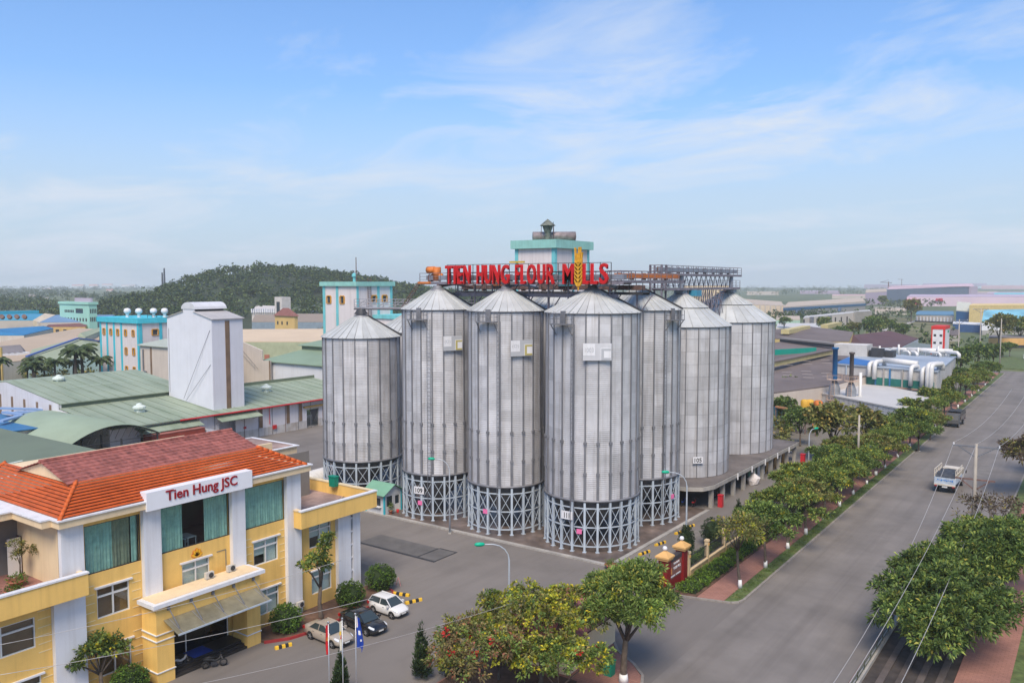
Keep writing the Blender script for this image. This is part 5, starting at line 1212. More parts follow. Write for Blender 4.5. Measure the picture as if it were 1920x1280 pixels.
def truck(label, loc, rotz, colr, bedm, covered):
    """front towards local +X, rear board towards -X"""
    t = thing('truck', label, 'truck', loc, rotz, 'trucks on the road'); t.scale = (1.18, 1.15, 1.15)
    m = MB(); m.box(-3.0, 1.0, -1.1, 1.1, 1.02, 1.15); put('bed_floor', m.mesh('bed_floor', DARK), t)
    for s in (-1, 1):
        m = MB(); m.box(-3.0, 1.0, s * 1.1 - .03, s * 1.1 + .03, 1.15, 1.75); put('side_board', m.mesh('side_board', bedm), t)
        m = MB()
        for k in range(5): m.bar((-2.95 + k * .98, s * 1.1, 1.75), (-2.95 + k * .98, s * 1.1, 2.75), .07)
        for z in (2.2, 2.75): m.bar((-3, s * 1.1, z), (1.0, s * 1.1, z), .07)
        put('stake_rail', m.mesh('stake_rail', colr), t)
    m = MB(); m.box(-3.05, -3.0, -1.1, 1.1, 1.1, 1.85); tg = put('tail_board', m.mesh('tail_board', bedm), t)
    if not covered:
        m = MB()
        for k in range(9): m.box(-3.075, -3.052, -.85 + k * .19, -.85 + k * .19 + .13, 1.42 + .05 * (k % 3), 1.58 + .04 * ((k + 1) % 2))
        put('blue_lettering', m.mesh('blue_lettering', mat('blue_lettering', (.03, .2, .55), .6)), tg)
    m = MB(); m.box(-3.12, -3.0, -1.12, 1.12, .92, 1.1); put('rear_bumper', m.mesh('rear_bumper', colr), t)
    for s in (-1, 1):
        m = MB(); m.box(-3.14, -3.05, s * .92 - .12, s * .92 + .12, .78, .92); put('tail_light', m.mesh('tail_light', LAMPR), t)
        for x in (-2.0, 2.2): wheel(t, x, s * .88, .42, .3)
    m = MB(); m.box(-3.06, -3.02, -.28, .28, .68, .86); put('number_plate', m.mesh('number_plate', PLATEW), t)
    m = MB(); m.box(-2.9, 2.6, -.45, .45, .55, .9); put('chassis', m.mesh('chassis', DARK), t)
    m = MB(); m.prism([(1.1, .7), (2.95, .7), (3.0, 1.3), (2.75, 2.15), (1.1, 2.2)], 'Y', -1.0, 1.0); put('cab', m.mesh('cab', colr), t)
    m = MB(); m.box(1.08, 1.1, -.7, .7, 1.5, 2.05); put('rear_window', m.mesh('rear_window', CARGLASS), t)
    for s in (-1, 1): m = MB(); m.box(1.5, 2.4, s * 1.0 - .01, s * 1.0 + .01, 1.45, 2.0); put('side_window', m.mesh('side_window', CARGLASS), t); 
    for s in (-1, 1): m = MB(); m.box(2.6, 2.75, s * 1.25 - .06, s * 1.25 + .06, 1.5, 1.85); put('mirror', m.mesh('mirror', BLACK), t)
    # load under a dark tarpaulin
    m = MB(); NX, NY = 10, 6
    for i in range(NX + 1):
        for j in range(NY + 1):
            x, y = -2.9 + 3.8 * i / NX, -1.02 + 2.04 * j / NY
            m.v.append((x, y, (2.15 if not covered else 2.5) + .12 * math.sin(i * 1.3) * math.cos(j * 1.7) - (.25 if i in (0,) else 0)))
    for i in range(NX):
        for j in range(NY): a = i * (NY + 1) + j; m.f.append((a, a + NY + 1, a + NY + 2, a + 1)); m.mi.append(0)
    put('tarpaulin', m.mesh('tarpaulin', mat('dark_tarpaulin', (.05, .055, .065), .7, 0, .4, 2.0), True), t)
    if covered:
        m = MB(); m.box(-3.02, 1.0, -1.06, 1.06, 1.16, 2.2); put('load', m.mesh('load', mat('old_timber', (.13, .11, .10), .9, 0, .3, 2)), t)
    return t
CREAMT = mat('cream_truck_paint', (.62, .55, .45), .5, 0, .15, 1.0)
truck('open stake-bed truck with cream rails driving away in the middle of the road', (-16.6, 126.0, .0), R(88), CREAMT, mat('faded_blue_board', (.42, .48, .55), .6, 0, .2, 1.5), False)
truck('dark tarpaulin-covered truck parked at the kerb under the trees', (-23.6, 183.0, .0), R(-92), mat('dark_truck_grey', (.10, .10, .10), .6), mat('dirty_timber', (.16, .135, .12), .9, 0, .3, 2), True)
# white van seen at the far right edge of the road
vn = thing('van', 'white van at the far end of the road by the right edge', 'van', gp(1926, 674, 0), R(88))
m = MB(); m.prism([(-2.4, .45), (2.3, .45), (2.45, 1.0), (1.7, 1.2), (1.1, 2.05), (-2.35, 2.1)], 'Y', -.9, .9); put('body', m.mesh('body', paintmat('white_paint_car', (.7, .7, .7))), vn)
for s in (-1, 1):
    for x in (-1.5, 1.5): wheel(vn, x, s * .82, .35, .22)
m = MB(); m.box(-2.42, -2.37, -.75, .75, 1.3, 1.9); put('rear_window', m.mesh('rear_window', CARGLASS), vn)
# truck and red container in the loading yard behind the office
ct = thing('freight_container', 'weathered red freight container in the yard behind the office roof', 'container', (-114, 75, 0))
c0 = gp(285, 833, 2.6)
m = MB(); m.box(c0.x - 2.4, c0.x, c0.y, c0.y + 9.5, 1.2, 3.9); m.build('box', mat('container_red', (.28, .05, .03), .7, 0, .2, .6, wave=('Y', 3, .04), stain=(.4, (.7, .6, .6), .7)), ct)
m = MB(); m.box(c0.x - 2.45, c0.x + .05, c0.y - .05, c0.y + 9.55, 3.9, 4.0); m.build('roof', mat('container_roof', (.33, .12, .09), .8, 0, .25, .5), ct)
m = MB(); m.box(c0.x, c0.x + .02, c0.y + .5, c0.y + 1.3, 1.9, 3.2); m.build('blue_sticker', mat('sticker_blue', (.05, .2, .5), .6), ct)
m = MB(); m.box(c0.x - 2.2, c0.x - .2, c0.y + .2, c0.y + 12.2, .6, 1.2); m.build('trailer', DARK, ct)
for k in range(6): wheel(ct, c0.x - ct.location.x - .3 - 1.8 * (k % 2), c0.y - ct.location.y + 1.2 + (k // 2) * (1.3 if k < 4 else 4.6), .48, .3)
m = MB(); m.prism([(c0.y + 9.9, .7), (c0.y + 12.2, .7), (c0.y + 12.3, 2.0), (c0.y + 12.0, 3.1), (c0.y + 9.9, 3.7)], 'X', c0.x - 2.3, c0.x - .05); m.build('tractor_cab', WHITE, ct)
rc_ = thing('red_roof_canopy', 'small bright red canopy peeking over the maroon roof ridge', 'canopy', (-100, 72, 0))
c1 = gp(405, 817, 3.2); m = MB(); m.slab((c1.x - 2, c1.y - 2.5, 3.4), (c1.x + 1, c1.y - 2.5, 3.0), (c1.x + 1, c1.y + 3.5, 3.0), (c1.x - 2, c1.y + 3.5, 3.4), .1); m.build('sheet', mat('bright_red_sheet', (.6, .02, .03), .5), rc_)
for dx in (-1.9, .9):
    for dy in (-2.3, 3.3): m = MB(); m.bar((c1.x + dx, c1.y + dy, 0), (c1.x + dx, c1.y + dy, 3.0), .08); m.build('post', DARK, rc_)
car_d = car('silver saloon car standing inside the open warehouse door', (-126.5, 88.6, 0), R(8), 4.6, 1.8, 1.5, paintmat('silver_paint', (.40, .40, .40), .3, .4)); car_d['group'] = 'cars of the mill'
wsd = thing('lean_to_shed', 'low grey lean-to shed under the loading canopy', 'shed', (-112, 68, 0))
c2 = gp(215, 838, 2.6); m = MB(); m.box(c2.x - 3, c2.x, c2.y - 1, c2.y + 10, 0, 2.3); m.build('wall', mat('blue_grey_sheet', (.30, .34, .38), .7, 0, .1, .5, wave=('Y', 3, .02)), wsd)
m = MB(); m.slab((c2.x - 3.3, c2.y - 1.3, 2.75), (c2.x + .6, c2.y - 1.3, 2.35), (c2.x + .6, c2.y + 10.3, 2.35), (c2.x - 3.3, c2.y + 10.3, 2.75), .08); m.build('roof', mat('beige_roof', (.48, .42, .36), .8), wsd)
tk = thing('storage_tank', 'horizontal white storage tank between the office and the short silo', 'tank', gp(590, 905, 0))
a_, b_ = gp(575, 905, 1.6), gp(645, 885, 1.6); m = MB(); d_ = (b_ - a_).normalized()
m.tube([a_ - d_ * .5, a_ - d_ * .2, a_, b_, b_ + d_ * .3], [.5, 1.2, 1.45, 1.45, 1.0], 18); m.build('shell', mat('tank_white', (.62, .60, .57), .5, 0, .08, .5, streak=.5), tk, True)
for f in (.2, .8): c_ = a_.lerp(b_, f); m = MB(); m.box(c_.x - .9, c_.x + .9, c_.y - .25, c_.y + .25, 0, .6); m.build('saddle', CONC, tk)
# ================================================================= YARD FURNITURE
def street_lamp(label, x, y, h, ang, reach=1.6):
    t = thing('street_lamp', label, 'street lamp', (x, y, 0), ang, 'street lamps of the yard')
    P_ = mat('lamp_post_grey', (.46, .50, .54), .5, .2, .1, 1.0)
    pts = [(0, 0, .1), (0, 0, h * .5), (0, 0, h * .82)] + [(reach * (1 - math.cos(R(a))) * .75, 0, h * .82 + h * .16 * math.sin(R(a))) for a in (20, 40, 60, 80)] + [(reach, 0, h * .985)]
    m = MB(); m.tube(pts, [.11, .09, .07] + [.045] * 5, 10); put('post', m.mesh('post', P_, True), t)
    m = MB(); m.box(-.16, .16, -.16, .16, 0, .14); put('base_plate', m.mesh('base_plate', CONC), t)
    m = MB(); e_ = (reach, 0, h * .985); m.lathe([(.04, -.1), (.13, .0), (.17, .25), (.16, .5), (.08, .68), (.02, .7)], 10)
    put('lamp_head', m.mesh('lamp_head', mat('lamp_green', (.0, .38, .22), .45, 0, .1), True), t, e_, 0, (0, R(88), 0))
def facing(px_dx): return YAW + R(180 if px_dx < 0 else 0)
street_lamp('street lamp with green head in front of silo 109', -58.9, 70.3, 8.6, facing(-1), 1.7)
street_lamp('street lamp with green head beside the gate sign and clipped tree', -34.0, 78.0, 9.0, facing(-1), 1.9)
street_lamp('nearest street lamp with green head above the gatehouse roof', -36.5, 50.6, 8.35, facing(-1) + R(14), 2.0)
street_lamp('far thin street lamp post beyond the end of the concrete deck', -34.4, 122, 7.0, R(60), 1.0)
gh = thing('guard_hut', 'small grey guard hut with green gable roof and turquoise corners', 'hut', (-71.4, 72.6, 0))
HW = mat('hut_wall', (.52, .53, .55), .8, 0, .08, .5, streak=.3); hx0, hx1, hy0, hy1 = -72.9, -69.85, 71.2, 74.1
m = MB(); m.wallx(hx1 - .12, hx1, hy0, hy1, 0, 2.7, [(hy0 + .35, hy0 + 1.35, 1.0, 2.25), (hy0 + 1.75, hy0 + 2.6, .02, 2.2)]); m.wally(hy0, hy0 + .12, hx0, hx1 - .12, 0, 2.7, [(hx0 + .8, hx1 - .6, 1.05, 2.0)]); m.box(hx0, hx0 + .12, hy0 + .12, hy1, 0, 2.7); m.box(hx0 + .12, hx1 - .12, hy1 - .12, hy1, 0, 2.7)
m.prism([(hy0, 2.7), (hy1, 2.7), ((hy0 + hy1) / 2, 3.55)], 'X', hx1 - .12, hx1); m.prism([(hy0, 2.7), (hy1, 2.7), ((hy0 + hy1) / 2, 3.55)], 'X', hx0, hx0 + .12); m.build('wall', HW, gh)
for x, y in ((hx1, hy0), (hx1, hy1), (hx0, hy0)): m = MB(); m.box(x - .14, x + .05, y - .09, y + .09, 0, 2.7); m.build('corner_post', mat('hut_turquoise', (.04, .40, .48), .6), gh)
ymid = (hy0 + hy1) / 2
for s in (1, -1):
    m = MB(); v = [(hx0 - .4, ymid - s * 1.95, 2.55), (hx1 + .4, ymid - s * 1.95, 2.55), (hx1 + .4, ymid, 3.66), (hx0 - .4, ymid, 3.66)]
    m.slab(*(v if s > 0 else v[::-1]), .07); m.build('roof', mat('hut_green_roof', (.17, .35, .24), .6, 0, .1, .8, wave=('X', 3, .02)), gh)
m = MB(); m.box(hx1 - .08, hx1 - .05, hy0 + .35, hy0 + 1.35, 1.0, 2.25); wo = m.build('window', GLASSD, gh)
m = MB(); m.box(hx1 - .08, hx1 - .04, hy0 + 1.75, hy0 + 2.6, .02, 2.2); dd = m.build('door', FRAMEW, gh); m = MB(); m.box(hx1 - .035, hx1 - .02, hy0 + 1.85, hy0 + 2.5, 1.1, 2.1); m.build('door_glass', GLASSD, dd)
m = MB(); m.box(hx0 + .8, hx1 - .6, hy0 + .05, hy0 + .08, 1.05, 2.0); wo = m.build('window', GLASSD, gh); m = MB()
for x in (hx0 + .8, hx0 + 1.35, hx1 - .65): m.box(x, x + .06, hy0 + .0, hy0 + .05, 1.05, 2.0)
m.build('window_frame', FRAMEW, wo); m = MB(); m.box(hx0 + .7, hx1 - .5, hy0 - .35, hy0, .95, 1.03); m.build('counter', FRAMEW, gh)
bn = thing('bench', 'small pale bench beside the guard hut door', 'bench', (-68.9, 74.4, .14), R(20))
for n_, b_ in (('seat', (-.2, .2, -.6, .6, .42, .47)), ('backrest', (-.25, -.2, -.6, .6, .55, .95))): m = MB(); m.box(*b_); put(n_, m.mesh(n_, mat('bench_cream', (.55, .48, .40), .8)), bn)
for dx in (-.18, .15):
    for dy in (-.5, .5): m = MB(); m.box(dx - .03, dx + .03, dy - .03, dy + .03, 0, .42 if dx > 0 else .95); put('leg', m.mesh('leg', DARK), bn)
m = MB(); m.lathe([(.14, .14), (.2, .5), (.18, .52), (.02, .5)], 12, -69.3, 72.9); tag(m.build('bucket', REDP, None, True), 'red bucket standing beside the guard hut door', 'bucket')
# striped wheel stops and speed-bump blocks
YB = mat('traffic_yellow', (.70, .42, .03), .6, 0, .12, 2)
def stop_block(label, x, y, ang, L_=1.15):
    t = thing('wheel_stop', label, 'wheel stop', (x, y, 0), ang, 'striped wheel stops')
    for k in range(5):
        m = MB(); a, b = -L_ / 2 + L_ * k / 5, -L_ / 2 + L_ * (k + 1) / 5; m.prism([(-.16, 0), (.16, 0), (.12, .2), (.04, .25), (-.04, .25), (-.12, .2)], 'X', a, b)
        put('stripe_block', m.mesh('stripe_block', YB if k % 2 == 0 else BLACK), t)
for i, y in enumerate((71.5, 76.7, 80.5, 85.5, 88.2)):
    stop_block(ORD[i] + ' striped wheel stop along the silo pavement, counted from its corner', -38.05, y, R(78 if i else 55), 1.7)
stop_block('striped wheel stop on the asphalt in front of the flower bed', -50.6, 40.4, R(70), 1.3)
stop_block('striped wheel stop behind the white hatchback, nearer the bush', -50.6, 53.6, R(15), 1.6); stop_block('striped wheel stop behind the white hatchback, nearer the yard', -48.6, 53.0, R(70), 1.6)
# planter at the pavement corner
def potplant(label, x, y, z, r, h, seed, leaf, hh):
    t = thing('potted_plant', label, 'potted plant', (x, y, z), 0, 'potted plants')
    m = MB(); m.lathe([(r * .6, 0), (r, h), (r * 1.12, h), (r * 1.1, h + .07), (r * .9, h + .05), (.02, h)], 16); put('pot', m.mesh('pot', TERRAC, True), t)
    o = put('foliage', foliage(seed, 260, [((0, 0, h + hh * .5), (r * .95, r * .95, hh * .55))], .16, .09, leaf), t)
    return t
# gate sign, pillars and boundary fence
gs = thing('gate_sign', 'dark red gate sign wall between two pillars with yellow caps', 'sign', (-31.6, 69.6, 0))
GRED = mat('gate_maroon', (.20, .012, .012), .5, 0, .12, 1.0, streak=.3)
CAPY = mat('cap_ochre', (.62, .36, .13), .8, 0, .1)
for y in (67.9, 71.55):
    m = MB(); m.box(-32.05, -31.2, y - .42, y + .42, 0, 3.1); p_ = m.build('pillar', GRED, gs)
    m = MB(); m.box(-32.2, -31.05, y - .57, y + .57, 3.1, 3.3); m.box(-32.3, -30.95, y - .67, y + .67, 3.3, 3.45); m.add([(-32.3, y - .67, 3.45), (-30.95, y - .67, 3.45), (-30.95, y + .67, 3.45), (-32.3, y + .67, 3.45), (-31.625, y, 3.95)], [(0, 1, 4), (1, 2, 4), (2, 3, 4), (3, 0, 4)]); m.build('cap', CAPY, p_)
    m = MB(); m.lathe([(.02, 3.9), (.16, 3.95), (.23, 4.1), (.16, 4.27), (.02, 4.33)], 14, -31.625, y); m.build('globe_lamp', WHITE, p_, True)
m = MB(); m.box(-31.85, -31.45, 68.32, 71.13, 0, 1.0); m.build('base_wall', GRED, gs)
m = MB(); m.box(-31.9, -31.4, 68.32, 71.13, 2.55, 2.95); m.build('coping', mat('charcoal_coping', (.05, .045, .05), .7), gs)
m = MB(); m.box(-31.8, -31.42, 68.32, 71.13, 1.0, 2.55); pn = m.build('name_panel', mat('panel_brown', (.22, .10, .085), .5, 0, .06), gs)
for tx, y0_, wd, z0_, ht in (('TIEN HUNG', 69.3, 1.3, 2.2, .2), ('FLOUR MILLS', 69.35, 1.5, 1.75, .24)):
    me = textmesh(tx, wd, ht, .02, WHITE, .01); put('lettering', me, pn, Vector((-31.395, y0_, z0_)) - parent_loc(pn), R(90))
for y0_, y1_ in ((68.6, 69.65), (69.85, 70.85)):
    m = MB(); m.box(-31.418, -31.4, y0_, y1_, 1.14, 1.26); m.build('worn_text_line', WHITE, pn)
m = MB(); m.prism([(68.6, 1.45), (69.05, 1.45), (69.0, 1.8), (68.95, 2.05), (68.83, 1.85), (68.7, 2.05), (68.65, 1.8)], 'X', -31.42, -31.40); m.build('small_emblem', mat('emblem_orange', (.6, .25, .08), .5), pn)
fn = thing('boundary_fence', 'ochre stone plinth fence with cream posts and dark rails beside the hedge', 'fence', (-31.4, 85, 0))
STONE = mat('ochre_rubble', (.42, .31, .16), .9, 0, .4, 2.2, bump=.05, bscale=5, stain=(1.1, (.6, .55, .45), .9))
POST = mat('fence_post_cream', (.62, .47, .28), .8, 0, .1, 1.0, streak=.4)
ys = [72.6 + k * 4.55 for k in range(14)]
for k, y in enumerate(ys):
    m = MB(); m.box(-31.6, -31.25, y - .17, y + .17, 0, 2.45); m.prism([(-31.66, 2.45), (-31.19, 2.45), (-31.25, 2.62), (-31.6, 2.62)], 'Y', y - .22, y + .22); m.build('post', POST, fn)
    m = MB(); m.box(-31.24, -31.17, y - .1, y + .1, 2.05, 2.3); m.build('post_panel', CAPY, fn)
    if k < len(ys) - 1:
        y2 = ys[k + 1]; m = MB(); m.box(-31.55, -31.2, y + .17, y2 - .17, 0, .75); m.build('stone_plinth', STONE, fn)
        m = MB(); m.box(-31.6, -31.15, y + .17, y2 - .17, .75, .85); m.build('plinth_coping', POST, fn)
        m = MB()
        for z in (1.0, 2.05): m.bar((-31.4, y + .17, z), (-31.4, y2 - .17, z), .06)
        q_ = int((y2 - y) / .2)
        for j in range(1, q_): yy = y + (y2 - y) * j / q_; m.bar((-31.4, yy, .85), (-31.4, yy, 2.15), .025)
        m.build('rail_panel', DARK, fn)
# right-hand roadside railing by the ditch
rr = thing('ditch_railing', 'rusty green railing along the dark ditch at the road edge', 'railing', (-13.2, 60, 0))
RG = mat('rusty_green_rail', (.09, .10, .07), .8, .2, .5, 2.0)
for k in range(14):
    y = 46 + k * 2.0; m = MB(); m.bar((-13.2, y, 0), (-13.2, y, 1.05), .07); m.build('post', RG, rr)
for z in (.35, .7, 1.05): m = MB(); m.bar((-13.2, 46, z), (-13.2, 72, z), .05); m.build('rail', RG if z < 1 else RUST, rr)
m = MB(); m.bar((-13.2, 46, .12), (-13.2, 84, .12), .35, .3); tag(m.build('ditch_coping', CONC), kind='structure')
# flag poles
def flag(label, x, y, h, colr, extra, rot):
    t = thing('flagpole', label, 'flag', (x, y, 0), rot, 'flags in front of the office')
    m = MB(); m.tube([(0, 0, 0), (0, 0, h)], [.04, .028], 10); put('pole', m.mesh('pole', mat('steel_pole', (.42, .42, .43), .35, .6), True), t)
    m = MB(); m.lathe([(.02, h - .05), (.09, h + .03), (.02, h + .12)], 10); put('finial', m.mesh('finial', CHROME, True), t)
    m = MB(); H_, NZ, NX = 1.9, 14, 8   # hanging limp in folds
    for i in range(NZ + 1):
        f = i / NZ; wv = .10 + .42 * (1 - abs(f - .72) * 1.1)
        for j in range(NX + 1):
            u = j / NX; m.v.append((.05 + wv * u, .09 * math.sin(u * 9 + f * 2) * (.4 + u), h - .1 - H_ * f - .22 * u + .12 * math.sin(u * 3)))
    for i in range(NZ):
        for j in range(NX):
            a = i * (NX + 1) + j; m.f.append((a, a + 1, a + NX + 2, a + NX + 1)); m.mi.append(extra(i / NZ, j / NX))
    put('flag_cloth', m.mesh('flag_cloth', colr, True), t)
FR = mat('flag_red', (.55, .01, .015), .8, 0, .08); FWh = mat('flag_white', (.62, .60, .50), .8, 0, .06); FY = mat('flag_yellow', (.75, .5, .05), .8); FB = mat('flag_blue', (.01, .05, .33), .8, 0, .08)
flag('red flag hanging limp on the leftmost of three flagpoles', -36.8, 32.7, 7.9, [FR, FY], lambda f, u: 1 if (.42 < f < .55 and .3 < u < .55) else 0, R(150))
flag('pale company flag hanging limp on the middle flagpole', -36.1, 33.15, 8.15, [FWh, FY, FR], lambda f, u: 1 if (.3 < f < .5 and .3 < u < .7) else (2 if .5 <= f < .58 and .3 < u < .6 else 0), R(150))
flag('blue flag with white stars and red cross on the rightmost flagpole', -35.5, 33.65, 8.4, [FB, mat('flag_star', (.75, .75, .75), .8), FR], lambda f, u: (2 if f < .22 and (.3 < u < .5) else (1 if f < .3 and u < .2 else (1 if (.42 < f < .52 and .3 < u < .6) or (.7 < f < .75 and .4 < u < .6) else 0))), R(20))
# motorbikes
def motorbike(label, x, y, z, rot, colr):
    t = thing('motorbike', label, 'motorbike', (x, y, z), rot, 'parked motorbikes')
    for dx in (-.62, .62):
        m = MB(); m.lathe([(.2, -.05), (.28, -.05), (.29, 0), (.28, .05), (.2, .05)], 16); o = put('wheel', m.mesh('wheel', TYRE, True), t, (dx, 0, .29), 0, (R(90), 0, 0))
        m = MB()
        for k in range(6): m.bar((0, 0, 0), (.2 * math.cos(k * 1.047), .2 * math.sin(k * 1.047), 0), .015)
        put('spokes', m.mesh('spokes', CHROME), o)
    m = MB(); m.tube([(-.75, 0, .72), (-.3, 0, .66), (.05, 0, .5), (.35, 0, .62), (.45, 0, .85)], [.1, .14, .1, .09, .07], 8); put('body', m.mesh('body', colr, True), t)
    m = MB(); m.tube([(-.7, 0, .8), (-.35, 0, .8), (.0, 0, .74)], [.08, .13, .06], 8); put('saddle', m.mesh('saddle', BLACK, True), t)
    m = MB(); m.tube([(.62, 0, .29), (.45, 0, .9)], .035, 6); m.tube([(.42, -.32, 1.0), (.45, 0, .95), (.42, .32, 1.0)], .02, 6); put('fork', m.mesh('fork', CHROME), t)
    m = MB(); m.box(-.25, .15, -.12, .12, .2, .48); put('engine', m.mesh('engine', DARK), t)
motorbike('black motorbike parked at the foot of the porch steps', -52.0, 35.3, 0, R(60), BLACK); motorbike('motorbike with silver fairing parked inside the porch by the left pier', -53.7, 33.6, .16, R(75), mat('bike_silver', (.35, .35, .36), .4))
motorbike('blue motorbike under the concrete deck corner', -42.4, 96.2, 0, R(100), mat('bike_blue', (.02, .06, .3), .4)); motorbike('red motorbike under the concrete deck corner', -41.2, 96.8, 0, R(95), REDP); motorbike('motorbike parked between the deck pillars further in', -40.6, 103, 0, R(80), BLACK)
m = MB(); m.box(-38.75, -38.2, 98.4, 98.95, 0, 1.45); m.box(-38.8, -38.15, 98.35, 99.0, 1.45, 1.55); tag(m.build('fire_cabinet', mat('fire_cab', (.5, .02, .03), .5)), 'red fire cabinet against the first deck pillar', 'cabinet')
m = MB(); m.box(-37.5, -36.9, 128.5, 129.1, 0, 1.7); m.box(-37.55, -36.85, 128.45, 129.15, 1.7, 1.8); tag(m.build('fire_cabinet', mat('fire_cab', (.5, .02, .03), .5)), 'red fire cabinet beyond the far end of the deck', 'cabinet')
tag(sack := MB().tube([(-39.2, 112.5, 0), (-39.3, 112.5, .5), (-39.0, 112.7, 1.0), (-39.2, 112.5, 1.5)], [.7, .85, .75, .2], 10).build('sack_pile', mat('sack_white', (.62, .57, .55), .9, 0, .1, 2)), 'heap of pale sacks in front of the garage doors', 'sacks')
wsg = thing('warning_sign', 'small triangular warning stand alone on the yard beyond the cars', 'sign', gp(747, 1097, 0))
for s in (-1, 1):
    m = MB(); m.bar((s * .02, 0, .75), (s * .28, 0, 0), .05); m.bar((0, .3, 0), (0, .02, .75), .03); put('leg', m.mesh('leg', mat('sign_redwhite', (.6, .3, .28), .6)), wsg)
# terrace things
bin_ = thing('green_bin', 'green plastic bin hung on the right terrace parapet', 'bin', (-58.6, 53.0, 8.9))
m = MB(); m.prism([(-.35, 0), (.35, 0), (.42, .9), (-.42, .9)], 'Y', -.25, .25); put('tub', m.mesh('tub', mat('bin_green', (.0, .20, .13), .6)), bin_); m = MB(); m.box(-.45, .45, -.3, .3, .9, 1.0); put('lid', m.mesh('lid', mat('bin_green', (.0, .20, .13), .6)), bin_)
bin2 = thing('green_bin', 'tall green litter bin behind the trunk of the gate tree', 'bin', (-27.9, 50.9, .1))
m = MB(); m.prism([(-.3, 0), (.3, 0), (.36, 1.0), (-.36, 1.0)], 'Y', -.3, .3); put('tub', m.mesh('tub', mat('bin_green2', (.01, .22, .13), .6)), bin2); m = MB(); m.box(-.38, .38, -.35, .35, 1.0, 1.1); put('lid', m.mesh('lid', mat('bin_green2', (.01, .22, .13), .6)), bin2)
# gatehouse with red roof hidden among the trees
gt_ = thing('gatehouse', 'little gatehouse with pinkish red hipped roof half hidden by yellow-green trees', 'building', (-33, 52.5, 0))
GX0, GX1, GY0, GY1 = -35.6, -30.2, 49.0, 56.0
m = MB(); m.wally(GY0, GY0 + .2, GX0, GX1, 0, 2.9, [(GX0 + 1.5, GX0 + 3.0, 1.0, 2.2)]); m.box(GX0, GX0 + .2, GY0 + .2, GY1, 0, 2.9); m.box(GX1 - .2, GX1, GY0 + .2, GY1, 0, 2.9); m.box(GX0 + .2, GX1 - .2, GY1 - .2, GY1, 0, 2.9); m.build('wall', CREAM, gt_)
RP = mat('pinkish_red_roof', (.36, .13, .115), .8, 0, .25, 1.2, wave=('X', 2.4, .04), stain=(.8, (.6, .55, .55), .7)); xm_, ya_, yb_ = (GX0 + GX1) / 2, GY0 + 2.6, GY1 - 2.6
e = .6; zz0, zz1 = 2.85, 4.5; A_ = [(GX0 - e, GY0 - e, zz0), (GX1 + e, GY0 - e, zz0), (GX1 + e, GY1 + e, zz0), (GX0 - e, GY1 + e, zz0), (xm_, ya_, zz1), (xm_, yb_, zz1)]
m = MB(); m.add(A_, [(0, 1, 4), (1, 2, 5, 4), (2, 3, 5), (3, 0, 4, 5)]); m.add([(p[0], p[1], p[2] - .12) for p in A_[:4]], [(3, 2, 1, 0)]); m.build('roof', RP, gt_)
for a, b in ((0, 4), (1, 4), (2, 5), (3, 5), (4, 5)): m = MB(); m.tube([A_[a], A_[b]], .1, 8); m.build('hip_tile', mat('hip_brick', (.30, .09, .06), .8), gt_)
m = MB(); m.box(GX0 + 1.5, GX0 + 3.0, GY0 + .05, GY0 + .1, 1.0, 2.2); m.build('window', GLASSD, gt_)
# ================================================================= POLES AND WIRES
def pole(label, x, y, h, arms=2, rot=0.0, r0=.2):
    t = thing('utility_pole', label, 'utility pole', (x, y, 0), rot, 'concrete utility poles')
    m = MB(); m.tube([(0, 0, 0), (0, 0, h)], [r0, r0 * .62], 10); put('post', m.mesh('post', mat('pole_concrete', (.38, .34, .29), .85, 0, .15, 1.0, streak=.4), True), t)
    for k in range(arms):
        z = h - .35 - k * 3.55; wd = 2.25 - .35 * k; m = MB(); mm_ = STEEL if k == 0 else RUST
        m.bar((-wd, 0, z), (wd, 0, z), .16); 
        for s in (-1, 1): m.bar((s * wd * .75, 0, z - .06), (0, .0, z - 1.15), .12)
        ca = put('cross_arm', m.mesh('cross_arm', mm_), t)
        for s in (-1, 0, 1):
            if k: continue
            m = MB(); m.lathe([(.04, z), (.09, z + .08), (.05, z + .14), (.1, z + .22), (.03, z + .32)], 8, s * (wd - .1), 0); put('insulator', m.mesh('insulator', WHITE, True), ca)
    return t
pole('concrete utility pole with two cross arms standing in the dense roadside tree', -10.9, 101.0, 10.75, 2, R(4), .24)
pole('concrete utility pole among the verge trees by the far garages', -28.2, 124.5, 9.2, 0)
pole('tall utility pole beside the factory end, nearest the ducts', gp(1795, 703, 0).x, gp(1795, 703, 0).y, 17, 1, R(20)); pole('tallest utility pole at the far end of the verge', -32.5, 300, 20.0, 1, R(20)); pole('utility pole at the road corner beside the grass island', -26.6, 297.5, 17, 0); pole('utility pole beyond the grass island by the orange wall', 8, 352, 18, 1)
def wire(label, a, b, sag, r=.018):
    a, b = Vector(a), Vector(b); m = MB(); pts = [a.lerp(b, k / 24) - Vector((0, 0, sag * 4 * (k / 24) * (1 - k / 24))) for k in range(25)]
    m.tube(pts, r, 5); return tag(m.build('overhead_wire', mat('wire_alu', (.50, .47, .44), .5, .3, .1), None, True), label, 'wire', 'overhead wires')
for i, (dx, nm) in enumerate(((-2.15, 'left'), (.0, 'middle'), (2.15, 'right'))):
    wire('near overhead wire from the ' + nm + ' end of the top cross arm', (-10.9 + dx, 101, 10.7), (-10.9 + dx, 20, (5.6, 6.6, 6.3)[i]), (4.9, 2.6, 3.0)[i], .022)
    wire('far overhead wire running on up the road from the ' + nm + ' end of the cross arm', (-10.9 + dx, 101, 10.7), (-9.5 + dx, 150, 11.5), 1.1, .02)
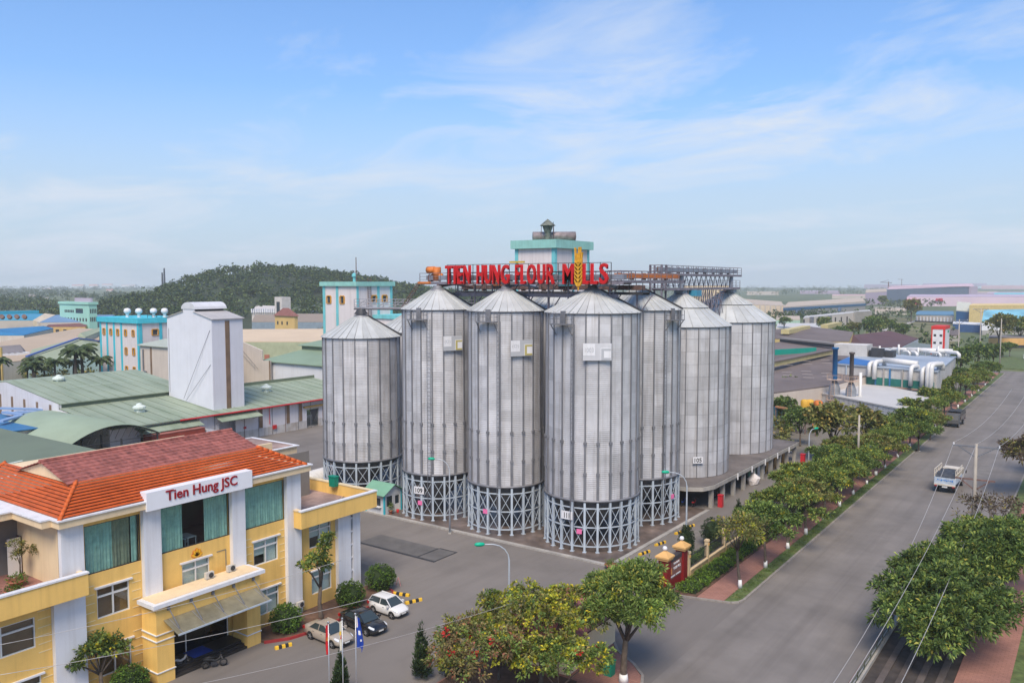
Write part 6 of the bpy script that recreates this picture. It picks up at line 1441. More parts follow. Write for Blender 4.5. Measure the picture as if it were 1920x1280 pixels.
wire('thin cable crossing in front of the office porch', dp(-10, 1266, 40), dp(700, 1120, 52), .25, .014); wire('thin cable crossing low over the yard before the porch', dp(330, 1290, 40), dp(960, 1130, 55), .3, .012)
wire('thin cable crossing the front of the office at first-floor height', dp(-10, 1210, 44), dp(640, 1050, 56), .3, .014)
# ================================================================= TREES AND PLANTING
# --- row of young flame trees with whitewashed feet along the verge
G1 = 'verge trees with whitewashed trunks'
vys = [72.8, 79.6, 86.6, 92.9, 100.2, 107.2, 114.3, 121.4, 127.6, 133.7, 143.0, 152.8, 161.0, 169.6, 178.0, 189.0, 198.0, 208.0, 219.0, 231.0, 243.0, 258.0, 272.0]
protos = []
for s in range(5):
    el = umbrella(30 + s, 3.0 + .2 * s, 3.6, 5.5 + .3 * (s % 3), 8 + s % 2, (.95, 1.55))
    protos.append((el, [LEAF1, LEAF2, LEAF1, LEAF3, LEAF1][s], 40 + s))
done = {}
for i, y in enumerate(vys):
    rg = random.Random(i * 7 + 3); lab = (ORD[i] if i < 20 else ['twenty-first', 'twenty-second', 'twenty-third'][i - 20]) + ' whitewashed-foot tree on the verge, counted from the gate corner'
    x = -26.35 + rg.uniform(-.1, .1)
    if i == 0:
        tree('sparse yellowing half-bare tree with whitewashed foot at the verge corner', (x, y, .1), umbrella(3, 2.6, 4.6, 6.4, 8, (.9, 1.4)), 1100, .42, .17, LEAF3, 3.4, .15, (-.5, .5), 3, .75, 0, G1, 'tree', 'flame_tree', [(350, .4, .16, LEAFY)], twigs=16, shell=.2, rc=.5)
        continue
    k = i % 5; el, lf, sd2 = protos[k]
    if k not in done:
        t = tree(lab, (x, y, .1), el, 4200, .42, .15, lf, 3.0, .15, (rg.uniform(-.4, .1), rg.uniform(-.2, .3)), sd2, .7, rg.uniform(0, 6), G1, 'tree', 'flame_tree', twigs=3, shell=.3, rc=.22, extra=[(250, .4, .15, LEAFY), (1500, .42, .15, LEAFG)]); done[k] = t
    else:
        q_ = rg.uniform(.78, 1.16); copy_tree(done[k], (x, y, .1), rg.uniform(0, 6.28), lab, G1, (q_, q_, q_ * rg.uniform(.85, 1.1)))
# lower boughs reaching over the carriageway
for j, (x, y) in enumerate(((-24.6, 151.0), (-24.8, 163.0), (-27.5, 111), (-28.8, 97.5), (-29.6, 104), (-29.8, 117), (-30.0, 127))):
    k = (j * 2 + 1) % 5
    copy_tree(done[k], (x, y, -.6 if j < 2 else 0), j * 1.3, ['low spreading tree leaning over the kerb before the dark truck', 'second low spreading tree leaning over the kerb near the dark truck', 'leafy tree crowding the brick path behind the seventh verge tree', 'leafy tree rising from the hedge near the deck corner', 'leafy tree between hedge and brick path by the first garage', 'leafy tree between hedge and path opposite the widest silo', 'leafy tree at the far end of the hedge bed'][j], 'trees behind the verge row', (1.05, 1.05, .92))
# --- trees between the plots and around the factory
FT = []
for s in range(4):
    rg = random.Random(90 + s); el = [((rg.uniform(-1.6, 1.6), rg.uniform(-1.6, 1.6), rg.uniform(3.6, 6.4)), (rg.uniform(1.5, 2.2), rg.uniform(1.5, 2.2), rg.uniform(1.1, 1.7))) for _ in range(7)]
    FT.append((el, [LEAF2, LEAF3, LEAF2, LEAF1][s]))
_ft = {}
def ftree(label, x, y, z, sc, k, rot, group):
    if k not in _ft: _ft[k] = tree(label, (x, y, z), FT[k][0], 1500, .75, .42, FT[k][1], 2.6, .2, (0, 0), 60 + k, 0, rot, group, 'tree', 'broad_tree', per=18, rc=.4, shell=.5); _ft[k].scale = (sc,) * 3; return _ft[k]
    return copy_tree(_ft[k], (x, y, z), rot, label, group, sc)
mid = [('big brownish spreading tree in front of the white block factory', gp(1560, 868, 0), 1.7, 1), ('second big brownish tree behind the tall concrete pole', gp(1620, 852, 0), 1.45, 1), ('dense green tree right of the widest silo, behind the deck end', gp(1500, 836, 0), 1.15, 0), ('green tree against the right side of the widest silo', gp(1470, 800, 0), 1.1, 2),
       ('tall green tree behind the blue lean-to beside the widest silo', gp(1470, 762, 0), 1.25, 0), ('green tree between the brown sheds and the white factory roof', gp(1530, 742, 0), 1.2, 2), ('small green tree touching the white factory roof corner', gp(1500, 748, 0), 1.0, 0),
       ('green tree beside the white duct bundle', gp(1740, 790, 0), 1.2, 3), ('dark green tree at the factory corner by the tall pole', gp(1800, 742, 0), 1.3, 0), ('dark tree right of the red-topped tower', gp(1800, 706, 0), 1.6, 2), ('dark tree between the two tallest poles', gp(1830, 700, 0), 1.7, 0), ('rounded tree behind the road corner pole', gp(1862, 690, 0), 1.5, 2), ('bushy tree on the far verge by the duct end', gp(1770, 765, 0), 1.0, 3), ('green tree beside the yellow tanks', gp(1495, 812, 0), .95, 0), ('green tree behind the truck, at the factory corner', gp(1712, 812, 0), 1.15, 3), ('light green tree in front of the blue awning', gp(1660, 842, 0), 1.0, 3)]
for i, (lb, p_, sc, k) in enumerate(mid): ftree(lb, p_.x, p_.y, 0, sc * .74, k, i * 1.1, 'trees around the block factory')
isl = [('small clipped tree on the grass island, left of the van', gp(1880, 671, 0), .8, 2), ('second small clipped tree on the grass island', gp(1893, 669, 0), .75, 0), ('tall thin-crowned tree rising behind the grass island', gp(1872, 655, 0), 2.0, 1), ('broad tree at the right edge beyond the junction', gp(1912, 650, 0), 1.7, 3)]
for i, (lb, p_, sc, k) in enumerate(isl): ftree(lb, p_.x, p_.y, .1, sc, k, i * 1.7, 'trees at the road junction')
# --- right-hand side: the dense tree and its neighbours
rg = random.Random(5)
big = [((-1.8, -4.6, 3.4), (2.6, 2.4, 1.5)), ((1.6, -4.2, 3.8), (2.8, 2.6, 1.6)), ((-2.6, -1.6, 4.0), (2.4, 2.4, 1.5)), ((.6, -1.4, 5.2), (3.0, 2.8, 1.6)), ((3.2, -1.6, 4.2), (2.4, 2.6, 1.6)), ((-1.8, 1.6, 5.0), (2.6, 2.6, 1.5)), ((1.6, 2.2, 5.8), (2.9, 2.7, 1.5)), ((-.6, 4.8, 5.2), (2.7, 2.5, 1.4)), ((2.4, 5.0, 5.8), (2.6, 2.5, 1.4)), ((.2, -6.2, 2.8), (2.2, 1.8, 1.4)), ((1.0, 7.2, 6.6), (2.8, 2.4, 1.4)), ((3.6, 4.0, 7.0), (2.6, 2.6, 1.5)), ((3.8, 8.0, 7.2), (2.6, 2.4, 1.4))]
tree('largest dense green tree overhanging the ditch in the lower right', (-9.4, 70.8, 0), big, 32000, .5, .15, LEAF2, 2.2, .3, (.2, -.3), 11, 0, 0, 'roadside trees on the right', extra=[(700, .4, .13, LEAFG), (7000, .48, .15, LEAF1)], per=24, rc=.26, shell=.5)
tree('leafy tree behind the dense one, running off the right edge', (-6.6, 84.0, .1), [((0, 0, 5.4), (3.2, 3.2, 1.5)), ((2.6, 1.4, 6.0), (2.8, 2.8, 1.5)), ((-1.8, 2.6, 5.2), (2.4, 2.4, 1.3)), ((1, -2.8, 5.0), (2.6, 2.6, 1.5))], 9000, .5, .16, LEAF1, 2.8, .24, (0, 0), 12, 0, 0, 'roadside trees on the right', extra=[(1800, .45, .15, LEAFG)], shell=.4)
tree('thin half-bare tree with purple-brown twigs around the utility pole', (-8.3, 97.0, .1), umbrella(8, 4.2, 4.0, 5.4, 9, (1.2, 1.7)), 900, .5, .16, LEAFD, 2.4, .16, (-.4, 0), 13, 0, 0, 'roadside trees on the right', twigs=14, shell=.2, rc=.6)
tree('dark purplish tree with feathery boughs at the right edge beyond the pole', (-6.4, 126, .1), [((0, 0, 7.0), (2.6, 2.8, 1.5)), ((-1.8, -1.6, 5.8), (2.2, 2.4, 1.0)), ((-2.6, 1.8, 6.2), (2.2, 2.4, 1.0)), ((1.4, 2, 8.6), (2.4, 2.4, 1.4)), ((.5, 3.5, 9.0), (2.2, 2.2, 1.4))], 3600, .65, .2, LEAFD, 3.0, .22, (0, 0), 14, 0, 0, 'roadside trees on the right', extra=[(1600, .6, .2, LEAF3)], shell=.4)
tree('olive tree at the right edge above the purplish one', (-4.8, 139, .1), [((0, 0, 8.2), (3, 3, 1.7)), ((-1.8, 1.8, 7.2), (2.6, 2.6, 1.4)), ((1, -2, 7.4), (2.6, 2.6, 1.4)), ((0, 2, 10), (2.2, 2.2, 1.4))], 3600, .62, .2, LEAF3, 3.6, .22, (0, 0), 15, 0, 0, 'roadside trees on the right', shell=.4)
# --- foreground clump round the gatehouse
tree('fresh green tree with dark trunk at the road corner beside the gate', (-26.6, 50.6, .1), [((0, .6, 6.6), (2.3, 2.3, 1.3)), ((1.6, -.6, 5.4), (1.7, 1.7, 1.0)), ((-1.8, .4, 6.2), (1.7, 1.7, 1.0)), ((.4, 1.8, 7.3), (1.7, 1.7, 1.0)), ((2.0, 1.4, 5.9), (1.5, 1.5, .9)), ((-.8, -1.4, 5.4), (1.6, 1.5, .9))], 9000, .40, .12, LEAFG, 3.0, .26, (.1, .1), 21, .55, 0, 'trees by the gatehouse', extra=[(5000, .38, .12, LEAF1), (1000, .36, .12, LEAFY)], shell=.35, rc=.24)
tree('wide yellow-flowering tree spreading over the gatehouse roof', (-31.2, 47.0, -.7), [((0, 0, 5.6), (3.0, 3.0, 1.1)), ((-2.4, 1.8, 6.0), (2.0, 2.0, .8)), ((2.2, 2.0, 5.4), (2.2, 2.2, .8)), ((-2.6, -1.6, 4.8), (2.0, 2.0, .9)), ((2.6, -1.2, 4.6), (2.0, 2.0, .9)), ((.2, 3.4, 6.0), (1.9, 1.9, .7)), ((0, -3, 4.2), (2.2, 2.0, .9)), ((-4.2, .4, 5.6), (1.5, 1.5, .7))], 4800, .34, .14, LEAF3, 2.6, .2, (0, 0), 22, 0, 0, 'trees by the gatehouse', extra=[(6500, .28, .17, LEAFY), (2200, .3, .14, LEAFG)], shell=.3, rc=.22, twigs=7)
tree('brownish shrub tree with red blossoms at the bottom edge', (-33.6, 42.0, .15), [((0, 0, 4.2), (2.6, 2.6, 1.3)), ((-2.0, 1.2, 3.8), (1.9, 1.9, 1.0)), ((2.2, .6, 4.2), (2.0, 2.0, 1.0)), ((.6, -2, 3.6), (2.2, 2.0, 1.1)), ((-1, 2.6, 4.2), (1.6, 1.6, .8))], 2600, .32, .12, LEAFB, 1.6, .16, (0, 0), 23, 0, 0, 'trees by the gatehouse', extra=[(2400, .3, .13, LEAF3), (1400, .3, .13, LEAFG), (700, .28, .14, LEAFY), (140, .24, .2, FLRED)], shell=.25, rc=.25, twigs=10)
tree('low green shrub tree at the bottom edge beside the pavement', (-28.6, 45.2, .15), [((0, 0, 3.2), (2.2, 2.2, 1.2)), ((1.6, 1.6, 3.0), (1.6, 1.6, .9)), ((-1.4, -1, 2.9), (1.6, 1.6, .9))], 2600, .34, .15, LEAFG, 1.2, .14, (0, 0), 24, 0, 0, 'trees by the gatehouse', extra=[(1000, .3, .14, LEAFY), (90, .24, .2, FLRED)], shell=.4)
tree('pale sparse shrub with cream seed heads in front of the gatehouse wall', (-33.8, 45.6, .15), [((0, 0, 3.0), (2.2, 2.0, 1.2)), ((1.6, -.6, 2.8), (1.6, 1.6, 1.0)), ((-1.5, .5, 3.2), (1.5, 1.5, .9))], 2000, .3, .12, LEAFB, 1.0, .1, (0, 0), 25, 0, 0, 'trees by the gatehouse', extra=[(900, .26, .14, LEAFY)], shell=.3, rc=.4, twigs=8)
def cypress(label, x, y, h, r, seed):
    t = thing('cypress', label, 'cypress', (x, y, .1), 0, 'cypresses in the yard')
    q = MB(); q.tube([(0, 0, 0), (0, 0, h * .8)], [.09, .03], 7); put('trunk', q.mesh('trunk', BARK), t)
    el = [((0, 0, h * (.12 + .84 * k / 8)), (r * (1 - (k / 8) ** 1.6) + .08, r * (1 - (k / 8) ** 1.6) + .08, h * .09)) for k in range(9)]
    put('crown', foliage(seed, 2600, el, .22, .09, LEAFC, 8, .12, .5, -1, -.6), t)
for a in (('narrow dark cypress beside the gatehouse eave', -39.2, 51.8, 3.4, .5, 71), ('broad dark cypress at the left of the brownish shrub', -36.9, 44.2, 4.3, .95, 72), ('pointed dark cypress left of the broad one, at the bottom edge', -38.5, 42.8, 3.7, .6, 73), ('small cypress tip at the bottom edge nearest the flagpoles', -41.2, 37.6, 3.0, .5, 74), ('slim cypress inside the boundary fence near the deck', -33.2, 90.6, 3.2, .6, 75)): cypress(*a)
def bush(label, x, y, r, h, seed, leaf=LEAFH):
    t = thing('clipped_bush', label, 'bush', (x, y, .12), 0, 'round clipped bushes')
    q = MB(); q.tube([(0, 0, 0), (0, 0, h * .5)], [.08, .06], 7); put('stem', q.mesh('stem', BARK), t)
    q = MB(); q.lathe([(.05, h * .1), (r * .72, h * .25), (r * .85, h * .5), (r * .62, h * .8), (.02, h * .9)], 14); put('shade_core', q.mesh('shade_core', mat('core_shade_green', (.02, .035, .01), .95), True), t)  # solid core, shade inside the leaves put into its dark colour
    put('foliage', foliage(seed, 3400, [((0, 0, h * .5), (r, r, h * .5))], .15, .09, leaf, 7, .07, .93, -1, .1), t)
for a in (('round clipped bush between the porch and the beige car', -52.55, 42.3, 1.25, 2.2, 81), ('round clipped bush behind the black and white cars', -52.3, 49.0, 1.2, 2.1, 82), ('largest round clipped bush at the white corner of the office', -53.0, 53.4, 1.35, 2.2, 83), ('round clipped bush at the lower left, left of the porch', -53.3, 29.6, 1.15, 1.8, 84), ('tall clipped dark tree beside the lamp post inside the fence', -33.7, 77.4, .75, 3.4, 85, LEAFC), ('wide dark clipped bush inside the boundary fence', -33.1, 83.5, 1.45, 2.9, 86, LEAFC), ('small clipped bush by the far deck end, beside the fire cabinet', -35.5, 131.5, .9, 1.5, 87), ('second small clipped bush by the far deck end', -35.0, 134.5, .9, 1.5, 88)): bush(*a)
# pruned trees in front of the office
def pruned(label, x, y, seed, limbs, r0, H0):
    t = thing('pruned_tree', label, 'tree', (x, y, .1), 0, 'pruned trees before the office')
    put('trunk', trunkmesh(seed, H0, r0, (.0, 0), limbs, BARK, 0), t); el = [(p_, (.55, .55, .45)) for p_ in limbs]
    me = joinleaf([foliage(seed, 1100, el, .36, .15, LEAF2, 9, .2, .2), foliage(seed + 1, 260, el, .34, .15, LEAFY, 9, .2, .2)]); put('crown', me, t)
pruned('tall pruned tree with bare forked limbs before the white column', -52.2, 45.6, 91, [(-.2, -1.5, 4.8), (.2, -.9, 5.4), (.1, .1, 5.2), (-.1, .6, 5.9), (.1, .8, 6.7), (.1, .3, 4.6)], .2, 2.8)
c_ = gp(190, 1310, 0)
pruned('low pruned tree with spreading crown before the left windows', c_.x, c_.y, 93, [(-.1, -1.6, 2.9), (.2, -.9, 3.6), (.0, .1, 4.1), (-.1, .9, 3.6), (.1, 1.5, 3.0), (.2, .5, 3.3), (-.2, -.3, 3.6)], .17, 1.8)
# hedges
def hedge(label, x0, x1, y0, y1, h, n, seed, leaf=LEAFH):
    t = thing('hedge', label, 'hedge', ((x0 + x1) / 2, (y0 + y1) / 2, .1)); hx, hy = (x1 - x0) / 2, (y1 - y0) / 2
    q = MB(); q.box(-hx * .8, hx * .8, -hy * .98, hy * .98, 0, h * .7); put('shade_core', q.mesh('shade_core', mat('core_shade_green', (.02, .035, .01), .95)), t)  # dark solid box paints the shade behind the hedge leaves
    k = max(2, int((y1 - y0) / (x1 - x0))); el = [((0, -hy + (i + .5) * 2 * hy / k, h * .45), (hx * 1.1, hy / k * 1.25, h * .6)) for i in range(k)]
    o = put('foliage', foliage(seed, n, el, .2, .1, leaf, 7, .12, .8, -.1, .1), t); return t
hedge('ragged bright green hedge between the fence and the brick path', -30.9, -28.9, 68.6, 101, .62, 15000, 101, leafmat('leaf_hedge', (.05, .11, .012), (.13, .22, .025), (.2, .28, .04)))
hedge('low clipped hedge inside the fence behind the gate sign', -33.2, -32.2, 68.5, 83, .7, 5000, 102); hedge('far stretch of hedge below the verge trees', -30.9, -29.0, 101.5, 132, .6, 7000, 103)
# verge tufts
put_ = foliage(111, 12000, [((-25.8, 70.5 + k * 2.0, .12), (.7, 1.2, .04)) for k in range(34)], .12, .03, leafmat('leaf_grass', (.06, .12, .015), (.13, .20, .03)), 6, .1, .1, -.1, 0)
tag(put('grass', put_), 'short grass tufts on the verge under the row of trees', 'grass', None, 'stuff')
# potted plants
potplant('round terracotta planter with grass at the corner of the silo pavement', -38.6, 70.6, 0, .6, .42, 121, LEAFH, .3)
potplant('planter with clipped green dome on the left terrace', -57.9, 24.6, 8.02, .5, .35, 122, LEAFH, .35); potplant('low planter on the left terrace near the parapet', -56.6, 23.8, 8.02, .45, .2, 123, LEAFH, .3); potplant('terrace planter with small red flowers near the parapet', -56.4, 22.4, 8.02, .4, .3, 124, LEAF3, .4); potplant('flat grassy tray on the right terrace', -55.6, 51.6, 8.02, .6, .12, 125, LEAFH, .2)
potplant('slim potted plant beside the guard hut corner', -69.5, 71.9, .1, .22, .4, 126, LEAF2, 1.0); potplant('leafy potted plant inside the glass porch', -55.6, 37.3, .5, .3, .5, 127, LEAF2, 1.0)
tree('bonsai tree in a pot against the terrace wall', (-58.6, 25.2, 8.4), [((.3, .3, 1.7), (.7, .7, .35)), ((-.5, 0, 1.4), (.5, .5, .3)), ((.1, -.3, 2.2), (.5, .5, .3))], 700, .2, .08, LEAF3, .9, .06, (0, 0), 128, 0, 0, None, 'tree', 'bonsai_tree')
# palms
def frond(L, seed):
    rg = random.Random(seed); m = MB(); pts = []
    for k in range(7): f = k / 6; pts.append(Vector((L * f, 0, L * (.35 * f - .75 * f * f))))
    for k in range(6):
        for s in (-1, 1):
            a, b = pts[k], pts[k + 1]; wd = L * .2 * math.sin(math.pi * min(1, (k + 1) / 6.5)) + .05
            m.add([a, b, b + Vector((-.1 * L, s * wd, -wd * .55)), a + Vector((-.1 * L, s * wd, -wd * .55))], [(0, 1, 2, 3)])
    return m
_palm = None
def palm(label, x, y, h, rot):
    global _palm
    if _palm is None:
        _palm = thing('palm_tree', label, 'palm', (x, y, 0), rot, 'palm trees by the grey villa')
        q = MB(); q.tube([(0, 0, 0), (.1, 0, 3), (0, 0, 6.0)], [.25, .18, .14], 8); put('trunk', q.mesh('trunk', BARK, True), _palm)
        q = MB()
        for k in range(16):
            f = frond(2.0, k); a = k * 2.4; up = .55 - .06 * k
            for v in f.v: 
                x_, y_, z_ = v; z2 = z_ + up * x_ * .9; q.v.append((x_ * math.cos(a) - y_ * math.sin(a), x_ * math.sin(a) + y_ * math.cos(a), 6.0 + z2))
            o_ = len(q.v) - len(f.v); q.f += [tuple(i + o_ for i in ff) for ff in f.f]; q.mi += [0] * len(f.f)
        put('crown', q.mesh('crown', leafmat('leaf_palm', (.035, .06, .02), (.09, .125, .045))), _palm); _palm.scale = (h / 6,) * 3; return
    copy_tree(_palm, (x, y, 0), rot, label, 'palm trees by the grey villa', h / 6)
for i, (px, py, h) in enumerate(((95, 743, 11), (145, 743, 12.8), (162, 743, 13.0), (118, 743, 10), (60, 743, 9.2), (30, 743, 9.6), (78, 743, 8.4), (128, 743, 10.8), (172, 743, 11.7), (12, 743, 9.8), (470, 655, 9), (484, 655, 9.5))):
    p_ = dp(px, py, 205 if i < 10 else 330); palm(('palm tree ' + ['standing clear left of the tall pair', 'taller left one of the pair before the turquoise wall', 'taller right one of the pair before the turquoise wall', 'with low drooping crown between the villa and the pair', 'before the middle windows of the grey villa', 'before the left windows of the grey villa', 'at the right corner of the grey villa', 'half hidden left of the tall pair', 'right of the tall pair, next to the striped mill', 'at the far left edge by the yellow post', 'left one of two before the long cream roof', 'right one of two before the long cream roof'][i]), p_.x, p_.y + (i * 5.3) % 9 - 4, h * (.80 + .05 * ((i * 7) % 4)), i * 1.37)
# ================================================================= FACTORY ACROSS THE BOUNDARY (RIGHT)
def blk(name, label, pts, wallm, roofm, cat='building', base=0.0, group=None, over=0.0, th=.25):
    """building on a plan polygon (pixel sight lines met at their roof heights), walls up to a roof sheet"""
    v = [gp(*q) for q in pts]; c = sum(v, Vector()) / len(v)
    t = thing(name, label, cat, (c.x, c.y, 0), 0, group); n_ = len(v)
    m = MB(); lo = [Vector((p_.x, p_.y, base)) for p_ in v]; hi = [Vector((p_.x, p_.y, p_.z - th)) for p_ in v]
    m.add(lo + hi, [(i, (i + 1) % n_, n_ + (i + 1) % n_, n_ + i) for i in range(n_)]); m.build('wall', wallm, t)
    ov = [p_ + Vector((p_.x - c.x, p_.y - c.y, 0)).normalized() * over for p_ in v]
    m = MB(); m.add([p_ - Vector((0, 0, th)) for p_ in ov] + ov, [tuple(range(n_ - 1, -1, -1)), tuple(range(n_, 2 * n_))] + [(i, (i + 1) % n_, n_ + (i + 1) % n_, n_ + i) for i in range(n_)]); m.build('roof', roofm, t)
    return t, v
def onwall(t, name, a, b, f0, f1, z0, z1, m_, out=.06, par=None):
    """flat piece set proud of the wall that runs from plan point a to b"""
    d = Vector((b.x - a.x, b.y - a.y, 0)); nn = Vector((d.y, -d.x, 0)).normalized()
    if nn.dot(Vector((0, 0, 0)) - Vector((a.x, a.y, 0))) < 0: nn = -nn
    p, q = Vector((a.x, a.y, 0)) + d * f0, Vector((a.x, a.y, 0)) + d * f1; m = MB(); o = nn * out
    m.add([p + Vector((0, 0, z0)), q + Vector((0, 0, z0)), q + Vector((0, 0, z1)), p + Vector((0, 0, z1))] + [k + o for k in (p + Vector((0, 0, z0)), q + Vector((0, 0, z0)), q + Vector((0, 0, z1)), p + Vector((0, 0, z1)))], [(0, 1, 2, 3), (7, 6, 5, 4), (0, 4, 5, 1), (1, 5, 6, 2), (2, 6, 7, 3), (3, 7, 4, 0)])
    return m.build(name, m_, par or t)
BLOCK = mat('white_block_wall', (.64, .61, .57), .85, 0, .08, .4, brick=(1.1, .55, .88, .035, 1), streak=.3)
WROOF = mat('white_metal_roof', (.52, .50, .47), .6, 0, .06, .2, wave=('Y', .5, .03))
SLATE = mat('blue_grey_roof', (.33, .38, .44), .6, 0, .16, .12, stain=(.09, (.75, .78, .82), .8))
lb, v = blk('block_factory', 'low white block factory with pale sheet roof in front of the ducts', [(1477, 723, 5.2), (1692, 766, 5.2), (1748, 741, 5.2), (1560, 703, 5.2)], BLOCK, WROOF, over=.3)
for f in (.18, .36): 
    for z in (1.2, 2.6, 4.0): onwall(lb, 'window', v[0], v[1], f * .45, f * .45 + .016, z, z + .5, RUST)
onwall(lb, 'blue_awning', v[0], v[1], .24, .36, 3.2, 3.4, BLUER, 1.2); onwall(lb, 'blue_awning', v[0], v[1], .80, .98, 1.6, 1.85, BLUER, 3.2); onwall(lb, 'blue_post', v[0], v[1], .41, .43, 0, 5.0, BLUER, .2)
mb_, v = blk('duct_factory', 'white block factory with blue-grey roof and big white air ducts', [(1566, 681, 9.3), (1757, 696, 9.3), (1792, 668, 9.3), (1612, 660, 9.3)], BLOCK, SLATE, over=.3)
a, b = v[0], v[1]
onwall(mb_, 'green_mesh_band', a, b, .32, .98, 5.2, 6.9, mat('green_mesh', (.02, .16, .13), .7, 0, .15, .8), .08)
for f, m_ in ((.12, LEGBLUE), (.42, BLUER), (.56, BLUER), (.5, CONC), (.68, CONC)): onwall(mb_, 'downpipe', a, b, f, f + .012, 5, 9, m_, .3)
onwall(mb_, 'doorway', a, b, .24, .31, 5.1, 7.0, DARK, .1); onwall(mb_, 'sill_band', a, b, .2, 1.0, 4.9, 5.2, mat('pink_brick_band', (.42, .27, .2), .9), .4)
m = MB(); c0, c1 = a, a.lerp(b, .36); bk = v[3]; m.add([p_ + Vector((0, 0, .06)) for p_ in (a.lerp(bk, .02), a.lerp(b, .34), a.lerp(b, .34).lerp(v[3].lerp(v[2], .3), .3), a.lerp(bk, .5))], [(0, 1, 2, 3)]); m.build('blue_sheet', mat('bright_blue_roof', (.03, .14, .38), .6, 0, .1, .3), mb_)
DUCT = mat('white_duct', (.68, .66, .63), .45, .1, .06, .6)
dn = Vector((b.y - a.y, -(b.x - a.x), 0)).normalized()
if dn.dot(-a) < 0: dn = -dn
def duct(t, pts, r, n_=12, name='air_duct'):
    m = MB(); m.tube(pts, r, n_); return m.build(name, DUCT, t, True)
def ubend(f, inset, rr, zlow, ztop):
    p = a.lerp(b, f); o = p + dn * .9; i = p - dn * inset
    duct(mb_, [(o.x, o.y, zlow), (o.x, o.y, ztop - .8), (o.x - dn.x * .2, o.y - dn.y * .2, ztop - .25), (o.x - dn.x * .9, o.y - dn.y * .9, ztop), (i.x, i.y, ztop), (i.x - dn.x * .5, i.y - dn.y * .5, ztop - .5), (i.x - dn.x * .6, i.y - dn.y * .6, 9.2)], rr)
for f, ins, rr, zl2, zt2 in ((.375, 2, .62, 7.0, 10.3), (.43, 3, .66, 6.6, 10.7), (.78, 2, .62, 5.8, 10.2), (.885, 2, .6, 5.6, 10.0), (.935, 4, .7, 3.0, 10.9), (.965, 4, .7, 3.0, 10.9)): ubend(f, ins, rr * .74, zl2, zt2 - .25)
p0, p1 = a.lerp(b, .44) - dn * 2.4, a.lerp(b, .78) - dn * 2; duct(mb_, [(p0.x, p0.y, 10.7), (p1.x, p1.y, 10.4)], .62)
# tangle of white roof ducts at the back
bk0, bk1 = v[3], v[2]; rgx = random.Random(4)
for k in range(9):
    p = bk0.lerp(bk1, .18 + .088 * k) + Vector((0, -1.5, 0)); q = p + Vector((2.2 + rgx.uniform(0, 2), rgx.uniform(-3, 0), 0)); zt2 = 10.0 + rgx.uniform(0, .9)
    duct(mb_, [(p.x, p.y, 9.2), (p.x, p.y, zt2 - .4), (p.x + .4, p.y - .2, zt2), (q.x - .4, q.y, zt2), (q.x, q.y, zt2 - .4), (q.x, q.y, 9.2)], .32 + .07 * (k % 3), 10, 'roof_duct')
p, q = bk0.lerp(bk1, .52), bk0.lerp(bk1, .98); duct(mb_, [(p.x, p.y - 2, 10.7), (q.x, q.y - 2, 10.7)], .6, 14, 'main_duct')
for k in range(4):
    p = bk0.lerp(bk1, .2 + .2 * k); duct(mb_, [(p.x + 1, p.y - 3, 9.2), (p.x + 1, p.y - 3, 11.4 + .6 * (k % 2))], .26, 10, 'vent_stack')
pl = bk0.lerp(a, .3); m = MB(); m.box(pl.x - 4, pl.x + 4, pl.y - 3, pl.y + 3, 9.3, 12.2); m.build('roof_plant_room', BLOCK, mb_); m = MB(); m.box(pl.x + 4.2, pl.x + 10, pl.y - 2, pl.y + 1.5, 9.3, 10.9); m.box(pl.x + 5, pl.x + 8, pl.y - 3, pl.y - 2.1, 9.3, 11.6); m.build('roof_machinery', DARK, mb_)
def chimney(label, px, pyb, ytop, rb, rs, stackm, cone):
    g0 = gp(px, pyb, 0); t = thing('chimney', label, 'chimney', g0); D = (g0.xy.length); zt2 = vy(px, ytop, g0.y).z
    m = MB(); m.lathe([(rb, 0), (rb, 6.4), (rs * 1.4, 7.7), (rs, 7.9)], 14); put('cyclone_body', m.mesh('cyclone_body', mat('cyclone_grey', (.26, .27, .29), .5, .3, .15, .6, streak=.4), True), t)
    m = MB(); m.lathe([(rs, 7.4), (rs, zt2 - .4), (rs * 1.35, zt2 - .35), (rs * 1.35, zt2), (rs * .6, zt2)], 12); put('stack', m.mesh('stack', stackm, True), t)
    m = MB(); 
    for s in (-.35, .35): m.bar((s, -rb - .15, 0), (s, -rb - .15, 8.5), .07)
    for k in range(18): m.bar((-.35, -rb - .15, k * .47), (.35, -rb - .15, k * .47), .05)
    put('ladder', m.mesh('ladder', mat('pale_rust', (.5, .36, .27), .8)), t)
    for z in (4.0, 8.2):
        m = MB(); m.lathe([(rs, z), (rb * 1.35, z), (rb * 1.35, z + .08), (rs, z + .08)], 12); o = put('platform', m.mesh('platform', mat('pale_rust', (.5, .36, .27), .8)), t)
        m = MB(); m.lathe([(rb * 1.33, z + 1.0), (rb * 1.36, z + 1.0), (rb * 1.36, z + 1.06), (rb * 1.33, z + 1.06)], 12)
        for k in range(8): m.bar((rb * 1.34 * math.cos(k * .785), rb * 1.34 * math.sin(k * .785), z), (rb * 1.34 * math.cos(k * .785), rb * 1.34 * math.sin(k * .785), z + 1), .05)
        put('guard_rail', m.mesh('guard_rail', mat('pale_rust', (.5, .36, .27), .8)), o)
chimney('tall blue chimney on a grey cyclone before the white factory', 1563, 786, 651, 1.15, .5, mat('chimney_blue', (.01, .11, .28), .45, 0, .15, .5, streak=.3), 1); chimney('tall dark grey chimney on a grey cyclone beside the blue one', 1594, 790, 660, 1.05, .42, mat('chimney_dark', (.11, .09, .085), .7, .1, .3, .6), 1)
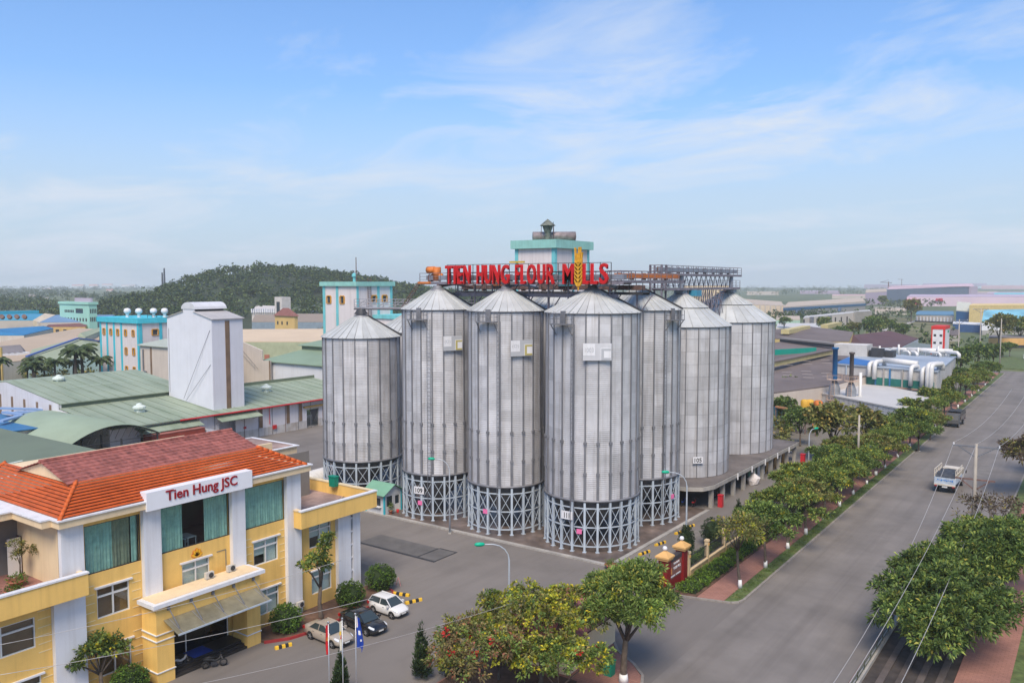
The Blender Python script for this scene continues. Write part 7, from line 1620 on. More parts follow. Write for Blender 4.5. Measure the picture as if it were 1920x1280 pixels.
g0 = gp(1611, 790, 0); m = MB(); m.tube([(0, 0, 0), (0, 0, vy(1611, 698, g0.y).z)], .32, 10); tag(put('vent_pipe', m.mesh('vent_pipe', DUCT, True), None, g0), 'plain pale vent pipe right of the dark chimney', 'pipe')
for k, px in enumerate((1508, 1518)):
    g0 = gp(px, 795, 0); t = thing('water_tank', ('left' if k == 0 else 'right') + ' of two yellow tanks on a stand beside the block factory', 'tank', g0, 0, 'yellow tanks'); m = MB(); m.lathe([(.02, 2.6), (.75, 2.6), (.8, 2.8), (.8, 4.6), (.6, 4.9), (.02, 5.0)], 14); put('drum', m.mesh('drum', mat('tank_yellow', (.62, .36, .04), .6), True), t)
    for s in (-.6, .6): m = MB(); m.bar((s, 0, 0), (s, 0, 2.6), .12); put('leg', m.mesh('leg', RUST), t)
g0 = gp(1533, 800, 0); t = thing('hopper_unit', 'orange machine hopper behind the tree before the block factory', 'machine', g0); m = MB(); m.lathe([(.3, 3.2), (.9, 4.2), (.9, 4.9), (.5, 5.2), (.02, 5.2)], 14); put('hopper', m.mesh('hopper', ORANGE, True), t); m = MB()
for s in (-.9, .9): m.bar((s, 0, 0), (s, 0, 4.2), .14)
put('stand', m.mesh('stand', ORANGE), t)
a_, b_ = gp(1455, 762, 4.2), gp(1530, 775, 4.2); t = thing('pipe_rack', 'rusty pipe rack running from the widest silo to the block factory', 'pipe rack', (a_.x, a_.y, 0)); m = MB(); m.bar(a_, b_, .5, .3); m.build('pipes', mat('orange_rust', (.42, .2, .1), .8), t)
for k in range(5): p = a_.lerp(b_, k / 4); m = MB(); m.bar((p.x, p.y, 0), (p.x, p.y, 4.2), .14); m.build('post', RUST, t)
blk('blue_lean_to', 'small blue roofed lean-to right of the widest silo', [(1440, 757, 4), (1456, 751, 4), (1470, 757, 4), (1456, 764, 4)], mat('teal_wall', (.1, .25, .33), .7), BLUER, over=.3)
rt_ = plot(1775, 1750, 1783.5, 265); x0, x1, y0, y1 = rt_; zt = hz(612, 265); t = thing('stair_tower', 'slim white tower with red top band and six windows', 'tower', (x1, y0, 0))
m = MB(); m.box(x0, x1, y0, y1, 0, zt - 1.0); m.build('wall', mat('tower_white', (.72, .71, .70), .7), t); RB = mat('tower_red', (.62, .03, .02), .6); m = MB(); m.box(x0 - .12, x1 + .12, y0 - .12, y1 + .12, zt - 1.0, zt); m.build('red_band', RB, t)
m = MB(); m.box(x1 - .5, x1 + .06, y0 - .06, y0 + .4, 0, zt - 1.0); m.build('red_corner_stripe', RB, t); m = MB(); m.box(x0 - .06, x0 + .3, y0 - .06, y0 + .2, 0, zt - 1.0); m.build('red_corner_stripe', RB, t)
for z in (zt - 3.3, zt - 5.7, zt - 8.0):
    for f in (.16, .62): x = x0 + (x1 - x0) * f; m = MB(); m.box(x, x + .75, y0 - .05, y0, z, z + .7); m.build('window', DARK, t)
m = MB(); m.box(x1, x1 + .05, y0 + (y1 - y0) * .6, y0 + (y1 - y0) * .85, zt - 2.3, zt - 1.5); m.build('green_emblem', mat('emblem_green', (.0, .3, .15), .6), t)
# ---- brown sheds
BRN = mat('brown_asbestos_roof', (.155, .125, .115), .9, 0, .18, .06, stain=(.05, (.75, .75, .78), .8), wave=('X', 1.0, .03))
MAR = mat('maroon_shed_roof', (.105, .055, .058), .85, 0, .16, .08)
YW = mat('yellow_shed_wall', (.62, .46, .17), .8, 0, .08, .3)
t, v = blk('brown_shed', 'wide brown corrugated shed roof right of the widest silo', [(1400, 742, 6.5), (1560, 722, 6.5), (1640, 700, 7.2), (1640, 654, 8.0), (1470, 640, 8.5), (1400, 648, 8.0)], CSHEET, BRN)
a_, b_ = gp(1466, 634, 9.6), gp(1642, 652, 9.6); m = MB(); m.bar(a_, b_, 2.2, .5); m.build('ridge_monitor', mat('grey_brown_cap', (.27, .245, .225), .9, 0, .12, .1), t); m = MB(); m.bar(a_ - Vector((0, 0, .7)), b_ - Vector((0, 0, .7)), 1.6, .9); m.build('monitor_louvre', DARK, t)
a_, b_ = gp(1440, 684, 8.6), gp(1556, 660, 8.6); m = MB(); m.bar(a_, b_, 1.6, 1.1); m.build('yellow_clerestory', mat('clerestory_yellow', (.50, .42, .20), .8), t); m = MB(); m.bar(a_ + Vector((0, 0, .7)), b_ + Vector((0, 0, .7)), 2.2, .25); m.build('clerestory_cap', BRN, t)
a_, b_ = gp(1440, 662, 8.2), gp(1530, 657, 8.2); m = MB(); m.bar(a_, b_, .3, 1.8); m.build('green_side_wall', mat('sea_green_wall', (.0, .26, .19), .7, 0, .1, .4), t)
for k in range(14):
    p = gp(1465 + (k * 37) % 110, 672 + (k * 23) % 44, 8.0); m = MB(); m.bar(p, p + Vector((2.2, .3, 0)), .35, .06); m.build('skylight_pane', mat('dusty_skylight', (.36, .31, .28), .7), t)
t, v = blk('yellow_shed', 'yellow-walled brown shed with two yellow clerestories', [(1450, 634, 8), (1540, 640, 8), (1592, 640, 8), (1600, 622, 9.5), (1520, 612, 9.5), (1450, 618, 9.5)], YW, BRN)
for (p0, p1) in (((1472, 622), (1512, 614)), ((1546, 612), (1572, 607))): a_, b_ = gp(*p0, 9.9), gp(*p1, 9.9); m = MB(); m.bar(a_, b_, 3.0, 1.6); m.build('yellow_clerestory', mat('clerestory_yellow', (.50, .42, .20), .8), t)
blk('maroon_shed', 'dark maroon low-pitched shed roof before the scrub field', [(1568, 634, 7), (1625, 650, 6), (1690, 650, 6), (1722, 634, 6.5), (1668, 620, 9), (1600, 628, 8.5)], mat('pale_blue_wall', (.4, .44, .5), .8), MAR)
blk('grey_shed', 'low grey-green shed between the maroon roof and the red-topped tower', [(1640, 664, 5), (1750, 664, 5), (1750, 646, 5.5), (1700, 640, 6)], mat('grey_green_wall', (.13, .17, .15), .9), mat('grey_green_roof', (.16, .19, .18), .9))
# ---- middle distance right
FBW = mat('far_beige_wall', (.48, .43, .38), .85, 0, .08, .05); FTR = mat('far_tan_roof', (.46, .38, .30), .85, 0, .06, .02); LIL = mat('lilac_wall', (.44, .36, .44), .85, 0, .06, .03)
def far(name, label, x0, x1, ybase0, ybase1, ytop0, ytop1, depthm, wallm, roofm, rise=0.0, group='far buildings on the right'):
    """block whose front foot runs between two sight lines on the ground"""
    a, b = gp(x0, ybase0, 0), gp(x1, ybase1, 0); za, zb = vy(x0, ytop0, a.y).z, vy(x1, ytop1, b.y).z
    t = thing(name, label, 'building', ((a.x + b.x) / 2, (a.y + b.y) / 2, 0), 0, group); d = Vector((b.x - a.x, b.y - a.y, 0)); nn = Vector((-d.y, d.x, 0)).normalized()
    if nn.dot(Vector((a.x, a.y, 0))) < 0: nn = -nn
    nn = Vector((a.x + b.x, a.y + b.y, 0)).normalized() * depthm; A = [a, b, b + nn, a + nn]; z = [za, zb, zb + rise, za + rise]; m = MB()
    m.add([Vector((p.x, p.y, 0)) for p in A] + [Vector((p.x, p.y, q)) for p, q in zip(A, z)], [(i, (i + 1) % 4, 4 + (i + 1) % 4, 4 + i) for i in range(4)]); m.build('wall', wallm, t)
    m = MB(); m.add([Vector((p.x, p.y, q + .02)) for p, q in zip(A, z)] + [Vector((p.x, p.y, q + .6)) for p, q in zip(A, z)], [(3, 2, 1, 0), (4, 5, 6, 7)] + [(i, (i + 1) % 4, 4 + (i + 1) % 4, 4 + i) for i in range(4)]); m.build('roof', roofm, t)
    return t, a, b, za, zb
t, a, b, za, zb = far('ribbed_factory', 'long pale ribbed factory with silver vertical fins', 1506, 1632, 616, 606, 597, 584, 26, FBW, WROOF)
for k in range(8): f = k / 8; onwall(t, 'wall_rib', a, b, f * .7, f * .7 + .008, 0, za - .5, DARK, .5)
for k in range(14): f = .72 + .02 * k; onwall(t, 'silver_fin', a, b, f, f + .012, 0, zb + .6, mat('fin_grey', (.33, .31, .28), .6), 1.2)
for f in (.08, .2, .33): onwall(t, 'flue', a, b, f, f + .02, 0, 7, STEEL, 2.0)
t, a, b, za, zb = far('tan_roof_warehouse', 'long tan-roofed warehouse with blue eaves band', 1468, 1622, 596, 584, 577, 566, 90, FBW, FTR, 2.0)
onwall(t, 'blue_band', a, b, 0, 1, za * .72, za - .2, mat('far_blue_band', (.03, .11, .22), .7), .6); onwall(t, 'blue_mural', a, b, .12, .22, 1.0, za * .72, mat('mural_blue', (.15, .2, .3), .8, 0, .6, .25), .5); onwall(t, 'blue_mural', a, b, .62, .66, 2.0, za * .72, mat('mural_blue', (.15, .2, .3), .8, 0, .6, .25), .5)
for k in range(3): onwall(t, 'wall_joint', a, b, 0.0, 1, za * (.2 + .16 * k), za * (.21 + .16 * k), CONC, .3)
far('tan_roof_warehouse', 'tan-roofed warehouse wing reaching left behind the widest silo', 1372, 1470, 578, 590, 566, 575, 90, mat('far_blue_band', (.03, .11, .22), .7), FTR, 2.0)
t, a, b, za, zb = far('arched_store', 'low beige store with arched bays before the tan warehouse', 1385, 1472, 594, 594, 571, 574, 30, mat('far_cream', (.58, .48, .36), .85), mat('far_tan2', (.44, .37, .30), .85))
for k in range(9): onwall(t, 'pilaster', a, b, k / 9, k / 9 + .025, 0, za - .5, FBW, .6)
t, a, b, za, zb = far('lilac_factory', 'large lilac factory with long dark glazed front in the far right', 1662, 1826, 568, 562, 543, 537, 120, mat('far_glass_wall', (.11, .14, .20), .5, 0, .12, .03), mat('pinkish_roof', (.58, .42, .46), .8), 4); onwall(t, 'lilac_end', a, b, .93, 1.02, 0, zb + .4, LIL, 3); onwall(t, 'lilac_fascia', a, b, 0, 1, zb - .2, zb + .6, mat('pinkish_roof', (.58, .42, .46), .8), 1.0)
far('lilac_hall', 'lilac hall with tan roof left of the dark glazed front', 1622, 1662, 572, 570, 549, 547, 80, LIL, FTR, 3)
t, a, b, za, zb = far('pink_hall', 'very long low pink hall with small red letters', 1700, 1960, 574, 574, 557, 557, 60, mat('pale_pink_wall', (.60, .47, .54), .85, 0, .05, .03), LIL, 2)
me = textmesh('ABB', 9, 3.6, 1, mat('far_red_letters', (.45, .02, .06), .6), .03); dd_ = Vector((b.x - a.x, b.y - a.y, 0)).normalized(); p = a.lerp(b, .20); nn = Vector((dd_.y, -dd_.x, 0)); nn = nn if nn.dot(-Vector((a.x, a.y, 0))) > 0 else -nn
put('red_lettering', me, t, Vector((p.x, p.y, za * .55)) + nn * 2 - t.location, math.atan2(dd_.y, dd_.x))
onwall(t, 'red_hoarding', a, b, -.005, .085, za * .2, za * .75, mat('hoarding_red', (.6, .03, .08), .7), 3)
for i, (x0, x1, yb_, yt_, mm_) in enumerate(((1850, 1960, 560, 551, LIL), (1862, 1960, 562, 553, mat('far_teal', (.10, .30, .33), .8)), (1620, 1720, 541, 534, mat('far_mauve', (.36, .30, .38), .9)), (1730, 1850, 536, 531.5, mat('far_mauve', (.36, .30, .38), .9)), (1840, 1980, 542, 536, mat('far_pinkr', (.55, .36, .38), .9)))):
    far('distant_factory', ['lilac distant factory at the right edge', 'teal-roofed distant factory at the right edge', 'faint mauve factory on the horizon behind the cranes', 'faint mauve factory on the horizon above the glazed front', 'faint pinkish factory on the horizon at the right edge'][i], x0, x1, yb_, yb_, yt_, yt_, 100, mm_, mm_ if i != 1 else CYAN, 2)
t, a, b, za, zb = far('yellow_factory', 'yellow and blue factory at the right edge', 1816, 1960, 612, 602, 574, 573, 50, mat('factory_yellow', (.66, .50, .22), .8), mat('factory_yellow', (.66, .50, .22), .8))
t2, a, b, za, zb = far('blue_front_hall', 'blue glazed hall with cream roof before the yellow factory', 1792, 1819, 610, 611, 583, 585, 30, mat('hall_blue', (.02, .09, .22), .5, 0, .2, .05), mat('hall_cream', (.5, .5, .42), .8), 5)
t, a, b, za, zb = far('column_hall', 'low hall with white columns and blue ridge before the field', 1717, 1788, 603, 606, 591, 592, 22, FBW, mat('blue_ridge_roof', (.10, .22, .33), .7), 2)
for k in range(11): onwall(t, 'white_column', a, b, .03 + k * .09, .055 + k * .09, .5, za - .8, WHITE, .6)
onwall(t, 'dark_base', a, b, 0, 1, 0, .9, DARK, 1.0)
t, a, b, za, zb = far('teal_roof_houses', 'white hall with crumpled teal roof at the right edge', 1840, 1960, 628, 626, 603, 600, 26, WHITE, mat('teal_roof', (.18, .42, .52), .7, 0, .3, .1), 5); onwall(t, 'grey_base', a, b, 0, 1, 0, za * .35, CONC, .5)
far('blue_white_hall', 'low hall striped white and dark blue behind the tall poles', 1786, 1850, 622, 624, 607, 610, 20, mat('stripe_blue', (.03, .08, .2), .7), WHITE)
t, a, b, za, zb = far('orange_wall_shop', 'low building with orange wall at the far road junction', 1853, 1960, 652, 652, 634, 634, 14, mat('wall_orange', (.62, .36, .13), .8), mat('shop_roof', (.2, .18, .18), .9)); onwall(t, 'dark_base', a, b, 0, 1, 0, 1.2, DARK, .4)
far('grey_block_wall', 'grey unfinished block wall by the scrub field', 1637, 1702, 584, 585, 576, 577, 6, CONC, CONC)
g_ = MB(); g_.add([gp(1655, 622, .0) + Vector((0, 0, .05)), gp(1720, 602) + Vector((0, 0, .05)), gp(1722, 599) + Vector((0, 0, .05)), gp(1650, 619) + Vector((0, 0, .05))], [(0, 1, 2, 3)]); struct('farm_track', g_, mat('pale_track', (.40, .36, .33), .9))
g_ = MB(); g_.add([Vector((q.x, q.y, .0)) for q in (gp(1610, 640), gp(1790, 650), gp(1790, 605), gp(1640, 590))], [(0, 1, 2, 3)]); struct('scrub_field', g_, mat('dry_scrub', (.16, .15, .07), .95, 0, .4, .03, stain=(.06, (.5, .65, .5), .8)))
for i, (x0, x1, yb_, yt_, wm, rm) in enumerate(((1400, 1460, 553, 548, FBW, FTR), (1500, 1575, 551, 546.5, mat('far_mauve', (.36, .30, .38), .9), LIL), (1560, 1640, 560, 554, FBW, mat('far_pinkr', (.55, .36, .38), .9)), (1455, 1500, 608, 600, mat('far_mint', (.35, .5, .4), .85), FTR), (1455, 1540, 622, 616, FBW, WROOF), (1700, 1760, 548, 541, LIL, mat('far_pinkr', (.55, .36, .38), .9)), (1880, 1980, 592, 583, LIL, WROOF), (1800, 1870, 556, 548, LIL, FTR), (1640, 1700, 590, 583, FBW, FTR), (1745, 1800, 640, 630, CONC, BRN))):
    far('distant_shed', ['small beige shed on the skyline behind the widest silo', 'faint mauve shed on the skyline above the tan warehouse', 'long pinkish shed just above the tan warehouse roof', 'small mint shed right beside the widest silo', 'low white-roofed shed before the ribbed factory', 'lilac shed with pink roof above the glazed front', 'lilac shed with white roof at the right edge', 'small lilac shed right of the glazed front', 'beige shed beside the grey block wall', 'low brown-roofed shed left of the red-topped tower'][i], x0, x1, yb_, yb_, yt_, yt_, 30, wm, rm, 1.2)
# tower cranes far off
for i, (px, yb_, yt_) in enumerate(((1665, 560, 528), (1690, 545, 523))):
    g0 = gp(px, yb_, 0); zt = vy(px, yt_, g0.y).z; t = thing('tower_crane', ['tall mast with crane arm left of the glazed front', 'small tower crane on the far right skyline'][i], 'crane', g0, R(35), 'far tower cranes'); m = MB(); m.bar((0, 0, 0), (0, 0, zt), 1.4); put('mast', m.mesh('mast', RUST), t); m = MB(); m.bar((-14, 0, zt - 1), (6, 0, zt - 2), 1.2); m.bar((0, 0, zt + 3), (-14, 0, zt - 1), .5); put('jib', m.mesh('jib', RAIL), t)
# ================================================================= LEFT BACKGROUND
TANR = mat('tan_roof_sheet', (.44, .34, .24), .8, 0, .07, .03); PGR = mat('pale_green_sheet', (.32, .36, .24), .8, 0, .07, .03); PBL = mat('dusty_blue_roof', (.13, .22, .36), .7, 0, .12, .03); DBL = mat('strong_blue_roof', (.02, .17, .36), .6, 0, .12, .04)
GL = 'sheds beyond the mill on the left'
blk('tan_shed', 'large tan shed roof with blue verge line at the left', [(-40, 684, 7), (40, 676, 7), (186, 640, 9.5), (186, 617, 9.5), (148, 615, 10), (-40, 648, 9)], CSHEET, TANR, group=GL)
t, v = blk('pale_green_shed', 'pale green gabled shed behind the palms', [(50, 676, 8), (192, 668, 8), (192, 640, 9), (148, 633, 11), (60, 655, 9)], mat('turq_wall', (.34, .47, .46), .8), PGR, group=GL)
m = MB(); m.bar(gp(50, 668, 8.6), gp(146, 634, 11.2), .7, .4); m.bar(gp(146, 634, 11.2), gp(192, 640, 9.4), .7, .4); m.build('blue_verge', mat('verge_blue', (.08, .13, .35), .7), t)
t, v = blk('monitor_shed', 'pale green ridge monitor with blue outlined gable', [(146, 630, 11), (160, 632, 11), (192, 619, 11), (192, 612, 11.6), (150, 624, 12)], mat('monitor_wall', (.45, .47, .38), .8), PGR, group=GL)
blk('blue_roof_shed', 'bright blue shed roof with ochre edge at the left', [(-30, 628, 7), (45, 628, 7), (100, 615, 8), (82, 611, 9), (-30, 618, 9)], CSHEET, DBL, group=GL); blk('ochre_lean_to', 'long low ochre and green lean-to at the left edge', [(-30, 634, 5), (62, 634, 5), (62, 627, 6), (-30, 627, 6)], mat('lean_green', (.28, .36, .2), .8), mat('lean_ochre', (.50, .40, .22), .8), group=GL)
t, v = blk('blue_vent_shed', 'blue-green shed with row of round roof vents and bright ridge', [(-30, 600, 9), (62, 600, 9), (82, 588, 11), (-30, 585, 13)], FBW, mat('teal_blue_roof', (.05, .26, .40), .7, 0, .1, .03), group=GL)
m = MB(); m.bar(gp(-30, 587, 13.6), gp(70, 584.5, 13.6), 4, 1.4); m.build('bright_ridge', mat('bright_cyan_ridge', (.02, .32, .48), .6), t)
for k in range(4): p = gp(5 + 14 * k, 595, 10.6); m = MB(); m.tube([p, p + Vector((1.6, -1.2, .6))], 1.1, 10); m.build('round_vent', RUST, t)
blk('cream_gable_shed', 'cream gable beside the vent-roofed blue shed', [(62, 600, 9), (74, 604, 8), (104, 590, 11), (84, 587, 12)], mat('cream_gable', (.56, .48, .36), .8), mat('cream_gable_roof', (.54, .46, .36), .8), group=GL)
blk('long_blue_shed', 'long dusty blue roof running behind the striped feed mill', [(70, 604, 8), (190, 603, 8), (215, 590, 11), (106, 590, 11)], FBW, PBL, group=GL)
t, v = blk('brown_house_row', 'low ochre house row with maroon roof between the blue sheds', [(86, 612, 6), (160, 612, 6), (168, 605, 7.5), (96, 605, 7.5)], mat('house_ochre', (.55, .36, .14), .8), mat('house_maroon', (.16, .07, .07), .9), group=GL)
for k in range(4): onwall(t, 'window', v[0], v[1], .25 + k * .19, .33 + k * .19, 3.2, 4.6, DARK, .2)
# green apartment-like hall
ext = plot(165, 110, 180, 420); x0, x1, y0, y1 = ext; z1 = hz(571, 420); z0 = 0
t = thing('mint_hall', 'mint green two-storey hall with ribbon windows in the left distance', 'building', (x1, y0, 0)); MN = mat('mint_wall', (.33, .60, .50), .8, 0, .06, .1)
m = MB(); m.box(x0, x1, y0, y1, 0, z1); m.build('wall', MN, t); m = MB(); m.box(x0 - .5, x1 + .5, y0 - .5, y1 + .5, z1, z1 + 1.2); m.build('parapet', MN, t); m = MB(); m.box(x0 + 12, x1 - 2, y0 + 2, y1 - 1, z1 + 1.2, z1 + 3.2); m.build('roof_house', LIL, t)
W_ = x1 - x0
for k in range(6): x = x0 + W_ * (.18 + .055 * k); m = MB(); m.box(x, x + W_ * .035, y0 - .1, y0, z1 - 4.3, z1 - 3.0); m.build('window', DARK, t)
m = MB(); m.box(x0 + W_ * .56, x0 + W_ * .8, y0 - .1, y0, z1 - 4.5, z1 - 2.2); m.build('ribbon_window', GLASSD, t)
for k in range(9): x = x0 + W_ * (.08 + .1 * k); m = MB(); m.box(x, x + W_ * .04, y0 - .1, y0, z1 - 8.6, z1 - 7); m.build('window', DARK, t)
for k in range(4):
    for z in (z1 - 4.4, z1 - 8.6): y = y0 + (y1 - y0) * (.12 + .22 * k); m = MB(); m.box(x1, x1 + .1, y, y + (y1 - y0) * .12, z, z + 2.2); m.build('window', DARK, t)
# grey villa with palms
t, v = blk('grey_villa', 'grey hip-roofed villa with white window frames behind the palms', [(-60, 692, 5), (57, 684, 5), (64, 677, 5), (-60, 670, 5)], mat('villa_wall', (.46, .45, .46), .85), mat('villa_roof', (.20, .18, .18), .9, 0, .15, .2))
a, b = v[0], v[1]; rA, rB = gp(-60, 653, 9.6), gp(38, 646, 9.6); m = MB(); m.add([v[0] + Vector((0, 0, .1)), v[1] + Vector((0, 0, .1)), rB, rA], [(0, 1, 2, 3)]); m.add([v[1] + Vector((0, 0, .1)), v[2] + Vector((0, 0, .1)), rB], [(0, 1, 2)]); m.build('hip_roof', mat('villa_roof', (.20, .18, .18), .9, 0, .15, .2), t)
for k in range(9):
    for z in (.3, 2.6): wo = onwall(t, 'window', a, b, .46 + k * .058, .49 + k * .058, z, z + 1.7, GLASSD, .12); onwall(t, 'window_surround', a, b, .493 + k * .058, .502 + k * .058, z - .2, z + 1.9, WHITE, .3, wo)
for k in range(5):
    p = v[0].lerp(v[1], .5 + k * .1).lerp(rA.lerp(rB, .5 + k * .1), .35); m = MB(); m.box(p.x - .9, p.x + .9, p.y - .6, p.y + 2, p.z - .4, p.z + 1.6); m.build('dormer', WHITE, t)
m = MB(); g0 = gp(4, 735, 0); m.tube([(0, 0, 0), (0, 0, 11.5)], .5, 8); tag(put('yellow_post', m.mesh('yellow_post', mat('post_yellow', (.6, .42, .15), .8)), None, g0), 'tall yellowish post at the left edge beside the grey villa', 'post')
blk('turquoise_hall', 'turquoise-walled hall half hidden behind the palms', [(70, 674, 5.5), (184, 672, 5.5), (186, 656, 6.5), (75, 655, 6.5)], mat('turq_wall', (.34, .47, .46), .8), mat('pink_roof', (.45, .28, .22), .85), group=GL)
# factory group below the hill
t, v = blk('white_fort_hall', 'white hall with battlement-like parapet below the hill', [(472, 586, 9), (522, 586, 9), (536, 574, 12), (480, 572, 12)], mat('fort_white', (.60, .55, .50), .85), mat('fort_roof', (.55, .5, .46), .85))
for k in range(12): onwall(t, 'merlon', v[0], v[1], k / 12, k / 12 + .04, 9, 11.5, WHITE, 1.5)
p = v[1]; m = MB(); m.box(p.x - 1, p.x + 6, p.y - 2, p.y + 5, 0, 19); m.build('corner_tower', mat('fort_white', (.60, .55, .50), .85), t); m = MB(); m.box(p.x + 1, p.x + 4, p.y - 2.2, p.y - 2, 6, 16); m.build('tower_window', GLASSD, t)
blk('green_grey_shed', 'green-grey shed roof with bright broken skylights below the hill', [(540, 580, 8), (612, 582, 8), (618, 566, 13), (555, 562, 14)], mat('shed_bluegrey', (.2, .25, .3), .8), mat('shed_greengrey', (.15, .18, .13), .9, 0, .3, .05, stain=(.06, (3.2, 3.2, 3.2), .5)))
blk('brown_grey_shed', 'low brown-roofed blue shed left of the yellow house', [(472, 603, 6), (516, 603, 6), (522, 590, 9), (478, 590, 9)], mat('shed_bluegrey', (.2, .25, .3), .8), mat('shed_brown', (.28, .22, .17), .9)); blk('brown_grey_shed', 'low brown-roofed blue shed right of the yellow house', [(556, 603, 6), (615, 603, 6), (618, 588, 9), (552, 588, 9)], mat('shed_bluegrey', (.2, .25, .3), .8), mat('shed_brown', (.28, .22, .17), .9))
ext = plot(551, 514, 557, 390); x0, x1, y0, y1 = ext; z1 = hz(593, 390); zr = hz(578, 390); t = thing('yellow_house', 'yellow house with red hipped roof and six windows below the hill', 'house', (x1, y0, 0))
m = MB(); m.box(x0, x1, y0, y1, 0, z1); m.build('wall', mat('house_yellow', (.62, .42, .16), .85, 0, .08, .2), t); m = MB(); xm_, ym_ = (x0 + x1) / 2, (y0 + y1) / 2
q_ = [(x0 - .6, y0 - .6, z1), (x1 + .6, y0 - .6, z1), (x1 + .6, y1 + .6, z1), (x0 - .6, y1 + .6, z1), (xm_ - 2, ym_, zr), (xm_ + 2, ym_, zr)]; m.add(q_, [(0, 1, 5, 4), (1, 2, 5), (2, 3, 4, 5), (3, 0, 4), (3, 2, 1, 0)]); m.build('roof', mat('house_redroof', (.24, .10, .085), .9), t)
for k, f in enumerate((.12, .34, .6)):
    for z in (z1 - 4.2, z1 - 8.0): x = x0 + (x1 - x0) * f; m = MB(); m.box(x, x + .9, y0 - .1, y0, z, z + 1.6); m.build('window', GLASSD, t)
t, v = blk('long_cream_roof', 'long cream roofed shed across the view left of the mill house', [(440, 640, 8), (625, 640, 8), (629, 616, 10.5), (440, 617, 10.5)], mat('cream_green_wall', (.36, .38, .25), .8), mat('cream_roof_sheet', (.58, .45, .31), .8, 0, .06, .1))
for i, (px, w_) in enumerate(((500, 8), (534, 20), (578, 10))): onwall(t, 'doorway', v[0], v[1], (px - 452) / 160, (px - 452 + w_) / 160, 0, 3.5, [TERRAC, CYAN, TERRAC][i], .3)
blk('small_green_pavilion', 'small turquoise pavilion with green peaked roof behind the short silo bridge', [(742, 560, 10), (752, 560, 10), (754, 555, 12), (744, 555, 12)], CYAN, mat('pavilion_green', (.1, .35, .2), .7)); blk('small_green_pavilion', 'second turquoise pavilion with green peaked roof nearer silo 109', [(762, 560, 10), (774, 560, 10), (776, 555, 12), (764, 555, 12)], CYAN, mat('pavilion_green', (.1, .35, .2), .7))
# cream block glimpsed through the galleries
far('cream_block', 'cream apartment block glimpsed behind the upper galleries', 1282, 1366, 566, 566, 536, 536, 14, mat('apt_cream', (.62, .48, .30), .8), mat('apt_cream', (.62, .48, .30), .8))
# scattered far houses on the left plain
rgx = random.Random(12)
for i, (px, py, wd) in enumerate(((145, 538, 22), (175, 537, 16), (200, 535, 18), (240, 537, 26), (82, 542, 8), (92, 542, 9), (150, 548, 4), (205, 546, 12), (60, 556, 14), (85, 561, 12), (225, 532, 24), (270, 531, 26), (300, 528, 18), (455, 588, 10), (460, 594, 10))):
    a, b = gp(px - wd / 2, py, 0), gp(px + wd / 2, py, 0); L_ = (b - a).length; h_ = L_ * .32 if i < 13 else 5; h_ = min(h_, 16); c_ = (a + b) / 2
    t = thing('far_house', ['pink-roofed hall on the far left plain, leftmost', 'small pink-roofed hall left of the long one', 'pink-roofed hall in the middle of the far row', 'white long hall on the far plain before the hill', 'tiny white house in the far left woods', 'second tiny white house in the far left woods', 'tiny orange house below the pink halls', 'small pink house above the green strip', 'pale low house row among the left trees', 'small pale house above the blue ridge', 'pale distant block below the horizon', 'reddish distant block left of the hill', 'reddish distant block touching the hill', 'small grey house at the hill foot', 'second small grey house at the hill foot'][i], 'house', (c_.x, c_.y, 0), YAW, 'distant houses on the plain')
    m = MB(); m.box(-L_ / 2, L_ / 2, 0, L_ * .4, 0, h_ * .7); put('wall', m.mesh('wall', mat('far_house_wall', (.6, .48, .44), .9) if i % 3 else mat('far_house_white', (.66, .62, .6), .9)), t)
    m = MB(); m.prism([(-.6, h_ * .7), (L_ * .4 + .6, h_ * .7), (L_ * .2, h_)], 'X', -L_ / 2 - .5, L_ / 2 + .5); put('roof', m.mesh('roof', mat('far_house_pink', (.55, .22, .19), .9) if i in (0, 1, 2, 6, 7, 11, 12) else mat('far_house_grey', (.45, .4, .4), .9)), t)
# chimney stacks on the skyline left of the hill
for k, (px, h_) in enumerate(((305, 14), (309, 20))): g0 = dp(px, 545, 1150); g0.z = 0; m = MB(); m.tube([(0, 0, 0), (0, 0, 28 + h_)], [1.6, 1.0], 8); tag(put('far_chimney', m.mesh('far_chimney', DARK), None, g0), ['shorter dark chimney on the skyline left of the hill', 'taller dark chimney on the skyline left of the hill'][k], 'chimney', 'far chimneys')
# ---- wooded hill
prof = [(150, 2), (230, 2), (290, 6), (330, 18), (380, 32), (430, 43), (465, 49), (500, 47), (560, 45), (620, 40), (680, 35), (740, 27), (800, 20), (900, 8), (1000, 6), (1150, 2), (1300, 0)]
PX = np.array([q[0] for q in prof], float); PZ = np.array([q[1] for q in prof], float) * .80
D0 = 800.0
def hillz(px, d):
    base = np.interp(px, PX, PZ); s_ = np.where(d < D0, 150, 260); return base * np.exp(-((d - D0) / s_) ** 2)
m = MB(); nx_, nd = 70, 24
for i in range(nx_ + 1):
    px = 100 + 1250 * i / nx_
    for j in range(nd + 1):
        d = 480 + 900 * j / nd; k = (px - 960) / FOC; p = Vector((-math.sin(YAW) * d + math.cos(YAW) * k * D0, math.cos(YAW) * d + math.sin(YAW) * k * D0, 0)); m.v.append((p.x, p.y, float(hillz(px, d)) - .1))
for i in range(nx_):
    for j in range(nd): a = i * (nd + 1) + j; m.f.append((a, a + nd + 1, a + nd + 2, a + 1)); m.mi.append(0)
struct('hill', m, mat('hill_scrub', (.035, .05, .022), .95, 0, .3, .05), True)
rg = np.random.default_rng(8); ells = []
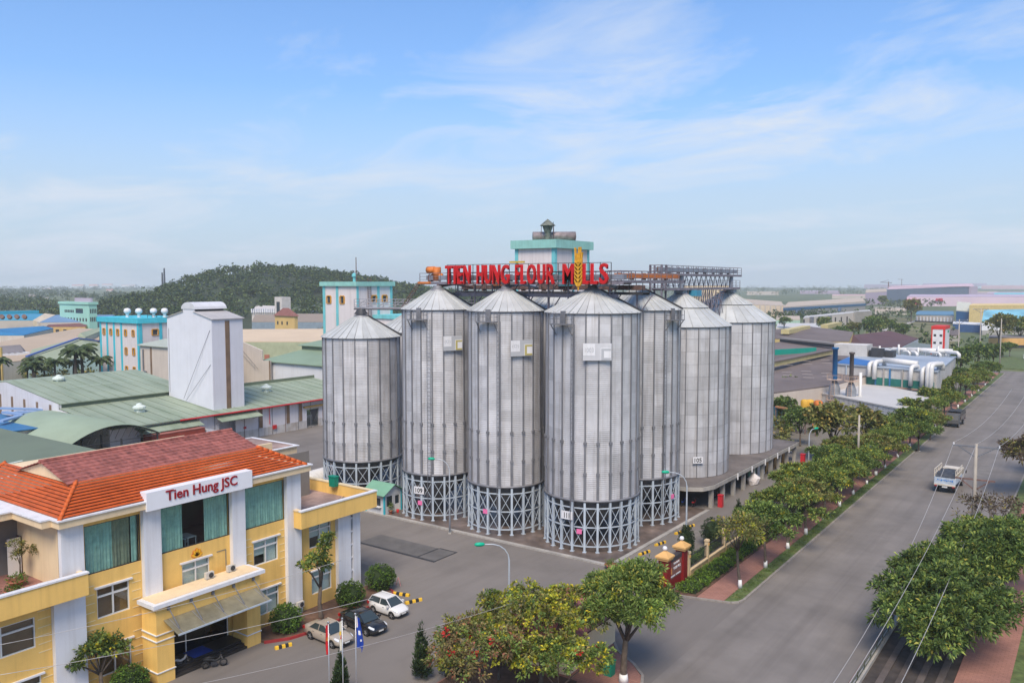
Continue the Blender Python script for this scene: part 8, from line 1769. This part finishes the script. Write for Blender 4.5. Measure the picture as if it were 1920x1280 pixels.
for _ in range(1900):
    px, d = rg.uniform(270, 1000), rg.uniform(560, 1000); z = float(hillz(px, d))
    if z < 1.2: continue
    k = (px - 960) / FOC; x, y = -math.sin(YAW) * d + math.cos(YAW) * k * D0, math.cos(YAW) * d + math.sin(YAW) * k * D0; r_ = rg.uniform(2.2, 6.2); ells.append(((x, y, z + r_ * .7), (r_, r_, r_ * rg.uniform(.7, 1.05))))
LEAFFAR = leafmat('leaf_far_woods', (.032, .062, .018), (.105, .15, .042), (.16, .20, .055), .2)
tag(put('hill_woods', foliage(201, 105000, ells, 2.3, 1.5, LEAFFAR, 8, 1.0, .75, -.3)), 'dense dark woods covering the hill behind the mill', 'woods', None, 'stuff')
# ---- far plain woods left and right
ells = []
def scatter(n_, x0, x1, ya, yb, r0, r1, keep=lambda px, py: True):
    for _ in range(n_):
        px, py = rg.uniform(x0, x1), 530 + (ya - 530) * ((yb - 530) / (ya - 530)) ** rg.uniform(0, 1)
        if not keep(px, py): continue
        p = gp(px, py, 0); r_ = rg.uniform(r0, r1); ells.append(((p.x, p.y, r_ * .8), (r_, r_, r_ * rg.uniform(.7, 1.1))))
scatter(900, -60, 330, 538, 588, 4.0, 7.5, lambda px, py: not (150 < px < 300 and 545 < py < 556) and not (100 < px < 190 and py > 566))
scatter(260, 200, 480, 560, 600, 3.0, 5.0); scatter(120, -60, 110, 566, 584, 3.0, 5.0)
tag(put('plain_woods', foliage(202, 52000, ells, 2.6, 1.7, LEAFFAR, 8, 1.2, .75, -.3)), 'hazy woods spreading over the far left plain', 'woods', None, 'stuff')
ells = []
scatter(130, 1440, 1640, 592, 604, 2.6, 4.2); scatter(60, 1600, 1780, 570, 580, 3.5, 6); scatter(420, 1180, 1660, 536, 556, 5, 9); scatter(260, 1640, 1990, 533, 541, 6, 10); scatter(110, 1630, 1730, 584, 602, 2, 3.6); scatter(40, 1560, 1760, 618, 636, 2.0, 3.4); scatter(40, 1455, 1560, 596, 612, 2, 3.4); scatter(36, 1700, 1850, 640, 668, 2.2, 3.8); scatter(60, 470, 620, 606, 616, 2.4, 3.8); scatter(60, 1180, 1380, 545, 560, 4, 7)
tag(put('field_woods', foliage(203, 52000, ells, 1.9, 1.2, LEAFFAR, 8, .9, .7, -.3)), 'tree belts and scrub between the distant factories on the right', 'woods', None, 'stuff')
ells = []; scatter(40, 60, 186, 716, 748, 2.0, 3.6); scatter(14, 455, 480, 640, 650, 2, 3); scatter(12, 600, 615, 606, 640, 2, 3); scatter(20, 1452, 1480, 780, 850, 1.0, 1.8)
tag(put('shrubbery', foliage(204, 9000, ells, .9, .55, LEAF3, 8, .5, .6, -.3)), 'shrubs massed below the palms beside the striped mill', 'shrubs', None, 'stuff')
# single dark trees standing out
for i, (px, py, sc) in enumerate(((1578, 655, 1.3), (1590, 660, 1.1), (1632, 640, 1.6), (1642, 636, 1.5), (1668, 634, 1.3), (1708, 604, 2.2), (1552, 660, 1.0), (1545, 626, 1.2), (1470, 622, 1.2), (1600, 638, 1.2), (1690, 640, 1.2), (1655, 578, 1.8))):
    p = gp(px, py, 0); ftree(['pointed dark tree before the yellow shed', 'small dark tree right of the pointed one', 'round dark tree left of the maroon roof', 'second round dark tree behind the maroon roof', 'round tree at the edge of the scrub field', 'large round tree beside the column hall', 'low tree along the brown ridge monitor', 'tree between the ribbed factory and yellow shed', 'tree beside the yellow shed gable, near the widest silo', 'bush-like tree before the maroon shed gable', 'small tree behind the maroon roof end', 'tree below the red hoarding'][i], p.x, p.y, 0, sc, i % 4, i * .9, 'trees among the distant sheds')
# ================================================================= HAZE
hb = MB(); hb.box(-4600, 4000, -3700, 4900, -1.2, 92)
hm = bpy.data.materials.new('moist_air'); hm.use_nodes = True; ht = hm.node_tree; ht.nodes.clear()
ho = N(ht, 'ShaderNodeOutputMaterial'); pv = N(ht, 'ShaderNodeVolumePrincipled'); pv.inputs['Color'].default_value = (.90, .94, .98, 1); pv.inputs['Density'].default_value = 0.00019; pv.inputs['Anisotropy'].default_value = 0.1
ht.links.new(pv.outputs[0], ho.inputs['Volume'])
hz_o = tag(hb.build('haze', hm), 'pale blue haze over the plain', 'haze', None, 'stuff')
